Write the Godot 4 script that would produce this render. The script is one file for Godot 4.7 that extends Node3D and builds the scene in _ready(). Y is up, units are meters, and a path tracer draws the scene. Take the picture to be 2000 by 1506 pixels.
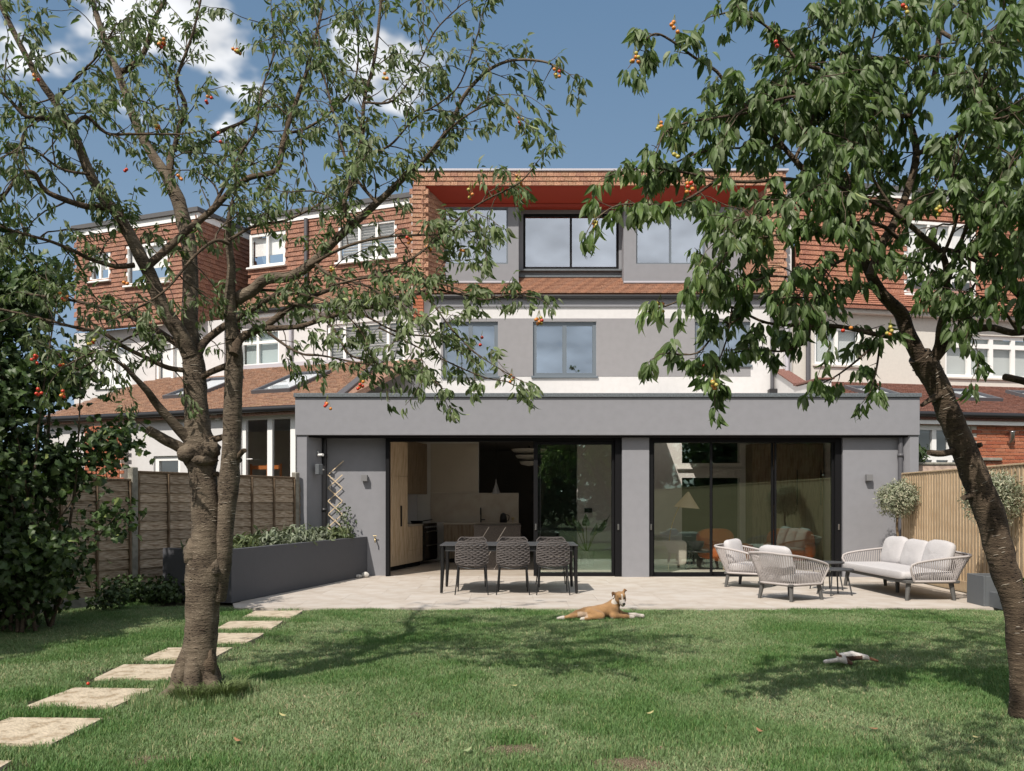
extends Node3D
# A rear garden: grey extension and dormer of a terraced house behind two cherry trees.
# x right, y up, the camera looks along -z. Metres.

const FOCAL := 1750.0
const EYE := 1.38
const SUN := Vector3(0.302, -0.76, -0.575)

var used := {}
var T := {}
var M := {}
var rng := RandomNumberGenerator.new()


class Shape:
	var v := PackedVector3Array()
	var n := PackedVector3Array()
	var c := PackedColorArray()
	var ix := PackedInt32Array()
	var tint := Color.WHITE

	func vert(p: Vector3, q: Vector3) -> int:
		v.append(p)
		n.append(q)
		c.append(tint)
		return v.size() - 1

	func face(pts: Array, inside = null) -> void:
		var q: Vector3 = (pts[1] - pts[0]).cross(pts[2] - pts[0])
		if q.length() < 1e-12 and pts.size() > 3:
			q = (pts[2] - pts[0]).cross(pts[3] - pts[0])
		q = q.normalized()
		if inside != null:
			var mid := Vector3.ZERO
			for p in pts:
				mid += p
			mid /= pts.size()
			if q.dot(mid - inside) < 0.0:
				pts = pts.duplicate()
				pts.reverse()
				q = -q
		var at := v.size()
		for p in pts:
			vert(p, q)
		for k in range(1, pts.size() - 1):
			ix.append_array([at, at + k + 1, at + k])

	func box(lo: Vector3, hi: Vector3) -> void:
		obox(Transform3D(Basis(), (lo + hi) / 2.0), (hi - lo).abs())

	func obox(t: Transform3D, size: Vector3) -> void:
		var h := size / 2.0
		var p := []
		for k in 8:
			p.append(t * Vector3(h.x if k & 1 else -h.x, h.y if k & 2 else -h.y, h.z if k & 4 else -h.z))
		for f in [[0, 1, 3, 2], [4, 5, 7, 6], [0, 1, 5, 4], [2, 3, 7, 6], [0, 2, 6, 4], [1, 3, 7, 5]]:
			face([p[f[0]], p[f[1]], p[f[2]], p[f[3]]], t.origin)

	func bevel(t: Transform3D, size: Vector3, b: float) -> void:
		var h := size / 2.0
		b = minf(b, minf(h.x, minf(h.y, h.z)) * 0.95)
		var p := {}
		for sx in [-1, 1]:
			for sy in [-1, 1]:
				for sz in [-1, 1]:
					for a in 3:
						var q := Vector3(sx * (h.x - b), sy * (h.y - b), sz * (h.z - b))
						q[a] = [sx, sy, sz][a] * h[a]
						p[[sx, sy, sz, a]] = t * q
		var o := t.origin
		for a in 3:
			var b1 := (a + 1) % 3
			var b2 := (a + 2) % 3
			for s in [-1, 1]:
				var f := []
				for w in [[-1, -1], [1, -1], [1, 1], [-1, 1]]:
					var k := [0, 0, 0, a]
					k[a] = s
					k[b1] = w[0]
					k[b2] = w[1]
					f.append(p[k])
				face(f, o)
			for s1 in [-1, 1]:
				for s2 in [-1, 1]:
					var f := []
					for w in [[-1, b1], [1, b1], [1, b2], [-1, b2]]:
						var k := [0, 0, 0, w[1]]
						k[a] = w[0]
						k[b1] = s1
						k[b2] = s2
						f.append(p[k])
					face(f, o)
		for sx in [-1, 1]:
			for sy in [-1, 1]:
				for sz in [-1, 1]:
					face([p[[sx, sy, sz, 0]], p[[sx, sy, sz, 1]], p[[sx, sy, sz, 2]]], o)

	func tube(pts: Array, rad, seg := 8, caps := true, bump: FastNoiseLite = null, amp := 0.0) -> void:
		var m := pts.size()
		var tan_prev: Vector3 = (pts[1] - pts[0]).normalized()
		var side := tan_prev.cross(Vector3.UP)
		if side.length() < 0.1:
			side = tan_prev.cross(Vector3.RIGHT)
		side = side.normalized()
		var first := v.size()
		for i in m:
			var tg: Vector3 = (pts[mini(i + 1, m - 1)] - pts[maxi(i - 1, 0)]).normalized()
			side = (side - tg * side.dot(tg)).normalized()
			var up := tg.cross(side)
			var r: float = rad[i] if rad is Array or rad is PackedFloat32Array else rad
			for k in seg + 1:
				var a := TAU * (k % seg) / seg
				var d := side * cos(a) + up * sin(a)
				var rr := r
				if bump:
					var q: Vector3 = pts[i] + d * r
					rr *= 1.0 + amp * bump.get_noise_3d(q.x, q.y, q.z) + amp * 0.22 * bump.get_noise_3d(q.x * 4.0, q.y * 6.0, q.z * 4.0)
				vert(pts[i] + d * rr, d)
		for i in m - 1:
			for k in seg:
				var a := first + i * (seg + 1) + k
				var b := a + seg + 1
				ix.append_array([a, b, a + 1, a + 1, b, b + 1])
		if caps:
			for e in [0, m - 1]:
				var ring := []
				for k in seg:
					ring.append(v[first + e * (seg + 1) + k])
				face(ring, pts[1] if e == 0 else pts[m - 2])

	func lathe(profile: Array, seg := 20, t := Transform3D()) -> void:
		var first := v.size()
		var m := profile.size()
		for i in m:
			var a: Vector2 = profile[maxi(i - 1, 0)]
			var b: Vector2 = profile[mini(i + 1, m - 1)]
			var s := (b - a).normalized()
			for k in seg + 1:
				var an := TAU * (k % seg) / seg
				var d := Vector3(cos(an), 0, sin(an))
				vert(t * (d * profile[i].x + Vector3.UP * profile[i].y), (t.basis * (d * s.y - Vector3.UP * s.x)).normalized())
		for i in m - 1:
			for k in seg:
				var a := first + i * (seg + 1) + k
				var b := a + seg + 1
				ix.append_array([a, a + 1, b, a + 1, b + 1, b])

	func blob(t: Transform3D, r: Vector3, rings := 8, seg := 12, bump: FastNoiseLite = null, amp := 0.0) -> void:
		var first := v.size()
		for i in rings + 1:
			var e := PI * i / rings - PI / 2
			for k in seg + 1:
				var an := TAU * (k % seg) / seg
				var d := Vector3(cos(e) * cos(an), sin(e), cos(e) * sin(an))
				var q := d * r
				if bump:
					q *= 1.0 + amp * bump.get_noise_3d(q.x + t.origin.x, q.y + t.origin.y, q.z + t.origin.z)
				vert(t * q, (t.basis * (d / r)).normalized())
		for i in rings:
			for k in seg:
				var a := first + i * (seg + 1) + k
				var b := a + seg + 1
				ix.append_array([a, a + 1, b, a + 1, b + 1, b])

	# superellipsoid cushion: soft box
	func cushion(t: Transform3D, size: Vector3, e1 := 0.35, e2 := 0.35, rings := 14, seg := 28, bump: FastNoiseLite = null, amp := 0.0) -> void:
		var first := v.size()
		var h := size / 2.0
		for i in rings + 1:
			var e := PI * i / rings - PI / 2
			for k in seg:
				var an := TAU * k / seg
				var ce := pow(absf(cos(e)), e1) * signf(cos(e))
				var q := Vector3(ce * pow(absf(cos(an)), e2) * signf(cos(an)), pow(absf(sin(e)), e1) * signf(sin(e)), ce * pow(absf(sin(an)), e2) * signf(sin(an))) * h
				if bump:
					var z := bump.get_noise_3d(q.x + t.origin.x, q.y + t.origin.y, q.z + t.origin.z)
					q += q.normalized() * amp * z
				vert(t * q, Vector3.UP)
		var faces := PackedInt32Array()
		for i in rings:
			for k in seg:
				var a := first + i * seg + k
				var a2 := first + i * seg + (k + 1) % seg
				faces.append_array([a, a2, a + seg, a2, a2 + seg, a + seg])
		smooth(faces, first)

	# adds index triples (clockwise) and averages their normals over shared vertices from «first» on
	func smooth(faces: PackedInt32Array, first: int) -> void:
		var acc := PackedVector3Array()
		acc.resize(v.size() - first)
		for k in range(0, faces.size(), 3):
			var a := faces[k]
			var b := faces[k + 1]
			var d := faces[k + 2]
			var q := (v[d] - v[a]).cross(v[b] - v[a])
			acc[a - first] += q
			acc[b - first] += q
			acc[d - first] += q
		for k in acc.size():
			n[first + k] = acc[k].normalized() if acc[k].length() > 1e-14 else Vector3.UP
		ix.append_array(faces)

	# flat polygon (x, y) pushed along z from z0 to z1
	func prism(poly: PackedVector2Array, z0: float, z1: float, t := Transform3D()) -> void:
		var tri := Geometry2D.triangulate_polygon(poly)
		var turn := Geometry2D.is_polygon_clockwise(poly)
		for s in 2:
			var z := z1 if s else z0
			for k in range(0, tri.size(), 3):
				var p := [poly[tri[k]], poly[tri[k + 1]], poly[tri[k + 2]]]
				var f := []
				for q in p:
					f.append(t * Vector3(q.x, q.y, z))
				var nn: Vector3 = (f[1] - f[0]).cross(f[2] - f[0])
				var want: Vector3 = t.basis.z * (1.0 if (s == 1) == (z1 > z0) else -1.0)
				if nn.dot(want) < 0:
					f.reverse()
				face(f)
		for k in poly.size():
			var a := poly[k]
			var b := poly[(k + 1) % poly.size()]
			var f := [t * Vector3(a.x, a.y, z0), t * Vector3(b.x, b.y, z0), t * Vector3(b.x, b.y, z1), t * Vector3(a.x, a.y, z1)]
			var out := Vector2(b.y - a.y, a.x - b.x)
			if turn:
				out = -out
			var nn: Vector3 = (f[1] - f[0]).cross(f[2] - f[0])
			if nn.dot(t.basis * Vector3(out.x, out.y, 0)) < 0:
				f.reverse()
			face(f)

	func mesh(colored := false) -> ArrayMesh:
		var a := []
		a.resize(Mesh.ARRAY_MAX)
		a[Mesh.ARRAY_VERTEX] = v
		a[Mesh.ARRAY_NORMAL] = n
		a[Mesh.ARRAY_INDEX] = ix
		if colored:
			a[Mesh.ARRAY_COLOR] = c
		var m := ArrayMesh.new()
		m.add_surface_from_arrays(Mesh.PRIMITIVE_TRIANGLES, a)
		return m


# ---------------------------------------------------------------- helpers
# a point at photograph position (px, py) of 2000 x 1506 and depth d in front of the camera
func W(px: float, py: float, d: float) -> Vector3:
	return Vector3((px - 1000.0) * d / FOCAL, EYE + (980.0 - py) * d / FOCAL, -d)


# where the sight line of (px, py) meets the plane local z = zl of a turned frame: local x, y
func on(t: Transform3D, zl: float, px: float, py: float) -> Vector2:
	var inv := t.affine_inverse()
	var eye := inv * Vector3(0, EYE, 0)
	var ray := inv.basis * Vector3((px - 1000.0) / FOCAL, (980.0 - py) / FOCAL, -1.0)
	var s := (zl - eye.z) / ray.z
	var p := eye + ray * s
	return Vector2(p.x, p.y)


func lin(r: float, g: float, b: float, a := 1.0) -> Color:
	var q := Color(r, g, b).linear_to_srgb()
	q.a = a
	return q


func at(o: Vector3, ry := 0.0, rx := 0.0, rz := 0.0) -> Transform3D:
	return Transform3D(Basis.from_euler(Vector3(rx, ry, rz)), o)


func numbered(called: String) -> String:
	used[called] = used.get(called, -1) + 1
	return called if used[called] == 0 else "%s_%03d" % [called, used[called]]


func tag(o: Node3D, label: String, category := "", group := "", kind := "") -> Node3D:
	if label:
		o.set_meta("label", label)
	if category:
		o.set_meta("category", category)
	if group:
		o.set_meta("group", group)
	if kind:
		o.set_meta("kind", kind)
	return o


func thing(called: String, label: String, category: String, t := Transform3D(), group := "") -> Node3D:
	var o := Node3D.new()
	o.name = numbered(called)
	add_child(o)
	o.transform = t
	return tag(o, label, category, group)


func copy(o: Node3D, called: String, label: String, t: Transform3D) -> Node3D:
	var q: Node3D = o.duplicate()
	q.name = numbered(called)
	add_child(q)
	q.transform = t
	q.set_meta("label", label)
	return q


func node(called: String, parent: Node3D, t := Transform3D()) -> Node3D:
	var o := Node3D.new()
	o.name = called
	parent.add_child(o, true)
	o.transform = t
	return o


func put(s, called: String, m: Material, parent: Node3D = self, t := Transform3D(), colored := false) -> MeshInstance3D:
	var o := MeshInstance3D.new()
	o.mesh = s.mesh(colored) if s is Shape else s
	o.material_override = m
	o.name = numbered(called) if parent == self else called
	parent.add_child(o, true)
	o.transform = t
	return o


func box(called: String, lo: Vector3, hi: Vector3, m: Material, parent: Node3D, edge := 0.0) -> MeshInstance3D:
	var s := Shape.new()
	var size := (hi - lo).abs()
	if edge > 0:
		s.bevel(Transform3D(), size, edge)
	else:
		s.obox(Transform3D(), size)
	return put(s, called, m, parent, Transform3D(Basis(), (lo + hi) / 2.0))


func scatter(called: String, mesh: Mesh, m: Material, places: Array, tints, parent: Node3D) -> MultiMeshInstance3D:
	var mm := MultiMesh.new()
	mm.transform_format = MultiMesh.TRANSFORM_3D
	mm.use_colors = tints != null
	mm.mesh = mesh
	mm.instance_count = places.size()
	for i in places.size():
		mm.set_instance_transform(i, places[i])
		if tints != null:
			mm.set_instance_color(i, tints[i])
	var o := MultiMeshInstance3D.new()
	o.multimesh = mm
	o.material_override = m
	o.name = called
	parent.add_child(o, true)
	o.set_meta("kind", "stuff")
	return o


# pieces one can pick apart: the nearest «most» as parts, the rest as one part
func pieces(called: String, rest: String, mesh: Mesh, places: Array, mats: Array, multi: Material, tones: Array, parent: Node3D, most := 300) -> void:
	var top := parent
	var base := parent.transform
	while top.get_parent() != self and top.get_parent() != null:
		top = top.get_parent()
		base = top.transform * base
	var order := []
	for k in places.size():
		order.append([((base * places[k].origin) - Vector3(0, EYE, 0)).length(), k])
	if places.size() > most:
		order.sort()
	var far := []
	var tints := []
	for j in order.size():
		var k: int = order[j][1]
		if j < most:
			var o := MeshInstance3D.new()
			o.mesh = mesh
			o.material_override = mats[(k * 7 + (k / 5) * 3) % mats.size()]
			o.name = called
			parent.add_child(o, true)
			o.transform = places[k]
		else:
			far.append(places[k])
			tints.append(tones[(k * 7 + (k / 5) * 3) % tones.size()])
	if far.size():
		scatter(rest, mesh, multi, far, tints, parent)


func noise(freq: float, octaves := 4, sd := 1, kind := FastNoiseLite.TYPE_SIMPLEX_SMOOTH) -> FastNoiseLite:
	var f := FastNoiseLite.new()
	f.noise_type = kind
	f.frequency = freq
	f.seed = sd
	f.fractal_type = FastNoiseLite.FRACTAL_FBM if octaves > 1 else FastNoiseLite.FRACTAL_NONE
	f.fractal_octaves = octaves
	return f


# a seamless noise picture: stops are [offset, grey or Color]
func ntex(key: String, freq: float, octaves: int, stops: Array, sd := 1, size := 512, kind := FastNoiseLite.TYPE_SIMPLEX_SMOOTH) -> Texture2D:
	var t := NoiseTexture2D.new()
	t.width = size
	t.height = size
	t.seamless = true
	t.seamless_blend_skirt = 0.15
	t.noise = noise(freq, octaves, sd, kind)
	var g := Gradient.new()
	var off := PackedFloat32Array()
	var cols := PackedColorArray()
	for s in stops:
		off.append(s[0])
		cols.append(s[1] if s[1] is Color else Color(s[1], s[1], s[1]))
	g.offsets = off
	g.colors = cols
	t.color_ramp = g
	T[key] = t
	return t


func mat(key: String, col: Color, rough := 0.8, o := {}) -> StandardMaterial3D:
	var m := StandardMaterial3D.new()
	m.resource_name = key
	m.albedo_color = col
	m.roughness = rough
	m.metallic = o.get("metal", 0.0)
	m.metallic_specular = o.get("spec", 0.5)
	if o.has("tex"):
		m.albedo_texture = T[o.tex]
	if o.has("bump"):
		m.heightmap_enabled = true
		m.heightmap_texture = T[o.bump]
		m.heightmap_scale = o.get("relief", 0.3)
	if o.has("tex") or o.has("bump"):
		m.uv1_triplanar = true
		m.uv1_world_triplanar = o.get("world", true)
		m.uv1_triplanar_sharpness = 4.0
		var s = o.get("scale", 1.0)
		m.uv1_scale = s if s is Vector3 else Vector3(s, s, s)
	if o.get("vcol", false):
		m.vertex_color_use_as_albedo = true
	if o.has("back"):
		m.backlight_enabled = true
		m.backlight = o.back
	if o.has("sheen"):
		m.rim_enabled = true
		m.rim = o.sheen
	m.cull_mode = BaseMaterial3D.CULL_DISABLED if o.get("two", false) else BaseMaterial3D.CULL_BACK
	M[key] = m
	return m


# glass that mirrors a share of what stands before it and lets the rest through
func glazing(key: String, share: float, tone: Color) -> StandardMaterial3D:
	var im := Image.create(4, 4, false, Image.FORMAT_RGBA8)
	im.fill(Color.WHITE)
	var m := StandardMaterial3D.new()
	m.resource_name = key
	m.albedo_texture = ImageTexture.create_from_image(im)
	m.albedo_color = Color(tone.r, tone.g, tone.b, share)
	m.transparency = BaseMaterial3D.TRANSPARENCY_ALPHA
	m.metallic = 1.0
	m.roughness = 0.015
	M[key] = m
	return m


# ---------------------------------------------------------------- the scene
func _ready() -> void:
	rng.seed = 20240607
	var cam := Camera3D.new()
	cam.name = "camera"
	cam.projection = Camera3D.PROJECTION_FRUSTUM
	cam.near = 0.05
	cam.far = 400.0
	cam.size = 2.0 * 753.0 / FOCAL * cam.near
	cam.frustum_offset = Vector2(0, (980.0 - 753.0) / FOCAL * cam.near)
	cam.position = Vector3(0, EYE, 0)
	cam.current = true
	add_child(cam)
	var env := Environment.new()
	env.background_mode = Environment.BG_SKY
	env.sky = Sky.new()
	env.sky.sky_material = sky_material()
	env.tonemap_mode = Environment.TONE_MAPPER_LINEAR
	env.tonemap_exposure = 1.15
	env.sdfgi_enabled = true
	env.ssao_enabled = true
	env.ssil_enabled = true
	var world := WorldEnvironment.new()
	world.name = "air"
	world.environment = env
	add_child(world)
	var sun := DirectionalLight3D.new()
	sun.name = "sun"
	sun.light_energy = 1.5
	sun.light_color = Color(1.0, 0.965, 0.92)
	sun.light_angular_distance = 0.53
	sun.shadow_enabled = true
	add_child(sun)
	sun.look_at_from_position(Vector3.ZERO, SUN, Vector3.UP)

	materials()
	ground()
	house_shell()
	house_upper()
	house_inside()
	neighbours()
	fences()
	terrace_things()
	garden_plants()
	dining_set()
	lounge_set()
	indoor_things()
	dog()
	toy()
	cherry_trees()
	garden_end()
	lawn_grass()


func sky_material() -> PanoramaSkyMaterial:
	var w := 3072
	var h := 1536
	var px := PackedFloat32Array()
	px.resize(w * h * 3)
	var big := noise(1.1, 5, 12)
	var wide := noise(0.9, 2, 5)
	# cloud heaps in view and the broken bank that the upper windows mirror
	var heaps := [[Vector3(-0.53, 0.50, -1), 0.13, 0.38], [Vector3(-0.34, 0.54, -1), 0.07, 0.40], [Vector3(-0.125, 0.475, -1), 0.055, 0.5], [Vector3(-0.55, 0.30, -1), 0.07, 0.2], [Vector3(0.56, 0.50, -1), 0.06, 0.2], [Vector3(-0.17, 0.53, -1), 0.04, 0.25]]
	for g in heaps:
		g[0] = g[0].normalized()
	var ground_c := Vector3(0.16, 0.16, 0.14)
	for j in h:
		var e := PI / 2 - (j + 0.5) / h * PI
		var se := sin(e)
		var ce := cos(e)
		for i in w:
			var k := (j * w + i) * 3
			if e <= 0.0:
				px[k] = ground_c.x
				px[k + 1] = ground_c.y
				px[k + 2] = ground_c.z
				continue
			var az := (i + 0.5) / w * TAU
			var d := Vector3(sin(az) * ce, se, -cos(az) * ce)
			var f := pow(1.0 - se, 2.2)
			var blue := Vector3(0.066, 0.150, 0.285).lerp(Vector3(0.33, 0.45, 0.58), f)
			var q := d / (se + 0.22)
			var n := big.get_noise_3d(q.x * 1.6, q.y * 1.6, q.z * 1.6)
			var fine := big.get_noise_3d(q.x * 6.0 + 9.0, q.y * 6.0, q.z * 6.0)
			var cover := 0.22 * wide.get_noise_3d(d.x, d.y * 2.0, d.z) - 0.34 + (0.74 + 0.5 * f) * smoothstep(-0.6, 0.45, d.z)
			for g in heaps:
				var a: float = d.dot(g[0])
				if a > 0.8:
					cover += g[2] * exp(-(1.0 - a) * 2.0 / (g[1] * g[1]))
			var dens := smoothstep(0.06, 0.27, n * 0.6 + fine * 0.38 + cover)
			var lum := 0.56 + 0.42 * clampf(0.45 + n * 0.7 + fine * 0.8, 0.0, 1.0)
			var cloud := Vector3(lum * 0.985, lum, lum * 1.03)
			var c := blue.lerp(cloud, dens * 0.96)
			px[k] = c.x
			px[k + 1] = c.y
			px[k + 2] = c.z
	var im := Image.create_from_data(w, h, false, Image.FORMAT_RGBF, px.to_byte_array())
	var m := PanoramaSkyMaterial.new()
	m.panorama = ImageTexture.create_from_image(im)
	return m


func materials() -> void:
	ntex("mottle", 0.012, 5, [[0.0, 0.965], [0.5, 0.985], [1.0, 1.0]], 3)
	ntex("patch", 0.006, 4, [[0.25, 0.84], [0.5, 0.95], [0.75, 1.0]], 7)
	ntex("fine", 0.09, 3, [[0.2, 0.78], [0.8, 1.0]], 4)
	ntex("bump", 0.06, 4, [[0.1, 0.0], [0.9, 1.0]], 8)
	ntex("weave", 0.22, 2, [[0.2, 0.0], [0.8, 1.0]], 9)
	ntex("wood_light", 0.011, 5, [[0.2, Color(0.84, 0.78, 0.70)], [0.45, Color(0.94, 0.91, 0.86)], [0.6, Color(1, 0.98, 0.95)], [0.85, Color(0.88, 0.83, 0.76)]], 11)
	ntex("wood_grey", 0.012, 5, [[0.15, Color(0.60, 0.53, 0.46)], [0.42, Color(0.80, 0.75, 0.69)], [0.6, Color(0.92, 0.89, 0.85)], [0.8, Color(1, 0.98, 0.95)]], 13)
	bark_picture()
	ntex("stone", 0.008, 5, [[0.2, Color(0.94, 0.92, 0.90)], [0.5, Color(0.98, 0.97, 0.96)], [0.8, Color(1, 1, 1)]], 21)
	ntex("slab", 0.014, 5, [[0.15, Color(0.80, 0.75, 0.68)], [0.42, Color(0.94, 0.92, 0.88)], [0.7, Color(1, 0.98, 0.94)]], 23)
	ntex("soil", 0.05, 4, [[0.2, Color(0.45, 0.42, 0.34)], [0.8, Color(1, 1, 1)]], 25)
	ntex("brick", 0.03, 4, [[0.2, Color(0.74, 0.62, 0.55)], [0.55, Color(0.95, 0.9, 0.86)], [0.8, Color(1, 1, 1)]], 27)
	ntex("marble", 0.006, 4, [[0.0, 0.75], [0.46, 0.8], [0.495, 1.0], [0.53, 0.8], [1.0, 0.72]], 31)

	mat("render_grey", lin(0.226, 0.229, 0.248), 0.9, {tex = "mottle", bump = "bump", scale = 0.7, relief = 0.04})
	mat("render_band", lin(0.245, 0.24, 0.25), 0.9, {tex = "mottle", bump = "bump", scale = 0.7, relief = 0.04})
	mat("render_white", lin(0.585, 0.575, 0.575), 0.9, {tex = "mottle", bump = "bump", scale = 0.9, relief = 0.05})
	mat("render_cream", lin(0.60, 0.575, 0.53), 0.9, {tex = "mottle", bump = "bump", scale = 1.6, relief = 0.12})
	mat("coping_metal", lin(0.135, 0.155, 0.17), 0.5, {tex = "fine", scale = 0.6})
	mat("frame_dark", lin(0.008, 0.008, 0.009), 0.6, {spec = 0.25})
	mat("frame_grey", lin(0.115, 0.14, 0.165), 0.5)
	mat("gutter", lin(0.016, 0.016, 0.018), 0.4)
	mat("pipe_grey", lin(0.085, 0.085, 0.095), 0.5)
	mat("pipe_pale", lin(0.42, 0.41, 0.45), 0.6)
	mat("soffit_red", lin(0.30, 0.030, 0.011), 0.7, {tex = "mottle", scale = 0.5})
	mat("white_plastic", lin(0.78, 0.78, 0.77), 0.4)
	mat("plaster", lin(0.66, 0.64, 0.60), 0.95, {tex = "mottle", scale = 0.4})
	mat("plaster_warm", lin(0.50, 0.445, 0.36), 0.9, {tex = "mottle", scale = 0.4})
	mat("dark_paint", lin(0.016, 0.015, 0.016), 0.9, {spec = 0.2})
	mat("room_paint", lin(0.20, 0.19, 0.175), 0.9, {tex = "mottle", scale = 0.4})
	mat("roof_felt", lin(0.10, 0.10, 0.105), 0.9, {tex = "mottle", scale = 0.8})
	mat("patio_stone", lin(0.475, 0.435, 0.39), 0.75, {tex = "stone", bump = "bump", scale = 0.55, relief = 0.08})
	mat("inside_floor", lin(0.48, 0.43, 0.37), 0.45, {tex = "stone", scale = 0.45})
	mat("joint", lin(0.42, 0.39, 0.35), 0.95)
	mat("step_stone", lin(0.51, 0.455, 0.375), 0.9, {tex = "slab", bump = "bump", scale = 0.9, relief = 0.5})
	mat("earth", lin(0.075, 0.085, 0.032), 1.0, {tex = "soil", bump = "bump", scale = 1.1, relief = 2.0})
	mat("soil", lin(0.045, 0.032, 0.022), 1.0, {tex = "soil", bump = "bump", scale = 2.0, relief = 2.0})
	mat("bare_soil", lin(0.46, 0.37, 0.25), 1.0, {tex = "soil", bump = "bump", scale = 3.0, relief = 2.0})
	var tones := {tile_main = [0.39, 0.235, 0.165], tile_left = [0.31, 0.175, 0.13], tile_lean = [0.36, 0.245, 0.18], tile_right = [0.40, 0.20, 0.14], tile_old = [0.26, 0.145, 0.12]}
	for key in tones:
		var q: Array = tones[key]
		for k in 4:
			var f: float = [1.0, 0.84, 1.1, 0.93][k]
			mat("%s_%d" % [key, k], lin(q[0] * f, q[1] * f * [1.0, 0.96, 1.02, 1.05][k], q[2] * f), 0.85, {tex = "brick", bump = "bump", scale = 1.6, relief = 0.4})
		mat(key, lin(q[0], q[1], q[2]), 0.85, {tex = "brick", bump = "bump", scale = 1.6, relief = 0.4, vcol = true})
	for k in 5:
		var q: Array = [[0.50, 0.185, 0.10], [0.54, 0.215, 0.125], [0.45, 0.15, 0.085], [0.57, 0.25, 0.155], [0.48, 0.19, 0.105]][k]
		mat("brick_%d" % k, lin(q[0], q[1], q[2]), 0.9, {tex = "brick", bump = "bump", scale = 4.0, relief = 0.6})
	mat("mortar", lin(0.58, 0.53, 0.46), 0.95, {tex = "fine", scale = 2.0})
	for k in 4:
		var f: float = [1.0, 0.93, 1.05, 0.97][k]
		mat("feather_%d" % k, lin(0.58 * f, 0.475 * f, 0.345 * f), 0.85, {tex = "wood_light", bump = "bump", scale = Vector3(7.0, 0.5, 7.0), relief = 0.15})
		f = [1.0, 0.84, 1.14, 0.92][k]
		mat("lap_%d" % k, lin(0.50 * f, 0.43 * f, 0.35 * f), 0.95, {tex = "wood_grey", bump = "bump", scale = Vector3(0.7, 7.0, 0.7), relief = 0.2})
	mat("batten", lin(0.25, 0.195, 0.14), 0.95, {tex = "wood_grey", bump = "bump", scale = Vector3(9.0, 0.8, 9.0), relief = 0.3})
	mat("concrete", lin(0.30, 0.285, 0.24), 0.95, {tex = "patch", bump = "bump", scale = 2.0, relief = 0.6})
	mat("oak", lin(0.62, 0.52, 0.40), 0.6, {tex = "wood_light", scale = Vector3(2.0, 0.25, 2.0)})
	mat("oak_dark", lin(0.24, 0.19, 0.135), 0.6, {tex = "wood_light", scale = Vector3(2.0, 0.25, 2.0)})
	mat("pine", lin(0.66, 0.57, 0.43), 0.75, {tex = "wood_light", scale = 4.0})
	mat("orange_wood", lin(0.40, 0.14, 0.035), 0.5, {tex = "wood_light", scale = 4.0})
	mat("quartz", lin(0.42, 0.37, 0.30), 0.4, {tex = "stone", scale = 0.6})
	mat("dark_marble", lin(0.085, 0.07, 0.062), 0.3, {tex = "fine", scale = 0.5})
	mat("vein", lin(0.5, 0.46, 0.42), 0.4)
	mat("black_metal", lin(0.016, 0.016, 0.017), 0.35, {metal = 0.3})
	mat("black_gloss", lin(0.008, 0.008, 0.008), 0.12)
	mat("table_grey", lin(0.062, 0.064, 0.068), 0.55, {tex = "fine", scale = 1.0})
	mat("rope_dark", lin(0.088, 0.078, 0.075), 0.85, {tex = "mottle", scale = 3.0})
	mat("rope_pale", lin(0.56, 0.515, 0.50), 0.9, {tex = "fine", bump = "weave", scale = 9.0, relief = 0.15})
	mat("leg_grey", lin(0.10, 0.098, 0.094), 0.7, {tex = "fine", scale = 6.0})
	mat("cushion_cloth", lin(0.60, 0.58, 0.585), 0.95, {tex = "fine", bump = "weave", scale = 5.0, relief = 0.08, sheen = 0.3})
	mat("orange_cloth", lin(0.50, 0.125, 0.02), 0.95, {tex = "fine", scale = 4.0, sheen = 0.3})
	mat("cream_cloth", lin(0.55, 0.52, 0.43), 0.95, {tex = "fine", scale = 3.0})
	mat("lamp_linen", lin(0.60, 0.52, 0.37), 0.9, {back = lin(0.5, 0.42, 0.3)})
	mat("lamp_paper", lin(0.6, 0.57, 0.5), 0.9)
	mat("brass", lin(0.5, 0.40, 0.22), 0.35, {metal = 0.9})
	mat("steel", lin(0.5, 0.5, 0.5), 0.3, {metal = 1.0})
	mat("planter_paint", lin(0.078, 0.081, 0.092), 0.7, {tex = "mottle", bump = "bump", scale = 0.8, relief = 0.1})
	mat("planter_box", lin(0.105, 0.115, 0.125), 0.75, {tex = "mottle", scale = 1.5})
	mat("fixture_grey", lin(0.16, 0.16, 0.165), 0.6)
	mat("stone_white", lin(0.6, 0.58, 0.54), 0.7, {tex = "patch", scale = 5.0})
	mat("bark", lin(0.29, 0.262, 0.225), 0.95, {tex = "bark", bump = "bark_bump", scale = 1.25, relief = 1.1})
	mat("bark_dark", lin(0.20, 0.165, 0.13), 0.95, {tex = "bark", bump = "bark_bump", scale = 1.25, relief = 1.1})
	mat("lenticel", lin(0.32, 0.28, 0.23), 0.95)
	mat("bark_crack", lin(0.055, 0.038, 0.028), 0.95)
	mat("twig", lin(0.20, 0.17, 0.135), 0.9, {tex = "bark", scale = 5.0})
	mat("olive_bark", lin(0.36, 0.29, 0.20), 0.9, {tex = "bark", scale = 2.0})
	mat("leaf_left", lin(1, 1, 1), 0.58, {vcol = true, back = lin(0.75, 0.85, 0.4), two = true})
	mat("leaf_right", lin(1, 1, 1), 0.52, {vcol = true, back = lin(0.75, 0.85, 0.38), two = true})
	mat("leaf_shrub", lin(1, 1, 1), 0.5, {vcol = true, back = lin(0.45, 0.55, 0.2), two = true})
	mat("leaf_olive", lin(1, 1, 1), 0.6, {vcol = true, back = lin(0.3, 0.3, 0.2), two = true})
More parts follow.
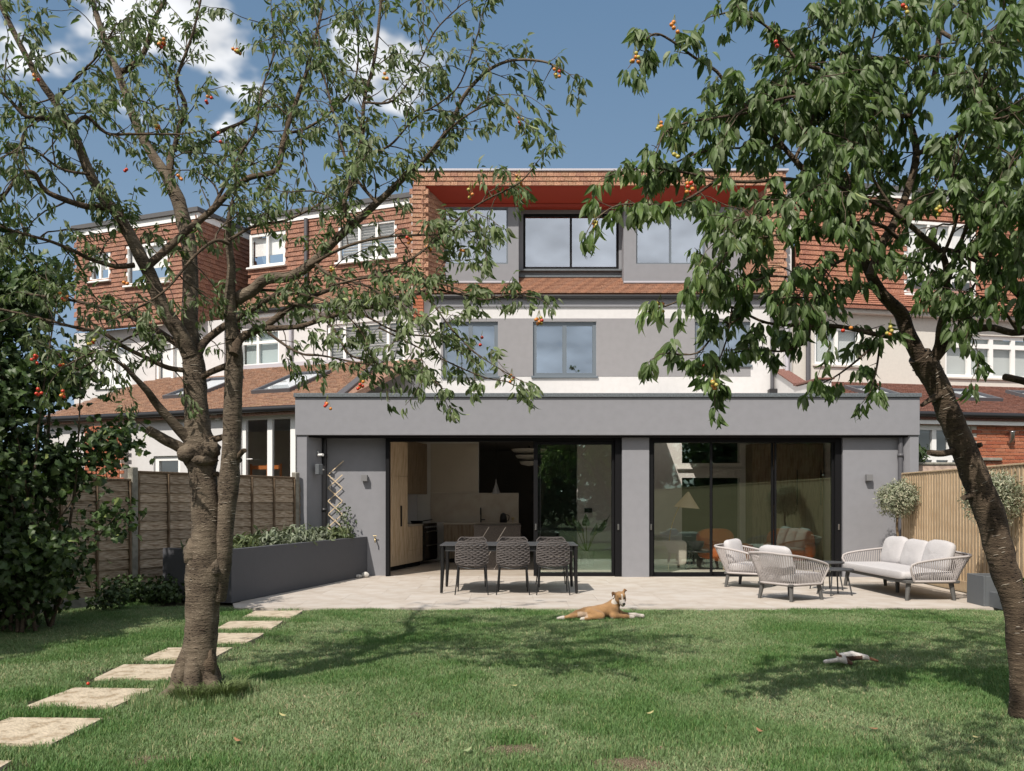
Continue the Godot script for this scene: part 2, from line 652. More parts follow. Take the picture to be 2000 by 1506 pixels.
	mat("leaf_plant", lin(1, 1, 1), 0.6, {vcol = true, back = lin(0.4, 0.45, 0.2), two = true})
	mat("grass", lin(1, 1, 1), 0.65, {vcol = true, back = lin(0.5, 0.55, 0.25), two = true})
	mat("leaf_pale", lin(0.24, 0.29, 0.14), 0.7, {two = true})
	mat("leaf_yellow", lin(0.40, 0.36, 0.16), 0.7, {two = true})
	mat("leaf_brown", lin(0.28, 0.14, 0.07), 0.8, {two = true})
	mat("cherry_red", lin(0.50, 0.045, 0.02), 0.25)
	mat("cherry_amber", lin(0.58, 0.22, 0.045), 0.25)
	mat("cherry_green", lin(0.42, 0.36, 0.08), 0.3)
	mat("stalk", lin(0.16, 0.17, 0.04), 0.8)
	mat("fur", lin(1, 1, 1), 0.9, {tex = "fine", bump = "weave", scale = 6.0, relief = 0.2, vcol = true, sheen = 0.2})
	mat("wet_black", lin(0.012, 0.011, 0.011), 0.25)
	glazing("glass_upper", 0.55, Color(0.93, 0.96, 1.0))
	glazing("glass_first", 0.48, Color(0.86, 0.93, 1.0))
	glazing("glass_door", 0.20, Color(0.80, 0.92, 0.84))
	glazing("glass_white", 0.13, Color(0.92, 0.97, 0.97))
	var clear := mat("glass_roof", Color(0.9, 1.0, 0.95, 0.06), 0.02)
	clear.transparency = BaseMaterial3D.TRANSPARENCY_ALPHA


func tile_tones() -> Array:
	return [Color(1, 1, 1), Color(0.82, 0.8, 0.8), Color(1.12, 1.1, 1.08), Color(0.93, 0.96, 1.0)]


func tile_mats(key: String) -> Array:
	return [M[key + "_0"], M[key + "_1"], M[key + "_2"], M[key + "_3"]]


# cherry bark: mottled ground, short pale lenticels and dark cracks, all drawn out sideways
func bark_picture() -> void:
	var n := 512
	var broad := noise(0.012, 4, 17).get_seamless_image(n / 2, n)
	broad.resize(n, n, Image.INTERPOLATE_CUBIC)
	var patch := noise(0.006, 3, 19).get_seamless_image(n, n)
	var dash := noise(0.17, 2, 23).get_seamless_image(n / 4, n)
	dash.resize(n, n, Image.INTERPOLATE_CUBIC)
	var band := noise(0.05, 3, 29).get_seamless_image(n / 8, n)
	band.resize(n, n, Image.INTERPOLATE_CUBIC)
	var fine := noise(0.15, 3, 31).get_seamless_image(n, n)
	var col := Image.create(n, n, false, Image.FORMAT_RGB8)
	var rel := Image.create(n, n, false, Image.FORMAT_RGB8)
	for y in n:
		for x in n:
			var b := broad.get_pixel(x, y).r
			var p := patch.get_pixel(x, y).r
			var d := dash.get_pixel(x, y).r
			var w := band.get_pixel(x, y).r
			var f := fine.get_pixel(x, y).r
			var v := 0.40 + 0.22 * (b - 0.5) + 0.34 * (p - 0.5) + 0.26 * (w - 0.5) + 0.16 * (f - 0.5)
			var c := Color(0.30, 0.25, 0.205).lerp(Color(0.92, 0.88, 0.82), clampf(v + 0.14, 0, 1))
			var h := 0.5 + 0.4 * (w - 0.5) + 0.3 * (f - 0.5) + 0.3 * (p - 0.5)
			var pale := smoothstep(0.70, 0.78, d) * smoothstep(0.35, 0.55, p)
			c = c.lerp(Color(1.0, 0.97, 0.91), pale * 0.75)
			h += 0.25 * pale
			var crack := smoothstep(0.30, 0.21, d) * smoothstep(0.62, 0.40, p)
			c = c.lerp(Color(0.15, 0.115, 0.09), crack * 0.85)
			h -= 0.4 * crack
			col.set_pixel(x, y, c)
			h = clampf(h, 0, 1)
			rel.set_pixel(x, y, Color(h, h, h))
	T["bark"] = ImageTexture.create_from_image(col)
	T["bark_bump"] = ImageTexture.create_from_image(rel)


# ---------------------------------------------------------------- walls, windows, tiles
# a wall with openings, as blocks round them: holes are [x0, x1, y0, y1]
func wall(parent: Node3D, called: String, x0: float, x1: float, y0: float, y1: float, z0: float, z1: float, holes: Array, m: Material) -> MeshInstance3D:
	var xs := [x0, x1]
	var ys := [y0, y1]
	for h in holes:
		for k in 2:
			if h[k] > x0 and h[k] < x1 and not xs.has(h[k]):
				xs.append(h[k])
			if h[k + 2] > y0 and h[k + 2] < y1 and not ys.has(h[k + 2]):
				ys.append(h[k + 2])
	xs.sort()
	ys.sort()
	var s := Shape.new()
	for j in ys.size() - 1:
		var start := -1
		for i in xs.size():
			var solid := i < xs.size() - 1
			if solid:
				var mx: float = (xs[i] + xs[i + 1]) / 2.0
				var my: float = (ys[j] + ys[j + 1]) / 2.0
				for h in holes:
					if mx > h[0] and mx < h[1] and my > h[2] and my < h[3]:
						solid = false
			if solid and start < 0:
				start = i
			if not solid and start >= 0:
				s.box(Vector3(xs[start], ys[j], z0), Vector3(xs[i], ys[j + 1], z1))
				start = -1
	return put(s, called, m, parent)


# window: frame bars, glazing bars at shares of the width, one pane for each light
func window(parent: Node3D, x0: float, x1: float, y0: float, y1: float, z: float, fw: float, bars: Array, fm: Material, glass: Material, o := {}) -> Node3D:
	var w := node("window", parent, Transform3D(Basis(), Vector3((x0 + x1) / 2, y0, z)))
	var hw := (x1 - x0) / 2
	var hh := y1 - y0
	var dp: float = o.get("deep", 0.07)
	var s := Shape.new()
	s.box(Vector3(-hw, 0, -dp), Vector3(hw, fw, 0))
	s.box(Vector3(-hw, hh - fw, -dp), Vector3(hw, hh, 0))
	s.box(Vector3(-hw, fw, -dp), Vector3(-hw + fw, hh - fw, 0))
	s.box(Vector3(hw - fw, fw, -dp), Vector3(hw, hh - fw, 0))
	var cuts := [0.0] + bars + [1.0]
	var bw: float = o.get("bar", fw)
	var inner := (hw - fw) * 2
	for b in bars:
		s.box(Vector3(-hw + fw + inner * b - bw / 2, fw, -dp + 0.004), Vector3(-hw + fw + inner * b + bw / 2, hh - fw, -0.004))
	put(s, "frame", fm, w)
	if o.has("transom"):
		var ty: float = fw + (hh - 2 * fw) * o.transom
		var q := Shape.new()
		q.box(Vector3(-hw + fw, ty - bw / 2, -dp + 0.006), Vector3(hw - fw, ty + bw / 2, -0.006))
		put(q, "transom", fm, w)
	for k in cuts.size() - 1:
		var a: float = -hw + fw + inner * cuts[k] + (bw / 2 if k > 0 else 0.0)
		var b: float = -hw + fw + inner * cuts[k + 1] - (bw / 2 if k < cuts.size() - 2 else 0.0)
		var p := Shape.new()
		p.face([Vector3(a, fw, -dp * 0.6), Vector3(b, fw, -dp * 0.6), Vector3(b, hh - fw, -dp * 0.6), Vector3(a, hh - fw, -dp * 0.6)])
		put(p, "pane", glass, w)
	if o.has("sill"):
		var q := Shape.new()
		q.bevel(at(Vector3(0, -0.02, 0.02)), Vector3(hw * 2 + 0.08, 0.05, 0.16), 0.008)
		put(q, "sill", o.sill, w)
	if o.has("slats"):
		var q := Shape.new()
		q.obox(Transform3D(), Vector3(inner - 0.02, 0.058, 0.009))
		var sm := q.mesh()
		var count := int((hh - 2 * fw) / 0.07)
		for k in count:
			put(sm, "slat", M.white_plastic, w, at(Vector3(0, fw + 0.04 + k * 0.07, -dp - 0.06), 0, 0.75))
	if o.has("blind"):
		var q := Shape.new()
		q.box(Vector3(-hw + fw, fw + (hh - 2 * fw) * o.blind, -dp - 0.07), Vector3(hw - fw, hh - fw, -dp - 0.06))
		put(q, "blind", o.get("blind_m", M.white_plastic), w)
	return w


# rows of plain tiles over a field: u to the side, up along the rows' rise; holes as Rect2, region as polygon, both in (u, up)
func tile_field(origin: Vector3, u: Vector3, up: Vector3, w: float, h: float, gauge: float, tw: float, holes := [], region := PackedVector2Array(), lift := 0.012) -> Array:
	u = u.normalized()
	up = up.normalized()
	var nn := u.cross(up)
	var out := []
	var tilt := 0.022 / gauge
	var b := Basis(u, (up - nn * tilt).normalized(), (nn + up * tilt).normalized())
	var rows := int(ceil(h / gauge))
	for j in rows:
		var shift := 0.5 if j % 2 else 0.0
		var cols := int(ceil(w / tw + shift))
		for i in cols:
			var a := (i + 0.5 - shift) * tw
			var v := (j + 0.5) * gauge
			if a < 0 or a > w or v > h:
				continue
			var skip := false
			for r in holes:
				if r.has_point(Vector2(a, v)):
					skip = true
			if region.size() and not Geometry2D.is_point_in_polygon(Vector2(a, v), region):
				skip = true
			if skip:
				continue
			var wob := rng.randf_range(-1, 1)
			out.append(Transform3D(b.rotated(nn, wob * 0.006), origin + u * a + up * (v + gauge * 0.15) + nn * (lift + wob * 0.0015)))
	return out


func tile_mesh(tw: float, gauge: float) -> Mesh:
	var s := Shape.new()
	s.obox(Transform3D(), Vector3(tw * 0.99, gauge * 1.28, 0.018))
	return s.mesh()


# an upright slab over a ground plan given as (x, z)
func plan(poly: Array, y0: float, y1: float) -> Shape:
	var s := Shape.new()
	s.prism(PackedVector2Array(poly), y0, y1, Transform3D(Basis(Vector3(1, 0, 0), Vector3(0, 0, 1), Vector3(0, 1, 0)), Vector3.ZERO))
	return s


func pipe(called: String, pts: Array, r: float, m: Material, parent: Node3D) -> MeshInstance3D:
	var s := Shape.new()
	s.tube(pts, r, 10)
	return put(s, called, m, parent)


var HOUSE: Node3D


func house_shell() -> void:
	HOUSE = thing("house", "grey rendered house with flat-roofed extension and red-lined tiled dormer", "house")
	var g: Material = M.render_grey
	var h := HOUSE
	# piers of the garden front
	box("pier", Vector3(-3.49, 0, -17.0), Vector3(-2.335, 2.60, -16.72), g, h)
	box("pier", Vector3(2.02, 0, -16.9), Vector3(2.515, 2.60, -16.43), g, h)
	box("pier", Vector3(6.07, 0, -16.9), Vector3(7.14, 2.60, -16.43), g, h)
	put(plan([Vector2(-3.49, -16.72), Vector2(-3.725, -16.26), Vector2(-3.90, -16.26), Vector2(-3.60, -16.99), Vector2(-3.492, -16.99)], 0, 2.595), "wing_wall", g, h)
	put(plan([Vector2(7.142, -16.43), Vector2(7.225, -16.26), Vector2(7.38, -16.26), Vector2(7.38, -16.9), Vector2(7.142, -16.9)], 0, 2.595), "wing_wall", g, h)
	put(plan([Vector2(-3.30, -17.0), Vector2(-2.33, -20.92), Vector2(-2.55, -20.92), Vector2(-3.58, -17.0)], 0, 2.855), "side_wall", M.plaster, h)
	box("side_wall", Vector3(7.10, 0, -20.92), Vector3(7.38, 2.855, -16.905), M.plaster, h)
	# fascia with its metal edge
	var s := Shape.new()
	s.bevel(at(Vector3(1.73, 2.928, -16.41)), Vector3(11.32, 0.684, 0.36), 0.006)
	put(s, "fascia", g, h)
	s = Shape.new()
	s.bevel(at(Vector3(1.73, 3.308, -16.40)), Vector3(11.36, 0.074, 0.42), 0.006)
	put(s, "coping", M.coping_metal, h)
	s = Shape.new()
	s.box(Vector3(-3.85, 2.555, -16.62), Vector3(7.3, 2.586, -16.30))
	put(s, "soffit", M.dark_paint, h)
	# flat roof in bands round the rooflights
	var left := func(d: float) -> float: return -3.92 + (d - 16.25) * 0.342
	for b in [[16.595, 19.35], [20.85, 20.925]]:
		put(plan([Vector2(left.call(b[0]), -b[0]), Vector2(7.38, -b[0]), Vector2(7.38, -b[1]), Vector2(left.call(b[1]), -b[1])], 2.86, 3.2), "roof_deck", M.plaster, h)
	var lights := [[-2.2, -0.95], [-0.55, 1.06], [3.22, 3.92]]
	var edge := -2.9
	for q in lights + [[7.38, 9.0]]:
		box("roof_deck", Vector3(edge, 2.86, -20.849), Vector3(q[0], 3.2, -19.351), M.plaster, h)
		edge = q[1]
	for k in 3:
		var q: Array = lights[k]
		var r := node("rooflight", h, at(Vector3((q[0] + q[1]) / 2, 3.2, -20.10)))
		var hw: float = (q[1] - q[0]) / 2
		s = Shape.new()
		for sx in [-1, 1]:
			s.prism(PackedVector2Array([Vector2(-0.75, 0), Vector2(0.75, 0), Vector2(0.75, 0.62), Vector2(-0.75, 0.42)]), sx * hw, sx * (hw + 0.07), Transform3D(Basis(Vector3(0, 0, -1), Vector3(0, 1, 0), Vector3(1, 0, 0)), Vector3.ZERO))
		s.box(Vector3(-hw, 0, 0.68), Vector3(hw, 0.42, 0.75))
		s.box(Vector3(-hw - 0.07, 0, -0.81), Vector3(hw + 0.07, 0.68, -0.752))
		put(s, "frame", M.frame_grey, r)
		s = Shape.new()
		s.face([Vector3(-hw, 0.425, 0.75), Vector3(hw, 0.425, 0.75), Vector3(hw, 0.615, -0.75), Vector3(-hw, 0.615, -0.75)])
		put(s, "pane", M.glass_roof, r)
		if k == 0:
			box("blind", Vector3(-hw, 0.02, -0.74), Vector3(hw, 0.03, 0.67), M.plaster, r)
	# sliding doors, left opening: one part open, the leaves pushed to one side
	var d := node("sliding_door", h, at(Vector3(0, 0, -16.55)))
	s = Shape.new()
	s.box(Vector3(-2.335, 0, -0.20), Vector3(-2.27, 2.555, 0.0))
	s.box(Vector3(1.90, 0, -0.20), Vector3(2.018, 2.555, 0.06))
	s.box(Vector3(-2.27, 2.495, -0.20), Vector3(1.90, 2.554, 0.0))
	put(s, "frame", M.frame_dark, d)
	var leaves := [[0.40, 1.89, 0.0], [0.46, 1.895, -0.09]]
	for q in leaves:
		s = Shape.new()
		s.box(Vector3(q[0], 0.01, q[2] - 0.07), Vector3(q[0] + 0.075, 2.49, q[2] - 0.015))
		s.box(Vector3(q[1] - 0.045, 0.01, q[2] - 0.07), Vector3(q[1], 2.49, q[2] - 0.015))
		s.box(Vector3(q[0] + 0.075, 0.01, q[2] - 0.07), Vector3(q[1] - 0.045, 0.07, q[2] - 0.015))
		s.box(Vector3(q[0] + 0.075, 2.44, q[2] - 0.07), Vector3(q[1] - 0.045, 2.49, q[2] - 0.015))
		put(s, "leaf_frame", M.frame_dark, d)
		s = Shape.new()
		s.face([Vector3(q[0] + 0.07, 0.06, q[2] - 0.04), Vector3(q[1] - 0.04, 0.06, q[2] - 0.04), Vector3(q[1] - 0.04, 2.45, q[2] - 0.04), Vector3(q[0] + 0.07, 2.45, q[2] - 0.04)])
		put(s, "pane", M.glass_door, d)
	for x in [0.437, 1.955]:
		box("handle", Vector3(x - 0.016, 0.86, 0.061 if x > 1 else -0.014), Vector3(x + 0.016, 0.97, 0.085 if x > 1 else 0.012), M.steel, d, 0.006)
	# sliding doors, right opening: three leaves shut
	d = node("sliding_door", h, at(Vector3(0, 0, -16.55)))
	s = Shape.new()
	s.box(Vector3(2.517, 0, -0.20), Vector3(2.60, 2.555, 0.06))
	s.box(Vector3(5.95, 0, -0.20), Vector3(6.068, 2.555, 0.06))
	s.box(Vector3(2.60, 2.475, -0.20), Vector3(5.95, 2.554, 0.05))
	s.box(Vector3(2.60, -0.01, -0.20), Vector3(5.95, 0.012, 0.05))
	put(s, "frame", M.frame_dark, d)
	var q3 := [2.60, 3.70, 4.86, 5.95]
	for k in 3:
		var z: float = [0.0, -0.09, 0.0][k]
		s = Shape.new()
		s.box(Vector3(q3[k], 0.012, z - 0.07), Vector3(q3[k] + 0.03, 2.474, z - 0.015))
		s.box(Vector3(q3[k + 1] - 0.035, 0.012, z - 0.07), Vector3(q3[k + 1], 2.474, z - 0.015))
		s.box(Vector3(q3[k] + 0.03, 0.012, z - 0.07), Vector3(q3[k + 1] - 0.035, 0.075, z - 0.015))
		put(s, "leaf_frame", M.frame_dark, d)
		s = Shape.new()
		s.face([Vector3(q3[k] + 0.03, 0.075, z - 0.04), Vector3(q3[k + 1] - 0.035, 0.075, z - 0.04), Vector3(q3[k + 1] - 0.035, 2.475, z - 0.04), Vector3(q3[k] + 0.03, 2.475, z - 0.04)])
		put(s, "pane", M.glass_door, d)
	for x in [2.557, 6.01]:
		box("handle", Vector3(x - 0.014, 0.86, 0.061), Vector3(x + 0.014, 0.97, 0.085), M.steel, d, 0.006)
	# downpipes
	for q in [[-3.485, -16.65], [7.10, -16.375]]:
		var x: float = q[0]
		var z: float = q[1]
		pipe("downpipe", [Vector3(x, 0.02, z), Vector3(x, 2.56, z)], 0.045, M.gutter if x < 0 else M.pipe_grey, h)
		for y in [2.2, 1.2]:
			var cuff := Shape.new()
			cuff.lathe([Vector2(0.0, y), Vector2(0.056, y), Vector2(0.056, y + 0.06), Vector2(0.0, y + 0.06)], 12, at(Vector3(x, 0, z)))
			put(cuff, "pipe_bracket", M.gutter if x < 0 else M.pipe_grey, h)


func house_upper() -> void:
	var h := HOUSE
	var s: Shape
	var x0 := -2.15
	var x1 := 6.34
	# storey above the extension
	var holes := [[-1.61, -0.33, 4.31, 5.59], [0.49, 1.97, 4.31, 5.59], [4.27, 5.57, 4.57, 5.59]]
	wall(h, "wall", x0, x1, 2.862, 6.12, -21.2, -20.93, holes, M.render_white)
	wall(h, "painted_band", -1.66, 5.57, 4.31, 5.66, -20.93, -20.921, holes, M.render_band)
	for k in 3:
		var q: Array = holes[k]
		window(h, q[0], q[1], q[2], q[3], -20.98, 0.085, [0.5], M.frame_grey, M.glass_first, {sill = M.frame_grey, bar = 0.10})
	# the house beyond that wall: dark rooms, gable walls, floor
	box("back_room_wall", Vector3(x0, 2.93, -23.2), Vector3(x1, 9.0, -23.0), M.plaster_warm, h)
	box("party_wall", Vector3(x0 - 0.2, 0, -23.2), Vector3(x0 - 0.002, 8.6, -20.96), M.render_white, h)
	box("party_wall", Vector3(x1 + 0.002, 0, -23.2), Vector3(x1 + 0.2, 8.6, -20.96), M.render_white, h)
	box("floor_slab", Vector3(x0, 6.02, -22.99), Vector3(x1, 6.1, -21.21), M.plaster_warm, h)
	box("floor_slab", Vector3(x0, 2.92, -22.99), Vector3(x1, 3.02, -21.21), M.plaster_warm, h)
	# eaves
	box("eaves_board", Vector3(x0 + 0.35, 5.93, -20.925), Vector3(x1 - 0.1, 6.10, -20.885), M.render_grey, h)
	pipe("gutter", [Vector3(x0 + 0.3, 6.15, -20.825), Vector3(x1 - 0.05, 6.15, -20.825)], 0.058, M.gutter, h)
	pipe("downpipe", [Vector3(6.08, 6.12, -20.82), Vector3(6.06, 5.9, -20.87), Vector3(6.06, 3.6, -20.87)], 0.042, M.pipe_grey, h)
	box("hopper", Vector3(5.96, 3.86, -20.92), Vector3(6.16, 4.0, -20.72), M.gutter, h, 0.02)
	# tiled strip of roof
	var a := deg_to_rad(35.0)
	var up := Vector3(0, sin(a), -cos(a))
	s = Shape.new()
	s.prism(PackedVector2Array([Vector2(20.79, 6.20), Vector2(22.4, 6.20 + 1.61 * tan(a)), Vector2(22.4, 6.12), Vector2(20.79, 6.12)]), x0, x1, Transform3D(Basis(Vector3(0, 0, -1), Vector3(0, 1, 0), Vector3(1, 0, 0)), Vector3.ZERO))
	put(s, "roof", M.tile_main_1, h)
	var roof: Node3D = h.get_node("roof")
	var tiles := tile_field(Vector3(x0 - 0.1, 6.205, -20.77), Vector3.RIGHT, up, x1 - x0 + 0.2, 1.0, 0.085, 0.11)
	pieces("tile", "tiles", tile_mesh(0.11, 0.085), tiles, tile_mats("tile_main"), M.tile_main, tile_tones(), roof, 0)
	# dormer bays: grey render, the middle one set back
	var dz := -21.2
	var side := [[-1.62, 0.157, [-1.60, -0.097, 7.01, 8.35]], [2.64, 5.45, [2.94, 4.57, 7.01, 8.35]]]
	for q in side:
		wall(h, "bay_wall", q[0], q[1], 6.40, 8.42, dz - 0.2, dz, [q[2]], M.render_grey)
		window(h, q[2][0], q[2][1], q[2][2], q[2][3], dz - 0.04, 0.035, [0.5], M.frame_grey, M.glass_upper, {bar = 0.045})
		box("flashing", Vector3(q[0], 6.56, dz + 0.002), Vector3(q[1], 6.60, dz + 0.02), M.pipe_pale, h)
	wall(h, "bay_wall", 0.157, 2.64, 6.55, 8.40, -21.75, -21.55, [[0.27, 2.57, 6.98, 8.31]], M.render_grey)
	window(h, 0.27, 2.57, 6.98, 8.31, -21.57, 0.055, [0.5], M.frame_dark, M.glass_upper, {bar = 0.05})
	s = Shape.new()
	s.bevel(at(Vector3(1.40, 6.93, -21.50)), Vector3(2.46, 0.05, 0.12), 0.008)
	put(s, "sill", M.coping_metal, h)
	s = Shape.new()
	s.bevel(at(Vector3(1.40, 6.79, -21.53)), Vector3(2.46, 0.05, 0.06), 0.008)
	put(s, "sill", M.coping_metal, h)
	for q in [[0.159, 0.157 + 0.002], [2.636, 2.638]]:
		box("bay_cheek", Vector3(q[0] - 0.10 if q[0] < 1 else q[0], 6.45, -21.56), Vector3(q[0] if q[0] < 1 else q[0] + 0.10, 8.40, -21.402), M.render_grey, h)
	# red soffit: splayed from the hood edge back to the window heads, then a flat strip
	var fz := -20.65
	s = Shape.new()
	s.face([Vector3(-2.03, 8.67, fz), Vector3(-1.62, 8.42, dz), Vector3(5.45, 8.42, dz), Vector3(5.95, 8.67, fz)])
	s.face([Vector3(-1.62, 8.421, dz), Vector3(-1.62, 8.401, -21.6), Vector3(5.45, 8.401, -21.6), Vector3(5.45, 8.421, dz)])
	put(s, "soffit", M.soffit_red, h)
	s = Shape.new()
	s.box(Vector3(-1.615, 8.355, dz + 0.002), Vector3(5.445, 8.42, dz + 0.03))
	put(s, "head_trim", M.soffit_red, h)
	# hood body: fascia band, side strips, splayed cheeks, flat roof
	s = Shape.new()
	s.box(Vector3(-2.27, 8.672, -23.2), Vector3(6.31, 8.99, fz))
	put(s, "hood", M.tile_main_1, h)
	s = Shape.new()
	s.bevel(at(Vector3(2.02, 9.02, -21.9)), Vector3(8.70, 0.05, 2.6), 0.006)
	put(s, "roof_edge", M.pipe_pale, h)
	for q in [[-2.27, -2.03, -1.62], [6.31, 5.95, 5.45]]:
		s = Shape.new()
		s.prism(PackedVector2Array([Vector2(q[0], fz), Vector2(q[1], fz), Vector2(q[2], dz), Vector2(q[2], dz - 0.4), Vector2(q[0], dz - 0.4)]), 6.2, 8.67, Transform3D(Basis(Vector3(1, 0, 0), Vector3(0, 0, 1), Vector3(0, 1, 0)), Vector3.ZERO))
		put(s, "cheek", M.tile_main_1, h)
	var list := []
	list.append_array(tile_field(Vector3(-2.27, 8.66, fz), Vector3.RIGHT, Vector3.UP, 8.58, 0.32, 0.105, 0.17))
	list.append_array(tile_field(Vector3(-2.28, 6.25, fz), Vector3.RIGHT, Vector3.UP, 0.27, 2.4, 0.105, 0.135))
	list.append_array(tile_field(Vector3(5.95, 6.25, fz), Vector3.RIGHT, Vector3.UP, 0.36, 2.4, 0.105, 0.15))
	var cu := Vector3(0.41, 0, -0.55)
	var reg := PackedVector2Array([Vector2(0, 0), Vector2(0.69, 0.35), Vector2(0.69, 2.17), Vector2(0, 2.42)])
	list.append_array(tile_field(Vector3(-2.03, 6.22, fz), cu, Vector3.UP, 0.69, 2.42, 0.105, 0.165, [], reg))
	pieces("tile", "tiles", tile_mesh(0.165, 0.105), list, tile_mats("tile_main"), M.tile_main, tile_tones(), h, 300)
	# corbelled brick ends of the party walls under the eaves
	for q in [[-2.17, 5.55], [6.28, 5.55]]:
		var cb := node("brick_corbel", h, at(Vector3(q[0], q[1], -20.9)))
		box("mortar", Vector3(-0.11, 0.0, -0.03), Vector3(0.11, 0.62, 0.16), M.mortar, cb)
		var bm := Shape.new()
		bm.obox(Transform3D(), Vector3(0.235, 0.062, 0.20))
		var bmm := bm.mesh()
		for k in 8:
			put(bmm, "brick", M["brick_%d" % (k % 5)], cb, at(Vector3(0, 0.04 + k * 0.074, 0.062 + k * 0.008)))
	# low party wall on the flat roof with its tile capping
	var pw := node("parapet", h, at(Vector3(6.14, 0, 0)))
	var prof := [Vector2(20.93, 4.46), Vector2(19.3, 3.86), Vector2(17.9, 3.80), Vector2(17.9, 3.2), Vector2(20.93, 3.2)]
	s = Shape.new()
	s.prism(PackedVector2Array(prof), 0.0, 0.24, Transform3D(Basis(Vector3(0, 0, -1), Vector3(0, 1, 0), Vector3(1, 0, 0)), Vector3.ZERO))
	put(s, "wall", M.render_white, pw)
	var cap := Shape.new()
	cap.bevel(Transform3D(), Vector3(0.34, 0.035, 0.325), 0.006)
	var cm := cap.mesh()
	for k in 10:
		var f := k / 9.0
		var d := lerpf(20.8, 18.0, f)
		var y := lerpf(4.43, 3.87, clampf((20.93 - d) / 1.63, 0, 1)) + 0.02 if d > 19.3 else lerpf(3.87, 3.81, (19.3 - d) / 1.4) + 0.02
		put(cm, "capping_tile", M.tile_old_1, pw, at(Vector3(0.12, y + 0.01, -d), 0, 0.345 if d > 19.3 else 0.04))


func house_inside() -> void:
	var h := HOUSE
	var s := Shape.new()
	s.box(Vector3(-3.6, -0.12, -26.5), Vector3(7.38, -0.004, -16.40))
	put(s, "inside_floor", M.inside_floor, h)
	# old rear wall with its openings
	wall(h, "inner_wall", -2.5, 7.38, 0, 2.858, -21.15, -20.93, [[-0.78, 1.53, 1.585, 2.9], [0.155, 1.53, 0.0, 1.6], [3.97, 5.32, 2.28, 2.9], [3.97, 5.32, 0.0, 1.94]], M.plaster)
	box("shelf", Vector3(3.85, 2.14, -20.928), Vector3(5.4, 2.165, -20.86), M.plaster, h)
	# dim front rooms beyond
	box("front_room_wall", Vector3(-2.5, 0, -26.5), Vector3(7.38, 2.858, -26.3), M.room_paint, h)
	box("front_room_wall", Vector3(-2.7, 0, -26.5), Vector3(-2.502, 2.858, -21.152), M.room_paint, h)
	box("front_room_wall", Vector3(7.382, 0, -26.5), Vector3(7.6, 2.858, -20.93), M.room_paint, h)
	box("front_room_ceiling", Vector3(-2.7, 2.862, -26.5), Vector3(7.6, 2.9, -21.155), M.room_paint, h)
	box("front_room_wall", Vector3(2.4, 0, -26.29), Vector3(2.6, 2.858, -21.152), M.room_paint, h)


# ---------------------------------------------------------------- ground
func structure(o: Node3D, label: String) -> Node3D:
	o.set_meta("kind", "structure")
	o.set_meta("label", label)
	return o


const PLANTER_FRONT := Vector2(-3.82, -12.2)
const PLANTER_BACK := Vector2(-2.70, -16.72)
const STONES := [[-2.97, 11.18], [-2.97, 10.19], [-2.93, 9.22], [-2.98, 8.27], [-3.01, 7.39], [-3.0, 6.41], [-2.95, 5.49], [-2.99, 4.52]]


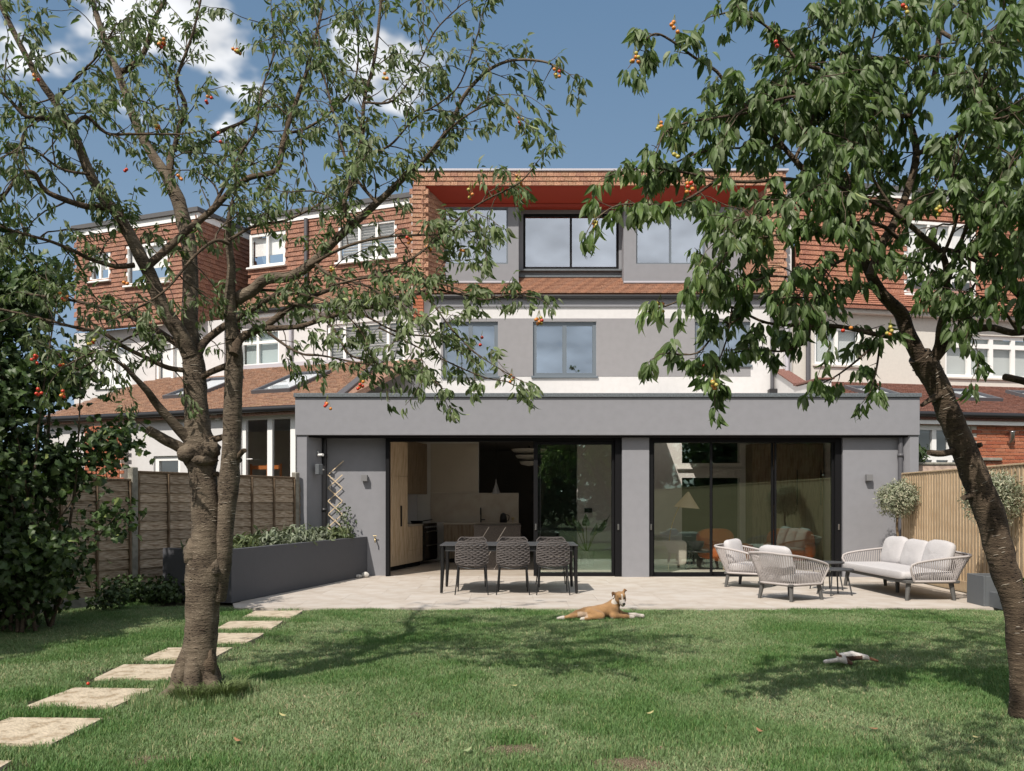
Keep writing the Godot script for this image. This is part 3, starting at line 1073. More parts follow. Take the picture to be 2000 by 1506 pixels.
func ground() -> void:
	var s := Shape.new()
	s.face([Vector3(-90, -0.035, 90), Vector3(90, -0.035, 90), Vector3(90, -0.035, -90), Vector3(-90, -0.035, -90)])
	structure(put(s, "ground", M.earth), "green lawn ground between the two garden fences")
	# terrace of large pale slabs
	var edge := PackedVector2Array([Vector2(-3.62, -11.67), Vector2(6.74, -11.67), Vector2(7.0, -16.44), Vector2(-2.32, -16.73), Vector2(-2.70, -16.72), Vector2(-3.80, -12.2)])
	var bed := Shape.new()
	bed.prism(edge, -0.1, -0.006, Transform3D(Basis(Vector3(1, 0, 0), Vector3(0, 0, 1), Vector3(0, 1, 0)), Vector3.ZERO))
	var terrace := put(bed, "terrace", M.joint)
	structure(terrace, "pale stone terrace in front of the sliding doors")
	var tone := [M.patio_stone, mat("patio_stone_1", lin(0.465, 0.425, 0.38), 0.75, {tex = "stone", bump = "bump", scale = 0.6, relief = 0.08}), mat("patio_stone_2", lin(0.485, 0.445, 0.40), 0.75, {tex = "stone", bump = "bump", scale = 0.5, relief = 0.08})]
	var k := 0
	var y := -16.75
	while y < -11.6:
		var x := -4.2 + (0.45 if k % 2 else 0.0)
		while x < 7.2:
			var cell := PackedVector2Array([Vector2(x + 0.0015, y + 0.0015), Vector2(x + 0.8985, y + 0.0015), Vector2(x + 0.8985, y + 0.8485), Vector2(x + 0.0015, y + 0.8485)])
			for part in Geometry2D.intersect_polygons(cell, edge):
				if part.size() < 3:
					continue
				var q := Shape.new()
				q.prism(part, -0.03, 0.0, Transform3D(Basis(Vector3(1, 0, 0), Vector3(0, 0, 1), Vector3(0, 1, 0)), Vector3.ZERO))
				put(q, "paving_slab", tone[rng.randi() % 3], terrace)
			x += 0.9
		y += 0.85
		k += 1
	# stepping stones let into the lawn
	var words := ["first stepping stone, next to the terrace edge", "second stepping stone from the terrace", "third stepping stone from the terrace, partly behind the forked trunk", "fourth stepping stone from the terrace, half behind the forked trunk", "fifth stepping stone from the terrace, beside the forked trunk", "sixth stepping stone from the terrace, with a red cherry on its edge", "large stepping stone cut by the picture's left edge", "stepping stone nearest the camera below the picture"]
	for j in STONES.size():
		var q: Array = STONES[j]
		var p := PackedVector2Array()
		var turn := rng.randf_range(-0.05, 0.05)
		for c in [[-1, -1], [0, -1], [1, -1], [1, 0], [1, 1], [0, 1], [-1, 1], [-1, 0]]:
			p.append(Vector2(c[0] * 0.305 + rng.randf_range(-0.008, 0.008), c[1] * 0.30 + rng.randf_range(-0.008, 0.008)).rotated(turn))
		var st := Shape.new()
		st.prism(p, -0.06, 0.0, Transform3D(Basis(Vector3(1, 0, 0), Vector3(0, 0, 1), Vector3(0, 1, 0)), Vector3.ZERO))
		tag(put(st, "stepping_stone", M.step_stone, self, at(Vector3(q[0], -0.014, -q[1]))), "pale sandstone " + words[j], "stepping stone", "stepping stones across the lawn")
	# bare patches where the dog has dug
	var bare := [[1005, 1455, 0.16], [1225, 1482, 0.17], [290, 1478, 0.13], [820, 1478, 0.07], [815, 1388, 0.08], [1040, 1392, 0.06], [1290, 1452, 0.05]]
	for b in bare:
		var d: float = FOCAL * EYE / (b[1] - 980.0)
		var c := W(b[0], b[1], d)
		var q := Shape.new()
		var ring := []
		for i in 14:
			var an := TAU * i / 14
			var r: float = b[2] * rng.randf_range(0.7, 1.15)
			ring.append(Vector3(cos(an) * r * 1.25, rng.randf_range(-0.004, 0.002), -sin(an) * r * 0.95))
		for i in 14:
			q.face([Vector3(0, 0.012, 0), ring[i], ring[(i + 1) % 14]])
		structure(put(q, "bare_earth", M.bare_soil, self, at(Vector3(c.x, -0.026, c.z))), "bare sandy patch worn in the lawn")


# ---------------------------------------------------------------- neighbouring houses
func neighbours() -> void:
	left_house()
	far_left_house()
	right_house()


func lean_roof(parent: Node3D, x0: float, x1: float, z0: float, z1: float, y0: float, y1: float, key: String, gauge: float, holes := [], region := PackedVector2Array()) -> Node3D:
	var s := Shape.new()
	s.prism(PackedVector2Array([Vector2(z0, y0 - 0.02), Vector2(z1, y1 - 0.02), Vector2(z1, y1 - 0.14), Vector2(z0, y0 - 0.14)]), x0, x1, Transform3D(Basis(Vector3(0, 0, 1), Vector3(0, 1, 0), Vector3(1, 0, 0)), Vector3.ZERO))
	var roof := put(s, "lean_to_roof", M[key + "_1"], parent)
	var up := Vector3(0, y1 - y0, z1 - z0)
	var list := tile_field(Vector3(x0, y0, z0), Vector3.RIGHT, up, x1 - x0, up.length(), gauge, 0.165, holes, region)
	pieces("tile", "tiles", tile_mesh(0.165, gauge), list, tile_mats(key), M[key], tile_tones(), roof, 120)
	return roof


func skylight(parent: Node3D, x: float, z: float, y: float, pitch: float, w: float, l: float) -> void:
	var n := node("skylight", parent, at(Vector3(x, y, z), 0, pitch))
	var s := Shape.new()
	s.box(Vector3(-w / 2, 0, -l / 2), Vector3(-w / 2 + 0.07, 0.09, l / 2))
	s.box(Vector3(w / 2 - 0.07, 0, -l / 2), Vector3(w / 2, 0.09, l / 2))
	s.box(Vector3(-w / 2 + 0.07, 0, -l / 2), Vector3(w / 2 - 0.07, 0.09, -l / 2 + 0.07))
	s.box(Vector3(-w / 2 + 0.07, 0, l / 2 - 0.07), Vector3(w / 2 - 0.07, 0.09, l / 2))
	put(s, "frame", M.pipe_grey, n)
	s = Shape.new()
	s.face([Vector3(-w / 2 + 0.06, 0.06, l / 2 - 0.06), Vector3(w / 2 - 0.06, 0.06, l / 2 - 0.06), Vector3(w / 2 - 0.06, 0.06, -l / 2 + 0.06), Vector3(-w / 2 + 0.06, 0.06, -l / 2 + 0.06)])
	put(s, "pane", M.glass_first, n)
	box("blind", Vector3(-w / 2 + 0.07, 0.02, -l / 2 + 0.07), Vector3(w / 2 - 0.07, 0.03, l / 2 - 0.07), M.white_plastic, n)


func hung_dormer(h: Node3D, x0: float, x1: float, y0: float, y1: float, z: float, holes: Array, key: String, most: int) -> void:
	wall(h, "dormer_wall", x0, x1, y0, y1, z - 0.2, z, holes, M[key + "_1"])
	var rects := []
	for q in holes:
		rects.append(Rect2(q[0] - x0, q[2] - y0, q[1] - q[0], q[3] - q[2]))
	var list := tile_field(Vector3(x0, y0, z), Vector3.RIGHT, Vector3.UP, x1 - x0, y1 - y0, 0.115, 0.175, rects)
	pieces("tile", "tiles", tile_mesh(0.175, 0.115), list, tile_mats(key), M[key], tile_tones(), h, most)
	box("dormer_fascia", Vector3(x0 - 0.05, y1, z - 2.4), Vector3(x1 + 0.05, y1 + 0.16, z + 0.05), M.white_plastic, h)
	box("dormer_roof", Vector3(x0 - 0.1, y1 + 0.162, z - 2.4), Vector3(x1 + 0.1, y1 + 0.27, z + 0.12), M.roof_felt, h)


func left_house() -> void:
	var f := at(Vector3(-2.36, 0, -20.95), deg_to_rad(-22.0))
	var h := thing("neighbour_house", "white house with tile-hung dormer and tiled lean-to behind the slatted fence", "house", f)
	var w := -4.9
	# first floor
	var a := on(f, 0, 638, 716)
	var b := on(f, 0, 790, 622)
	var c := on(f, 0, 468, 722)
	var e := on(f, 0, 545, 640)
	var holes := [[a.x, b.x, a.y, b.y], [c.x, e.x, 4.8, e.y]]
	wall(h, "wall", w, -0.02, 0, 6.1, -0.25, 0, holes, M.render_white)
	window(h, holes[0][0], holes[0][1], holes[0][2], holes[0][3], -0.05, 0.07, [0.2, 0.5, 0.8], M.white_plastic, M.glass_white, {slats = true, sill = M.tile_left_0})
	window(h, holes[1][0], holes[1][1], holes[1][2], holes[1][3], -0.05, 0.07, [0.42], M.white_plastic, M.glass_white, {transom = 0.68, blind = 0.0, blind_m = mat("net", lin(0.35, 0.42, 0.42), 0.9)})
	box("back_wall", Vector3(w, 0, -2.2), Vector3(-0.02, 8.0, -2.1), M.plaster_warm, h)
	pipe("gutter", [Vector3(w, 6.12, 0.22), Vector3(-0.1, 6.12, 0.22)], 0.06, M.gutter, h)
	box("eaves_board", Vector3(w, 5.98, 0.002), Vector3(-0.02, 6.1, 0.18), M.white_plastic, h)
	var pd := on(f, 0, 571, 640)
	pipe("downpipe", [Vector3(pd.x, 6.1, 0.08), Vector3(pd.x, 4.7, 0.08)], 0.04, M.pipe_pale, h)
	# roof strip and dormer
	var s := Shape.new()
	s.prism(PackedVector2Array([Vector2(0.26, 6.14), Vector2(-1.4, 7.3), Vector2(-1.4, 6.1), Vector2(0.26, 6.08)]), w, -0.02, Transform3D(Basis(Vector3(0, 0, 1), Vector3(0, 1, 0), Vector3(1, 0, 0)), Vector3.ZERO))
	var roof := put(s, "roof", M.tile_lean_1, h)
	var list := tile_field(Vector3(w, 6.15, 0.27), Vector3.RIGHT, Vector3(0, 1.16, -1.66), -w, 0.95, 0.1, 0.165)
	pieces("tile", "tiles", tile_mesh(0.165, 0.1), list, tile_mats("tile_lean"), M.tile_lean, tile_tones(), roof, 0)
	var dz := -0.3
	var p := on(f, dz, 488, 525)
	var q := on(f, dz, 558, 450)
	var r := on(f, dz, 660, 515)
	var t := on(f, dz, 775, 427)
	var top := on(f, dz, 700, 415)
	var dh := [[p.x, q.x, p.y, q.y], [r.x, t.x, r.y, t.y]]
	hung_dormer(h, w + 0.1, -0.05, 6.4, top.y, dz, dh, "tile_left", 200)
	window(h, dh[0][0], dh[0][1], dh[0][2], dh[0][3], dz + 0.01, 0.07, [0.5], M.white_plastic, M.glass_white, {blind = 0.35, sill = M.white_plastic})
	window(h, dh[1][0], dh[1][1], dh[1][2], dh[1][3], dz + 0.01, 0.07, [0.36, 0.68], M.white_plastic, M.glass_white, {slats = true, sill = M.white_plastic})
	var pp := on(f, dz + 0.1, 597, 440)
	pipe("soil_pipe", [Vector3(pp.x, top.y, dz + 0.09), Vector3(pp.x, 6.6, dz + 0.09)], 0.05, M.pipe_grey, h)
	# lean-to with glazed doors
	var z1 := 3.7
	var ey := on(f, z1, 574, 797).y
	var ty := on(f, 0, 634, 712).y
	var x1 := on(f, z1, 640, 797).x
	var run := Vector2(z1 + 0.15, ty - ey).length()
	var hx := x1 + 0.1 - (w - 2.5)
	lean_roof(h, w - 2.5, x1 + 0.1, z1 + 0.15, 0.0, ey, ty, "tile_lean", 0.13, [], PackedVector2Array([Vector2(0, 0), Vector2(hx, 0), Vector2(hx - 1.05, run), Vector2(0, run)]))
	pipe("gutter", [Vector3(w - 2.5, ey - 0.02, z1 + 0.2), Vector3(x1 + 0.1, ey - 0.02, z1 + 0.2)], 0.06, M.gutter, h)
	var lead := Shape.new()
	lead.obox(Transform3D(Basis.looking_at(Vector3(-1.05, ty - ey, -z1 - 0.15).normalized(), Vector3.UP), Vector3(x1 - 0.42, (ey + ty) / 2 + 0.02, z1 / 2 + 0.07)), Vector3(0.16, 0.05, 4.2))
	put(lead, "hip_capping", M.pipe_grey, h)
	box("ridge_flashing", Vector3(w - 2.5, ty - 0.02, 0.002), Vector3(x1 - 0.9, ty + 0.10, 0.06), M.pipe_pale, h)
	var pitch := atan2(ty - ey, z1 + 0.15)
	for px in [[572, 748], [400, 762]]:
		var zz := 1.9
		var k := on(f, zz, px[0], px[1])
		skylight(h, k.x, zz, lerpf(ey, ty, (z1 + 0.15 - zz) / (z1 + 0.15)) + 0.01, pitch, 1.0, 1.7)
	var d0 := on(f, z1, 470, 812)
	var d1 := on(f, z1, 597, 812)
	var d2 := on(f, z1, 300, 870)
	var d3 := on(f, z1, 352, 870)
	wall(h, "lean_to_wall", w - 2.5, x1, 0, ey - 0.1, z1 - 0.2, z1, [[d0.x, d1.x, 0.0, d0.y], [d2.x, d3.x, 0.0, 2.35]], M.render_white)
	box("lean_to_wall", Vector3(x1 - 0.2, 0, 0.01), Vector3(x1, ey - 0.1, z1 - 0.201), M.render_white, h)
	box("lean_to_inside", Vector3(w - 2.4, 0.06, 0.5), Vector3(x1 - 0.21, ey - 0.15, 0.6), M.plaster_warm, h)
	box("lean_to_floor", Vector3(w - 2.4, 0.98, 0.61), Vector3(x1 - 0.21, 1.10, z1 - 0.21), M.oak_dark, h)
	window(h, d0.x, d1.x, 0.05, d0.y, z1 - 0.05, 0.09, [0.42, 0.82], M.white_plastic, M.glass_white, {bar = 0.12})
	window(h, d2.x, d3.x, 0.05, 2.35, z1 - 0.05, 0.1, [], M.white_plastic, M.glass_white)
	var hn := on(f, z1, 489, 897)
	box("handle", Vector3(hn.x - 0.07, hn.y - 0.012, z1 + 0.01), Vector3(hn.x + 0.07, hn.y + 0.012, z1 + 0.05), M.white_plastic, h, 0.008)
	var lp := on(f, z1, 427, 818)
	var n := node("security_lamp", h, at(Vector3(lp.x, lp.y, z1)))
	box("bracket", Vector3(-0.05, -0.03, 0.002), Vector3(0.05, 0.05, 0.06), M.white_plastic, n)
	box("head", Vector3(-0.09, 0.05, 0.03), Vector3(0.09, 0.15, 0.16), M.white_plastic, n, 0.02)
	# wooden chairs seen through the doors
	for k in 2:
		var ch := on(f, z1 - 0.55, [511, 549][k], 915)
		var o := thing("wooden_chair", ["orange wooden chair behind the neighbour's glazed door, left of the two", "orange wooden chair behind the neighbour's glazed door, right of the two"][k], "chair", f * at(Vector3(ch.x, 1.10, z1 - 0.62), 0.2 - 0.5 * k), "chairs behind the neighbour's doors")
		box("seat", Vector3(-0.2, 0.42, -0.2), Vector3(0.2, 0.46, 0.2), M.orange_wood, o, 0.01)
		for sx in [-1, 1]:
			box("back_post", Vector3(sx * 0.185 - 0.018, 0.0, 0.18), Vector3(sx * 0.185 + 0.018, 1.06, 0.215), M.orange_wood, o)
			box("leg", Vector3(sx * 0.18 - 0.018, 0.0, -0.2), Vector3(sx * 0.18 + 0.018, 0.42, -0.165), M.orange_wood, o)
		for y in [0.70, 0.95]:
			box("back_rail", Vector3(-0.167, y, 0.185), Vector3(0.167, y + 0.08, 0.21), M.orange_wood, o)


func far_left_house() -> void:
	var f := at(Vector3(-2.36, 0, -20.95), deg_to_rad(-22.0))
	f = f * at(Vector3(-4.92, 0, 0))
	var h := thing("neighbour_house", "tile-hung dormer house at the end of the row, half hidden by the big shrub", "house", f)
	var z := 0.9
	var p := on(f, z, 247, 560)
	var q := on(f, z, 332, 470)
	var r := on(f, z, 176, 552)
	var t := on(f, z, 216, 488)
	var top := on(f, z, 386, 428)
	var dh := [[p.x, q.x, p.y, q.y], [r.x, t.x, r.y, t.y]]
	hung_dormer(h, top.x - 4.0, top.x, 5.9, top.y, z, dh, "tile_left", 120)
	for k in dh:
		window(h, k[0], k[1], k[2], k[3], z + 0.01, 0.07, [0.5], M.white_plastic, M.glass_white, {blind = 0.4, sill = M.white_plastic})
	# tiled cheek towards the garden of the next house
	var s := Shape.new()
	s.box(Vector3(top.x - 0.2, 5.9, z - 2.2), Vector3(top.x - 0.001, top.y, z - 0.201))
	put(s, "dormer_cheek", M.tile_left_1, h)
	var list := tile_field(Vector3(top.x, 5.9, z), Vector3(0, 0, -1), Vector3.UP, 2.2, top.y - 5.9, 0.115, 0.175)
	pieces("tile", "tiles", tile_mesh(0.175, 0.115), list, tile_mats("tile_left"), M.tile_left, tile_tones(), h, 60)
	wall(h, "wall", -5.0, 0.0, 0, 5.9, 0.3, 0.6, [[-4.2, -3.0, 4.4, 5.5], [-2.2, -1.2, 4.4, 5.5]], M.render_white)
	for x in [[-4.2, -3.0], [-2.2, -1.2]]:
		window(h, x[0], x[1], 4.4, 5.5, 0.55, 0.07, [0.5], M.white_plastic, M.glass_white, {blind = 0.0, sill = M.white_plastic})
	box("back_wall", Vector3(-5.0, 0, -2.2), Vector3(0, 8.0, -2.1), M.plaster_warm, h)
	# brick pier beside the lean-to
	var b0 := on(f, 3.9, 165, 760)
	var b1 := on(f, 3.9, 236, 760)
	var bw := node("brick_wall", h)
	box("mortar", Vector3(b0.x, 0, 3.7), Vector3(b1.x, 3.0, 3.895), M.mortar, bw)
	brickwork(bw, b0.x, b1.x, 1.6, 3.0, 3.9, [])


# single bricks in stretcher bond on the plane local z
func brickwork(parent: Node3D, x0: float, x1: float, y0: float, y1: float, z: float, holes: Array) -> void:
	var s := Shape.new()
	s.bevel(Transform3D(), Vector3(0.215, 0.065, 0.03), 0.004)
	var whole := s.mesh()
	s = Shape.new()
	s.bevel(Transform3D(), Vector3(0.1025, 0.065, 0.03), 0.004)
	var half := s.mesh()
	var j := 0
	var y := y0
	while y < y1 - 0.03:
		var x := x0
		if j % 2:
			x -= 0.1125
		while x < x1 - 0.02:
			var mid := x + 0.1125
			var m := whole
			if x < x0 - 0.01:
				m = half
				mid = x0 + 0.056
			elif x + 0.22 > x1:
				m = half
				mid = x + 0.056
			var ok := true
			for q in holes:
				if mid > q[0] - 0.08 and mid < q[1] + 0.08 and y + 0.03 > q[2] and y + 0.03 < q[3]:
					ok = false
			if ok:
				put(m, "brick", M["brick_%d" % (rng.randi() % 5)], parent, at(Vector3(mid, y + 0.0375, z - 0.005 + rng.randf_range(-0.002, 0.002))))
			x += 0.225
		y += 0.075
		j += 1


func right_house() -> void:
	var f := at(Vector3(6.56, 0, -20.95), deg_to_rad(12.0))
	var h := thing("neighbour_house", "cream house with red tiled roof and brick lean-to behind the closeboard fence", "house", f)
	var e := 7.5
	var a := on(f, 0, 1590, 712)
	var b := on(f, 0, 1682, 640)
	var c := on(f, 0, 1846, 736)
	var d := on(f, 0, 2030, 660)
	var holes := [[a.x, b.x, a.y, b.y], [c.x, d.x, c.y, d.y]]
	wall(h, "wall", 0.02, e, 0, 6.0, -0.25, 0, holes, M.render_cream)
	var net := mat("lace", lin(0.5, 0.53, 0.52), 0.95, {tex = "patch", scale = 14.0})
	window(h, a.x, b.x, a.y, b.y, -0.05, 0.08, [0.5], M.white_plastic, M.glass_white, {blind = 0.0, blind_m = net, sill = M.render_cream})
	window(h, c.x, d.x, c.y, d.y, -0.05, 0.08, [0.25, 0.5, 0.75], M.white_plastic, M.glass_white, {blind = 0.0, blind_m = net, sill = M.render_cream, bar = 0.11, transom = 0.80})
	box("back_wall", Vector3(0.02, 0, -2.2), Vector3(e, 8.0, -2.1), M.plaster_warm, h)
	var gy := on(f, 0.2, 1696, 600).y
	pipe("gutter", [Vector3(0.1, gy, 0.22), Vector3(e, gy, 0.22)], 0.06, M.gutter, h)
	box("eaves_board", Vector3(0.02, gy - 0.14, 0.002), Vector3(e, gy - 0.02, 0.18), M.render_cream, h)
	for q in [[1537, 0.10, "pipe_pale", 3.8], [1578, 0.08, "pipe_grey", 4.0]]:
		var k := on(f, q[1], q[0], 640)
		pipe("downpipe", [Vector3(k.x, gy, q[1]), Vector3(k.x, q[3], q[1])], 0.05, M[q[2]], h)
	var s := Shape.new()
	s.prism(PackedVector2Array([Vector2(0.28, gy + 0.02), Vector2(-1.1, gy + 1.2), Vector2(-1.1, 6.0), Vector2(0.28, gy - 0.05)]), 0.02, e, Transform3D(Basis(Vector3(0, 0, 1), Vector3(0, 1, 0), Vector3(1, 0, 0)), Vector3.ZERO))
	var roof := put(s, "roof", M.tile_right_1, h)
	var list := tile_field(Vector3(0.02, gy + 0.03, 0.28), Vector3.RIGHT, Vector3(0, 1.18, -1.38), e, 0.8, 0.1, 0.165)
	pieces("tile", "tiles", tile_mesh(0.165, 0.1), list, tile_mats("tile_right"), M.tile_right, tile_tones(), roof, 0)
	var dz := -0.25
	var p := on(f, dz, 1765, 575)
	var q2 := on(f, dz, 1905, 440)
	var top := on(f, dz, 1750, 388)
	hung_dormer(h, 0.3, e, gy + 0.25, top.y, dz, [[p.x, q2.x, p.y, q2.y]], "tile_right", 260)
	window(h, p.x, q2.x, p.y, q2.y, dz + 0.01, 0.07, [0.33, 0.66], M.white_plastic, M.glass_white, {blind = 0.2, sill = M.white_plastic})
	var sp := on(f, 0.2, 1568, 560)
	pipe("soil_pipe", [Vector3(sp.x - 0.25, gy + 0.62, dz + 0.05), Vector3(sp.x - 0.25, gy + 0.62, dz + 0.14), Vector3(sp.x - 0.02, gy + 0.6, 0.12), Vector3(sp.x + 0.03, gy + 0.35, 0.3), Vector3(sp.x - 0.05, gy + 0.05, 0.34)], 0.05, M.pipe_grey, h)
	# lean-to: old red tiles over brick
	var z1 := 3.2
	var ey := on(f, z1 + 0.15, 1900, 808).y
	var ty := on(f, 0, 1800, 752).y
	var x0 := on(f, z1, 1772, 860).x
	lean_roof(h, 0.1, e, z1 + 0.15, 0.0, ey, ty, "tile_old", 0.13)
	pipe("gutter", [Vector3(0.1, ey - 0.03, z1 + 0.2), Vector3(e, ey - 0.03, z1 + 0.2)], 0.055, M.gutter, h)
	box("gutter_board", Vector3(0.1, ey - 0.22, z1 + 0.002), Vector3(e, ey - 0.09, z1 + 0.12), M.white_plastic, h)
	var pitch := atan2(ty - ey, z1 + 0.15)
	for px in [[1890, 770], [2030, 775], [1710, 764]]:
		var zz := 1.5
		var k := on(f, zz, px[0], px[1])
		skylight(h, k.x, zz, lerpf(ey, ty, (z1 + 0.15 - zz) / (z1 + 0.15)) + 0.01, pitch, 0.85, 1.2)
	var w0 := on(f, z1, 1785, 830)
	var w1 := on(f, z1, 1898, 830)
	var hole := [w0.x, w1.x, 0.6, w0.y]
	var bw := node("brick_wall", h)
	wall(bw, "mortar", 0.1, e, 0, ey - 0.1, z1 - 0.2, z1 - 0.006, [hole], M.mortar)
	brickwork(bw, x0 - 0.2, x0 + 3.2, 1.5, ey - 0.12, z1, [hole])
	window(h, hole[0], hole[1], hole[2], hole[3], z1 - 0.05, 0.09, [0.36, 0.68], M.white_plastic, M.glass_white, {bar = 0.10, transom = 0.74})
	box("lean_to_inside", Vector3(0.2, 0, 0.3), Vector3(e, ey - 0.15, 0.4), M.plaster_warm, h)
	var lp := on(f, z1, 1968, 858)
	var n := node("wall_lamp", h, at(Vector3(lp.x, lp.y, z1 + 0.01)))
	s = Shape.new()
	s.tube([Vector3(0, -0.06, 0.0), Vector3(0, -0.06, 0.06), Vector3(0.02, 0.0, 0.09)], 0.035, 8)
	put(s, "arm", M.steel, n)
	s = Shape.new()
	s.lathe([Vector2(0, 0), Vector2(0.05, 0), Vector2(0.05, 0.13), Vector2(0.062, 0.135), Vector2(0.062, 0.16), Vector2(0, 0.165)], 14, at(Vector3(0.02, 0.0, 0.09)))
	put(s, "lamp_glass", M.steel, n)
	var st := on(f, z1, 1933, 900)
	box("stone_sill", Vector3(st.x - 0.25, st.y, z1 + 0.012), Vector3(st.x + 0.25, st.y + 0.06, z1 + 0.07), M.concrete, h, 0.01)
	# low rendered garden wall with a leafy plant on it
	var g0 := W(1786, 908, 17.2)
	var g1 := W(1880, 908, 17.2)
	var gw := thing("garden_wall", "low pinkish rendered wall just behind the closeboard fence", "wall", at(Vector3((g0.x + g1.x) / 2, 0, -17.2)))
	var gs := Shape.new()
	gs.bevel(at(Vector3(0, g0.y / 2, 0)), Vector3(g1.x - g0.x, g0.y, 0.2), 0.01)
	put(gs, "wall", mat("pink_render", lin(0.5, 0.38, 0.31), 0.9, {tex = "patch", scale = 2.0}), gw)
	gs = Shape.new()
	gs.bevel(at(Vector3(0, g0.y + 0.02, 0)), Vector3(g1.x - g0.x + 0.04, 0.05, 0.25), 0.01)
	put(gs, "coping", M.concrete, gw)


# ---------------------------------------------------------------- fences
func fences() -> void:
	var dir := Vector3(-sin(deg_to_rad(24.0)), 0, cos(deg_to_rad(24.0)))
	var start := Vector3(-3.90, 0, -16.15)
	var turn := atan2(-dir.z, dir.x)
	var o := thing("lap_fence", "weathered brown lap-board fence with concrete posts behind the long planter", "fence")
	var bs := Shape.new()
	bs.obox(Transform3D(), Vector3(1.74, 0.165, 0.014))
	var board := bs.mesh()
	bs = Shape.new()
	bs.bevel(Transform3D(), Vector3(0.035, 1.62, 0.03), 0.004)
	var batten := bs.mesh()
	bs = Shape.new()
	bs.bevel(Transform3D(), Vector3(0.115, 1.98, 0.10), 0.012)
	var post := bs.mesh()
	bs = Shape.new()
	bs.bevel(Transform3D(), Vector3(1.74, 0.16, 0.045), 0.006)
	var gravel := bs.mesh()
	bs = Shape.new()
	bs.bevel(Transform3D(), Vector3(1.75, 0.03, 0.06), 0.004)
	var cap := bs.mesh()
	for k in 7:
		var drop := -0.12 if k >= 2 else 0.0
		var pp := start + dir * 1.85 * k
		put(post, "post", M.concrete, o, at(pp + Vector3(0, 0.92 + (drop * 0.3), 0), turn))
		if k == 6:
			break
		var mid := pp + dir * 0.925
		put(gravel, "gravel_board", M.concrete, o, at(mid + Vector3(0, 0.06 + drop * 0.4, 0), turn))
		for j in 12:
			put(board, "board", M["lap_%d" % (rng.randi() % 4)], o, at(mid + Vector3(0, 0.23 + drop + j * 0.136, 0) + Vector3(rng.randf_range(-0.003, 0.003), rng.randf_range(-0.005, 0.005), 0), turn, 0.15 + rng.randf_range(-0.02, 0.02), rng.randf_range(-0.004, 0.004)))
		for j in 4:
			var x: float = [-0.85, -0.29, 0.28, 0.85][j]
			put(batten, "batten", M.batten, o, at(mid + dir * x + Vector3(0, 0.98 + drop, 0) + Vector3(dir.z, 0, -dir.x) * 0.034, turn))
		put(cap, "capping", M.batten, o, at(mid + Vector3(0, 1.81 + drop, 0), turn))
	# short dark panel up to the house
	var sp := Shape.new()
	sp.obox(Transform3D(), Vector3(0.26, 0.15, 0.014))
	var sm := sp.mesh()
	for j in 12:
		put(sm, "board", M.batten, o, at(start - dir * 0.2 + Vector3(0, 0.2 + j * 0.13, 0), turn, 0.1))
	# closeboard fence along the other side
	var r := thing("closeboard_fence", "pale new closeboard fence of upright boards beside the outdoor sofa", "fence")
	bs = Shape.new()
	bs.prism(PackedVector2Array([Vector2(-0.0625, 0), Vector2(0.0625, 0), Vector2(0.0625, 0.019), Vector2(-0.0625, 0.006)]), 0.0, 1.70, Transform3D(Basis(Vector3(1, 0, 0), Vector3(0, 0, 1), Vector3(0, 1, 0)), Vector3.ZERO))
	var up := bs.mesh()
	var d := 16.12
	var k2 := 0
	while d > -6.0:
		var x := 6.93 + 0.05 * (d - 14.0)
		put(up, "board", M["feather_%d" % (rng.randi() % 4)], r, at(Vector3(x, 0.17 + rng.randf_range(-0.004, 0.004), -d), -PI / 2 - 0.05, 0, rng.randf_range(-0.003, 0.003)))
		d -= 0.103 if d > 3.0 else 0.105
		k2 += 1
	for seg in 8:
		var a := 16.12 - seg * 2.75
		var b := a - 2.72
		var xa := 6.93 + 0.05 * (a - 14.0)
		var xb := 6.93 + 0.05 * (b - 14.0)
		var q := Shape.new()
		q.bevel(Transform3D(), Vector3(0.035, 0.17, 2.7), 0.004)
		put(q, "gravel_board", M.feather_1, r, at(Vector3((xa + xb) / 2 - 0.005, 0.085, -(a + b) / 2), -0.05))
		q = Shape.new()
		q.bevel(Transform3D(), Vector3(0.06, 0.025, 2.72), 0.004)
		put(q, "capping", M.feather_0, r, at(Vector3((xa + xb) / 2, 1.885, -(a + b) / 2), -0.05))
		q = Shape.new()
		q.bevel(Transform3D(), Vector3(0.1, 1.9, 0.1), 0.008)
		put(q, "post", M.feather_1, r, at(Vector3(xa + 0.08, 0.95, -a + 0.06)))


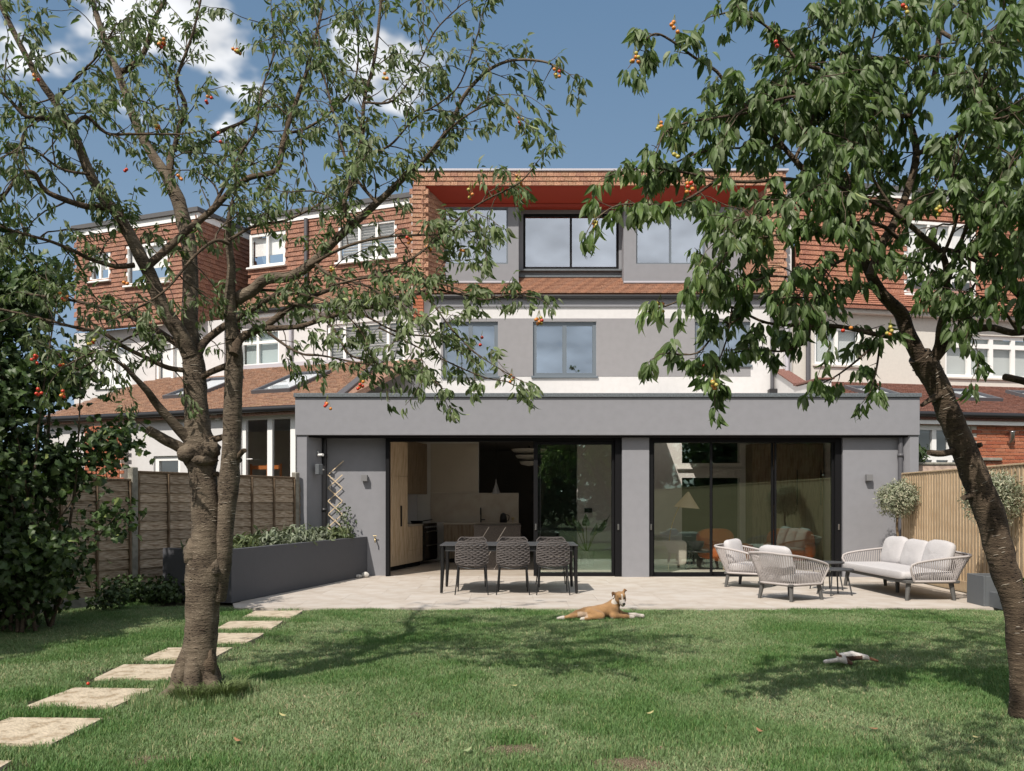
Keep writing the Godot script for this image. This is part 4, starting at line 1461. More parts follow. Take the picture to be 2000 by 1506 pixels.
# ---------------------------------------------------------------- things on the terrace
func terrace_things() -> void:
	# long rendered planter along the fence
	var p := thing("planter", "long dark grey rendered planter full of leafy plants beside the terrace", "planter")
	var a := PLANTER_FRONT
	var b := PLANTER_BACK
	var c := Vector2(-3.55, -16.72)
	var e := Vector2(-4.92, -12.62)
	var t := 0.12
	var s := Shape.new()
	var quad := func(p0: Vector2, p1: Vector2, p2: Vector2, p3: Vector2, y1: float) -> Shape: return plan([p0, p1, p2, p3], 0.0, y1)
	var u := (b - a).normalized()
	var nn := Vector2(-u.y, u.x)
	if nn.x > 0:
		nn = -nn
	put(quad.call(a, b, b + nn * t, a + nn * t + u * 0.02, 0.728), "side_wall", M.planter_paint, p)
	var v := (e - a).normalized()
	put(quad.call(a + v * 0.002 + nn * 0.1, e, e + Vector2(0.04, -t), a + nn * t + Vector2(0.0, -t), 0.726), "end_wall", M.planter_paint, p)
	put(plan([a + nn * t + Vector2(0, -t), b + nn * t, c, e + Vector2(0.04, -t)], 0.0, 0.64), "soil", M.soil, p)
	# wall lamps
	for q in [[-2.74, -16.72, "small square grey wall lamp on the pier beside the lattice", 0.0], [6.52, -16.43, "small square grey wall lamp on the pier behind the outdoor sofa", 0.0], [2.018, -16.66, "small square grey wall lamp between the two sets of sliding doors", -PI / 2]]:
		var w := thing("wall_lamp", q[2], "lamp", at(Vector3(q[0], 1.82, q[1]), q[3]), "square wall lamps on the house front")
		box("body", Vector3(-0.055, -0.06, 0.02), Vector3(0.055, 0.06, 0.115), M.fixture_grey, w, 0.004)
		box("back_plate", Vector3(-0.04, -0.045, 0.0005), Vector3(0.04, 0.045, 0.02), M.fixture_grey, w)
	# camera and a small box beside the downpipe
	var cam := thing("security_camera", "small pale security camera under the fascia beside the downpipe", "camera", at(Vector3(-3.56, 2.24, -16.50), 0.9))
	s = Shape.new()
	s.tube([Vector3(0, 0, 0), Vector3(0, 0, 0.12)], 0.025, 10)
	put(s, "body", M.white_plastic, cam)
	s = Shape.new()
	s.tube([Vector3(0, 0, 0.02), Vector3(0, 0.07, -0.03)], 0.012, 8)
	put(s, "bracket", M.white_plastic, cam)
	var mb := thing("meter_box", "small dark grey box fixed beside the black downpipe", "box", at(Vector3(-3.60, 1.97, -16.42), 0.95))
	s = Shape.new()
	s.bevel(at(Vector3(0, 0, 0.09)), Vector3(0.11, 0.19, 0.09), 0.008)
	put(s, "case", M.planter_box, mb)
	s = Shape.new()
	s.tube([Vector3(0.05, 0.0, 0.08), Vector3(0.18, 0.0, 0.02)], 0.012, 8)
	put(s, "pipe_stub", M.white_plastic, mb)
	# expanding lattice
	var tr := thing("trellis", "narrow pale expanding wooden lattice leaning on the grey pier", "trellis", at(Vector3(-3.32, 0.62, -16.68)))
	var lath := Shape.new()
	lath.bevel(Transform3D(), Vector3(0.018, 0.36, 0.008), 0.002)
	var lm := lath.mesh()
	for k in 5:
		var y := 0.16 + k * 0.245
		put(lm, "lath", M.pine, tr, at(Vector3(0.03, y, 0.006), 0, 0, -0.84))
		put(lm, "lath", M.pine, tr, at(Vector3(0.03, y + 0.0, 0.016), 0, 0, 0.84))
	put(lm, "lath", M.pine, tr, at(Vector3(0.05, 1.40, 0.006), 0, 0, -0.84))
	# outside tap
	var tap := thing("garden_tap", "small brass garden tap on the grey pier", "tap", at(Vector3(-2.55, 0.70, -16.72)))
	s = Shape.new()
	s.tube([Vector3(0, 0, 0.001), Vector3(0, 0, 0.07), Vector3(0.01, -0.03, 0.10), Vector3(0.01, -0.08, 0.10)], [0.014, 0.014, 0.013, 0.012], 8)
	put(s, "spout", M.brass, tap)
	s = Shape.new()
	s.tube([Vector3(-0.035, 0.045, 0.06), Vector3(0.035, 0.045, 0.06)], 0.008, 6)
	s.tube([Vector3(0, 0.0, 0.06), Vector3(0, 0.045, 0.06)], 0.008, 6)
	put(s, "handle", M.brass, tap)
	# white pebbly ornament at the foot of the planter
	var orn := thing("stone_ornament", "small white stone ornament on the terrace at the planter's foot", "ornament", at(W(709, 1127, 16.3) * Vector3(1, 0, 1)))
	s = Shape.new()
	s.blob(at(Vector3(0.04, 0.05, 0)), Vector3(0.075, 0.055, 0.05), 8, 12, noise(9.0, 2, 3), 0.2)
	s.blob(at(Vector3(-0.08, 0.03, 0.05)), Vector3(0.07, 0.034, 0.04), 8, 12, noise(9.0, 2, 4), 0.2)
	put(s, "body", M.stone_white, orn)
	# stepped planter boxes by the other fence
	var pb := thing("planter_box", "tall square grey planter box by the closeboard fence", "planter", at(Vector3(6.46, 0, -12.04), -0.06), "grey planter boxes by the fence")
	open_box(pb, 0.46, 0.50, 0.40)
	var pl := thing("planter_box", "low grey planter box in front of the tall one, holding ivy", "planter", at(Vector3(6.49, 0, -11.55), -0.06), "grey planter boxes by the fence")
	open_box(pl, 0.46, 0.42, 0.20)
	# pot of the olive behind the sofa
	var pot := thing("plant_pot", "grey square pot of the olive tree behind the outdoor sofa", "pot", at(Vector3(6.70, 0, -15.55)))
	open_box(pot, 0.36, 0.36, 0.38)


func open_box(parent: Node3D, w: float, l: float, h: float) -> void:
	var t := 0.025
	var s := Shape.new()
	for q in [[Vector3(-w / 2 + t / 2, h / 2, 0), Vector3(t, h, l)], [Vector3(w / 2 - t / 2, h / 2, 0), Vector3(t, h, l)], [Vector3(0, h / 2, l / 2 - t / 2), Vector3(w - 2 * t - 0.001, h - 0.002, t)], [Vector3(0, h / 2, -l / 2 + t / 2), Vector3(w - 2 * t - 0.001, h - 0.002, t)]]:
		s.bevel(at(q[0]), q[1], 0.004)
	put(s, "box", M.planter_box, parent)
	box("soil", Vector3(-w / 2 + t, 0.01, -l / 2 + t), Vector3(w / 2 - t, h - 0.05, l / 2 - t), M.soil, parent)


# ---------------------------------------------------------------- dining table and rope chairs
func dining_set() -> void:
	var t := thing("dining_table", "long dark grey metal outdoor dining table on the terrace", "table", at(Vector3(-0.045, 0, -14.0)))
	var s := Shape.new()
	s.bevel(at(Vector3(0, 0.722, 0)), Vector3(2.09, 0.016, 1.14), 0.004)
	put(s, "table_top", M.table_grey, t)
	s = Shape.new()
	for q in [[Vector3(0, 0.672, 0.50), Vector3(1.92, 0.075, 0.03)], [Vector3(0, 0.672, -0.50), Vector3(1.92, 0.075, 0.03)], [Vector3(0.98, 0.672, 0), Vector3(0.03, 0.075, 0.96)], [Vector3(-0.98, 0.672, 0), Vector3(0.03, 0.075, 0.96)]]:
		s.bevel(at(q[0]), q[1], 0.003)
	put(s, "apron", M.table_grey, t)
	for sx in [-1, 1]:
		for sz in [-1, 1]:
			s = Shape.new()
			s.tube([Vector3(sx * 1.0, 0.712, sz * 0.53), Vector3(sx * 1.0, 0.35, sz * 0.53), Vector3(sx * 1.015, 0.012, sz * 0.545)], [0.034, 0.030, 0.021], 4)
			var leg := put(s, "leg", M.black_metal, t)
			s = Shape.new()
			s.tube([Vector3(sx * 1.015, 0.0, sz * 0.545), Vector3(sx * 1.015, 0.012, sz * 0.545)], 0.018, 8)
			put(s, "foot", M.steel if sx < 0 and sz > 0 else M.black_metal, leg)
	var xs := [-0.60, 0.015, 0.614]
	var front := ["rope chair, leftmost on the lawn side of the dining table", "rope chair, middle one on the lawn side of the dining table", "rope chair, rightmost on the lawn side of the dining table"]
	var rear := ["rope chair, leftmost on the house side of the dining table", "rope chair, middle one on the house side of the dining table", "rope chair, rightmost on the house side of the dining table"]
	var first := make_dining_chair("dark woven " + front[0])
	first.transform = at(Vector3(xs[0], 0, -13.50), 0.01)
	for k in 2:
		copy(first, "dining_chair", "dark woven " + front[k + 1], at(Vector3(xs[k + 1], 0, -13.50 + 0.02 * k), -0.02 * k))
	var xr := [-0.66, 0.018, 0.655]
	for k in 3:
		copy(first, "dining_chair", "dark woven " + rear[k], at(Vector3(xr[k], 0, -14.74), PI + [0.02, -0.01, 0.03][k]))


# back towards +z, front of the seat towards -z
func make_dining_chair(label: String) -> Node3D:
	var c := thing("dining_chair", label, "chair", Transform3D(), "rope chairs round the outdoor dining table")
	var m: Material = M.black_metal
	# seat
	var s := Shape.new()
	s.cushion(at(Vector3(0, 0.445, -0.05)), Vector3(0.46, 0.06, 0.44), 0.5, 0.35, 8, 24)
	put(s, "seat", M.rope_dark, c)
	for sx in [-1, 1]:
		s = Shape.new()
		s.tube([Vector3(sx * 0.205, 0.43, 0.17), Vector3(sx * 0.222, 0.20, 0.215), Vector3(sx * 0.245, 0.0, 0.255)], [0.011, 0.011, 0.009], 8)
		put(s, "leg", m, c)
		s = Shape.new()
		s.tube([Vector3(sx * 0.205, 0.43, -0.24), Vector3(sx * 0.215, 0.2, -0.25), Vector3(sx * 0.225, 0.0, -0.265)], [0.011, 0.011, 0.009], 8)
		put(s, "leg", m, c)
	# seat rail, bowed at the back
	s = Shape.new()
	var rail := []
	for k in 13:
		var f := k / 12.0 * 2 - 1
		rail.append(Vector3(f * 0.215, 0.425 - 0.035 * (1 - f * f), 0.165 + 0.075 * (1 - f * f)))
	s.tube(rail, 0.010, 8)
	for sx in [-1, 1]:
		s.tube([Vector3(sx * 0.21, 0.425, 0.17), Vector3(sx * 0.21, 0.425, -0.25)], 0.010, 8)
	s.tube([Vector3(-0.21, 0.425, -0.25), Vector3(0.21, 0.425, -0.25)], 0.010, 8)
	put(s, "seat_frame", m, c)
	# back frame loop and the rope wound over it
	var prof := func(f: float, y: float) -> Vector3:
		var r := (y - 0.45) / 0.34
		var hw := 0.245 - 0.012 * r - 0.05 * pow(clampf((r - 0.82) / 0.18, 0, 1), 2.0) - 0.03 * pow(clampf((0.12 - r) / 0.12, 0, 1), 2.0)
		return Vector3(f * hw, y - 0.02 * (1 - f * f) * (1.0 - 0.6 * r), 0.15 + 0.09 * (1 - f * f) + 0.05 * r)
	s = Shape.new()
	for sx in [-1, 1]:
		var up := []
		for k in 9:
			up.append(prof.call(sx * 1.0, 0.44 + 0.345 * k / 8.0))
		s.tube(up, 0.011, 8)
	for y in [0.785, 0.452]:
		var across := []
		for k in 15:
			across.append(prof.call(k / 7.0 - 1.0, y))
		s.tube(across, 0.012, 8)
	put(s, "back_frame", M.rope_dark, c)
	s = Shape.new()
	var rows := 12
	for r in rows:
		var y := 0.472 + r * 0.0262
		var line := []
		for k in 33:
			var f := k / 16.0 - 1.0
			var q: Vector3 = prof.call(f, y)
			var ph := sin(k * PI / 3.0 + (PI if r % 2 else 0.0))
			line.append(q + Vector3(0, 0.0035 * sin(k * 0.8 + r * 1.7), 0.0075 * ph))
		s.tube(line, 0.0108, 6, true)
	var w := put(s, "rope_back", M.rope_dark, c)
	w.set_meta("kind", "stuff")
	s = Shape.new()
	for k in 9:
		var f := (k - 4) / 4.4
		var line := []
		for j in 9:
			line.append(prof.call(f, 0.455 + 0.33 * j / 8.0))
		s.tube(line, 0.0065, 5)
	put(s, "back_stays", M.rope_dark, c).set_meta("kind", "stuff")
	return c


# ---------------------------------------------------------------- lounge set
# rope shell round a seat: plan curve of the rim and of the base, ropes strung between
func rope_shell(parent: Node3D, half: float, depth: float, rim_y: Callable, lean: float, base_y: float, arm_front: float, step: float) -> void:
	var path := func(u: float, top: bool) -> Vector3:
		# u 0..1 from one arm front round the back to the other
		var grow := lean if top else 0.0
		var hw := half + grow * 0.35
		var back := depth / 2 + grow
		var front := -depth / 2 + (0.0 if top else 0.06) + arm_front
		var r := 0.16
		var l1 := back - r - front
		var arc := PI / 2 * r
		var l2 := 2 * (hw - r)
		var total := 2 * l1 + 2 * arc + l2
		var d := u * total
		if d < l1:
			return Vector3(-hw, 0, front + d)
		d -= l1
		if d < arc:
			var a := d / r
			return Vector3(-hw + r - cos(a) * r, 0, back - r + sin(a) * r)
		d -= arc
		if d < l2:
			return Vector3(-hw + r + d, 0, back)
		d -= l2
		if d < arc:
			var a := d / r
			return Vector3(hw - r + sin(a) * r, 0, back - r + cos(a) * r)
		d -= arc
		return Vector3(hw, 0, back - r - d)
	var rim := []
	var base := []
	var n := 60
	for k in n + 1:
		var u := float(k) / n
		var p: Vector3 = path.call(u, true)
		p.y = rim_y.call(u)
		rim.append(p)
		var q: Vector3 = path.call(u, false)
		q.y = base_y
		base.append(q)
	var s := Shape.new()
	var loop := [base[0], base[0].lerp(rim[0], 0.5) + Vector3(0, 0, -0.02), rim[0] + Vector3(0, -0.05, -0.015)] + rim + [rim[n] + Vector3(0, -0.05, -0.015), base[n].lerp(rim[n], 0.5) + Vector3(0, 0, -0.02), base[n]]
	s.tube(loop, 0.0165, 8)
	s.tube(base, 0.016, 8)
	put(s, "rim", M.rope_pale, parent)
	s = Shape.new()
	var len := 0.0
	for k in n:
		len += (base[k + 1] - base[k]).length()
	var count := int(len / step)
	for k in count:
		var u := (k + 0.5) / count
		var p: Vector3 = path.call(u, true)
		p.y = rim_y.call(u) - 0.008
		var q: Vector3 = path.call(clampf(u + rng.randf_range(-0.001, 0.001), 0, 1), false)
		q.y = base_y + 0.005
		s.tube([q, q.lerp(p, 0.5) + Vector3(0, 0, 0), p], 0.0072, 5, false)
	put(s, "rope_strands", M.rope_pale, parent).set_meta("kind", "stuff")


func make_lounge_chair(label: String) -> Node3D:
	var c := thing("lounge_chair", label, "armchair", Transform3D(), "pale rope lounge chairs on the terrace")
	var half := 0.335
	var depth := 0.66
	rope_shell(c, half, depth, func(u: float) -> float: return 0.50 + 0.17 * pow(sin(PI * u), 0.8), 0.17, 0.235, 0.02, 0.027)
	var s := Shape.new()
	s.bevel(at(Vector3(0, 0.225, 0)), Vector3(0.64, 0.035, 0.64), 0.008)
	put(s, "seat_frame", M.leg_grey, c)
	for sx in [-1, 1]:
		for sz in [-1, 1]:
			s = Shape.new()
			s.tube([Vector3(sx * 0.27, 0.215, sz * 0.27), Vector3(sx * 0.285, 0.1, sz * 0.285), Vector3(sx * 0.30, 0.0, sz * 0.30)], [0.032, 0.029, 0.023], 8)
			put(s, "leg", M.leg_grey, c)
	var wob := noise(3.0, 3, 41)
	s = Shape.new()
	s.cushion(at(Vector3(0, 0.32, -0.03)), Vector3(0.62, 0.15, 0.64), 0.45, 0.28, 14, 32, wob, 0.006)
	put(s, "seat_cushion", M.cushion_cloth, c)
	s = Shape.new()
	s.cushion(at(Vector3(0, 0.56, 0.27), 0, 0.28 + PI / 2), Vector3(0.58, 0.18, 0.42), 0.75, 0.42, 18, 36, wob, 0.02)
	put(s, "back_cushion", M.cushion_cloth, c)
	return c


func lounge_set() -> void:
	# front of a chair looks along its local -z
	var a := make_lounge_chair("pale rope lounge chair with cushion, nearest the lawn, its back to the left")
	a.transform = at(Vector3(3.955, 0, -12.73), -1.06)
	copy(a, "lounge_chair", "pale rope lounge chair with cushion close to the sliding doors", at(Vector3(3.88, 0, -14.58), -2.20))
	# sofa along the fence, looking towards -x
	var c := thing("outdoor_sofa", "pale rope sofa with light grey cushions along the closeboard fence", "sofa", at(Vector3(5.86, 0, -13.62), PI / 2 + 0.02))
	rope_shell(c, 1.16, 0.74, func(u: float) -> float: return 0.50 + 0.17 * pow(sin(PI * u), 0.6), 0.17, 0.27, 0.02, 0.027)
	var s := Shape.new()
	s.bevel(at(Vector3(0, 0.262, -0.02)), Vector3(2.30, 0.045, 0.76), 0.008)
	put(s, "seat_frame", M.leg_grey, c)
	for q in [[-1.07, -0.33], [1.07, -0.33], [-1.07, 0.27], [1.07, 0.27], [0.0, 0.0]]:
		s = Shape.new()
		var k := Vector3(q[0], 0, q[1])
		s.tube([k + Vector3(0, 0.25, 0), k * Vector3(1.015, 1, 1.06) + Vector3(0, 0.12, 0), k * Vector3(1.03, 1, 1.12)], [0.036, 0.033, 0.026], 8)
		put(s, "leg", M.leg_grey, c)
	var wob := noise(2.4, 3, 43)
	s = Shape.new()
	s.cushion(at(Vector3(0, 0.345, -0.05)), Vector3(2.18, 0.14, 0.78), 0.35, 0.12, 14, 64, wob, 0.006)
	put(s, "seat_cushion", M.cushion_cloth, c)
	for k in 3:
		s = Shape.new()
		s.cushion(at(Vector3((k - 1) * 0.70, 0.60 - 0.01 * (k % 2), 0.27), [0.06, -0.04, 0.05][k], 0.30 + PI / 2, [0.03, -0.04, 0.03][k]), Vector3(0.72, 0.19, 0.46), 0.78, 0.45, 18, 36, noise(2.6, 3, 50 + k), 0.028)
		put(s, "back_cushion", M.cushion_cloth, c)
	for q in [[4.78, -13.28, 0.39, 0.27, "small round dark side table nearer the lawn, overlapping the other"], [4.93, -14.05, 0.44, 0.27, "small round dark side table nearer the doors, slightly taller"]]:
		var t := thing("side_table", q[4], "side table", at(Vector3(q[0], 0, q[1])), "round side tables between sofa and lounge chairs")
		s = Shape.new()
		s.lathe([Vector2(0, q[2] - 0.022), Vector2(q[3] - 0.006, q[2] - 0.022), Vector2(q[3], q[2] - 0.016), Vector2(q[3], q[2] - 0.004), Vector2(q[3] - 0.005, q[2]), Vector2(0, q[2])], 40)
		put(s, "table_top", M.table_grey, t)
		for k in 4:
			var an := TAU * (k + 0.35) / 4
			s = Shape.new()
			s.tube([Vector3(cos(an) * 0.17, q[2] - 0.022, sin(an) * 0.17), Vector3(cos(an) * 0.25, 0, sin(an) * 0.25)], [0.013, 0.010], 8)
			put(s, "leg", M.table_grey, t)


# ---------------------------------------------------------------- leaves and branches
# one leaf, base at the origin, growing along -y, its face towards +z: folded along the rib and curled
func leaf_mesh(length: float, width: float, fold: float, curl: float, tip := 1.0, lobes := 0.0) -> Mesh:
	var s := Shape.new()
	var n := 6
	var mid := []
	var lf := []
	var rt := []
	for i in n + 1:
		var t := float(i) / n
		var w := width * 0.5 * pow(sin(PI * pow(t, 0.75)), 0.9 * tip) if i > 0 and i < n else 0.0
		if lobes > 0 and i > 0 and i < n:
			w *= 1.0 + lobes * (1.0 if i % 2 else -0.6)
		var a := curl * t
		var y := -length * (sin(a) / curl if curl > 0.01 else t)
		var z := length * ((1 - cos(a)) / curl if curl > 0.01 else 0.0)
		mid.append(Vector3(0, y, -z))
		lf.append(Vector3(-w, y + w * 0.15, -z + w * fold))
		rt.append(Vector3(w, y + w * 0.15, -z + w * fold))
	for i in n:
		s.tint = Color(1, 1, 1)
		for side in [lf, rt]:
			var q := [mid[i], mid[i + 1], side[i + 1], side[i]]
			if side == rt:
				q.reverse()
			var f := []
			for p in q:
				if f.is_empty() or (p - f[-1]).length() > 1e-6:
					f.append(p)
			if f.size() > 2 and (f[0] - f[-1]).length() < 1e-6:
				f.pop_back()
			if f.size() > 2:
				s.face(f)
	return s.mesh(true)


func spline(pts: Array, per: int) -> Array:
	var out := []
	var n := pts.size()
	for i in n - 1:
		var p0: Vector3 = pts[maxi(i - 1, 0)]
		var p1: Vector3 = pts[i]
		var p2: Vector3 = pts[i + 1]
		var p3: Vector3 = pts[mini(i + 2, n - 1)]
		for k in per:
			var t := float(k) / per
			out.append(0.5 * (2 * p1 + (p2 - p0) * t + (2 * p0 - 5 * p1 + 4 * p2 - p3) * t * t + (3 * p1 - p0 - 3 * p2 + p3) * t * t * t))
	out.append(pts[n - 1])
	return out


func unit() -> Vector3:
	var z := rng.randf_range(-1, 1)
	var a := rng.randf() * TAU
	return Vector3(sqrt(1 - z * z) * cos(a), z, sqrt(1 - z * z) * sin(a))


# a limb given by picture positions, end depths and end widths (in picture pixels)
func limb(pts: Array, d0: float, d1: float, w0: float, w1: float) -> Dictionary:
	var p := []
	for k in pts.size():
		p.append(W(pts[k][0], pts[k][1], lerpf(d0, d1, float(k) / (pts.size() - 1))))
	var c := spline(p, 5)
	var r := []
	for k in c.size():
		r.append(lerpf(w0 * d0, w1 * d1, pow(float(k) / (c.size() - 1), 0.8)) / FOCAL / 2)
	return {c = c, r = r}


func trunk(pts: Array, d0: float, d1: float) -> Dictionary:
	var p := []
	var w := []
	for k in pts.size():
		var d := lerpf(d0, d1, float(k) / (pts.size() - 1))
		p.append(W(pts[k][0], pts[k][1], d))
		w.append(pts[k][2] * d / FOCAL / 2)
	var c := spline(p, 8)
	var r := []
	for k in c.size():
		var f := float(k) / 8
		var i := mini(int(f), w.size() - 2)
		r.append(lerpf(w[i], w[i + 1], smoothstep(0, 1, f - i)))
	return {c = c, r = r}


# hangs a cluster of leaves at a point
func hang(at_: Vector3, along: Vector3, count: int, out: Array, tints: Array, size: float, tones: Array, droop: float) -> void:
	for k in count:
		var d := (unit() + along * 0.7 + Vector3.DOWN * droop).normalized()
		var face := (unit() + Vector3(-0.25, 0.75, 0.55)).normalized()
		var y := -d
		var x := y.cross(face)
		if x.length() < 0.05:
			continue
		x = x.normalized()
		var z := x.cross(y)
		var f := size * rng.randf_range(0.62, 1.2)
		out.append(Transform3D(Basis(x * f * rng.randf_range(0.75, 1.1), y * f, z * f), at_ + d * 0.022 * size + unit() * 0.02))
		var t: Color = tones[rng.randi() % tones.size()]
		var v := rng.randf_range(0.75, 1.25)
		tints.append(Color(t.r * v, t.g * v, t.b * v))


# twigs off a limb, leaves along the twigs
func twigs(l: Dictionary, s: Shape, leaves: Array, tints: Array, o: Dictionary) -> void:
	var c: Array = l.c
	var r: Array = l.r
	var walked := 0.0
	var next: float = o.get("start", 0.1)
	for i in range(1, c.size()):
		var seg: Vector3 = c[i] - c[i - 1]
		walked += seg.length()
		if walked < next:
			continue
		next = walked + o.step * rng.randf_range(0.6, 1.4)
		var rad: float = r[i]
		var tip := float(i) / c.size()
		if rad > o.get("thick", 0.05):
			continue
		var dir := seg.normalized()
		var go := (dir * rng.randf_range(0.3, 0.9) + unit() * 0.9 + Vector3(0, o.get("rise", 0.25), 0)).normalized()
		var len: float = o.len * rng.randf_range(0.45, 1.25) * (1.0 - 0.35 * tip)
		if rng.randf() < o.get("long", 0.2):
			len *= o.get("reach", 2.0)
		sprig(c[i], go, len, minf(rad * 0.7, 0.003 + len * 0.008), s, leaves, tints, o, 1)
	# leaves at the very end
	var e: Vector3 = c[c.size() - 1]
	sprig(e, (c[c.size() - 1] - c[c.size() - 3]).normalized(), o.len * 0.8, 0.004, s, leaves, tints, o, 1)


func sprig(from: Vector3, go: Vector3, len: float, rad: float, s: Shape, leaves: Array, tints: Array, o: Dictionary, depth: int) -> void:
	var pts := [from]
	var rs := [rad]
	var n := maxi(3, int(len / o.get("node", 0.05)))
	var p := from
	for k in n:
		go = (go + unit() * 0.28 + Vector3.DOWN * o.get("sag", 0.10)).normalized()
		p += go * len / n
		pts.append(p)
		rs.append(lerpf(rad, 0.0016, float(k + 1) / n))
		if k >= 1 or depth > 1:
			if rng.randf() < o.fill:
				hang(p, go, rng.randi_range(o.lo, o.hi), leaves, tints, o.size, o.tones, o.droop)
		if depth < 2 and k > 0 and rng.randf() < o.get("fork", 0.3):
			sprig(p, (go + unit() * 0.9).normalized(), len * 0.45, rad * 0.6, s, leaves, tints, o, depth + 1)
	hang(p, go, o.hi, leaves, tints, o.size, o.tones, o.droop)
	s.tube(pts, rs, 5, false)


func in_frame(p: Vector3) -> bool:
	if p.z > -0.5:
		return false
	var x := 1000.0 + p.x / -p.z * FOCAL
	var y := 980.0 - (p.y - EYE) / -p.z * FOCAL
	return x > 0 and x < 2000 and y > 0 and y < 1506


func fruit(tree: Node3D, spots: Array, d: float) -> void:
	var s := Shape.new()
	s.blob(Transform3D(), Vector3(0.0115, 0.011, 0.0115), 8, 12)
	var ball := s.mesh()
	for q in spots:
		var c := node("cherry_cluster", tree, at(W(q[0], q[1], d + rng.randf_range(-0.25, 0.25))))
		var stems := Shape.new()
		var count: int = q[2]
		for k in count:
			var p := Vector3(rng.randf_range(-0.022, 0.022), rng.randf_range(-0.03, 0.022), rng.randf_range(-0.022, 0.022))
			var m: Material = M[["cherry_amber", "cherry_red", "cherry_amber", "cherry_green"][rng.randi() % 4] if q[3] == 0 else ["cherry_red", "cherry_red", "cherry_amber"][rng.randi() % 3] if q[3] == 1 else ["cherry_green", "cherry_green", "cherry_amber"][rng.randi() % 3]]
			put(ball, "cherry", m, c, at(p))
			stems.tube([p + Vector3(0, 0.01, 0), p * 0.4 + Vector3(0, 0.04, 0), Vector3(0, 0.065, 0)], 0.0011, 4, false)
		put(stems, "stalk", M.stalk, c)


func cherry_trees() -> void:
	left_cherry()
	right_cherry()


func bark_limb(tree: Node3D, called: String, l: Dictionary, seg: int, m: Material, amp: float) -> void:
	var s := Shape.new()
	s.tube(l.c, l.r, seg, true, noise(5.5, 3, 77), amp)
	put(s, called, m, tree, Transform3D(Basis(), -tree.position))


# short pale dashes and dark cracks of cherry bark, laid round a trunk
func dashes(tree: Node3D, l: Dictionary, count: int, from: float) -> void:
	var s := Shape.new()
	s.blob(Transform3D(), Vector3(0.5, 0.5, 0.5), 4, 8)
	var ball := s.mesh()
	for kind in 2:
		var places := []
		for k in (count if kind == 0 else count / 3):
			var i := int(lerpf(from, 1.0, rng.randf()) * (l.c.size() - 2))
			var f := rng.randf()
			var p: Vector3 = l.c[i].lerp(l.c[i + 1], f)
			var r: float = lerpf(l.r[i], l.r[i + 1], f)
			var up: Vector3 = (l.c[i + 1] - l.c[i]).normalized()
			var a := rng.randf() * TAU
			var side := up.cross(Vector3.RIGHT).normalized()
			var d := side.rotated(up, a)
			var x := up.cross(d)
			var size := Vector3(rng.randf_range(0.015, 0.055), rng.randf_range(0.003, 0.006), 0.004) if kind == 0 else Vector3(rng.randf_range(0.02, 0.06), rng.randf_range(0.004, 0.011), 0.006)
			places.append(Transform3D(Basis(x * size.x, up * size.y, d * size.z), p + d * r * 1.0 - tree.position))
		scatter("lenticels" if kind == 0 else "bark_cracks", ball, M.lenticel if kind == 0 else M.bark_crack, places, null, tree)


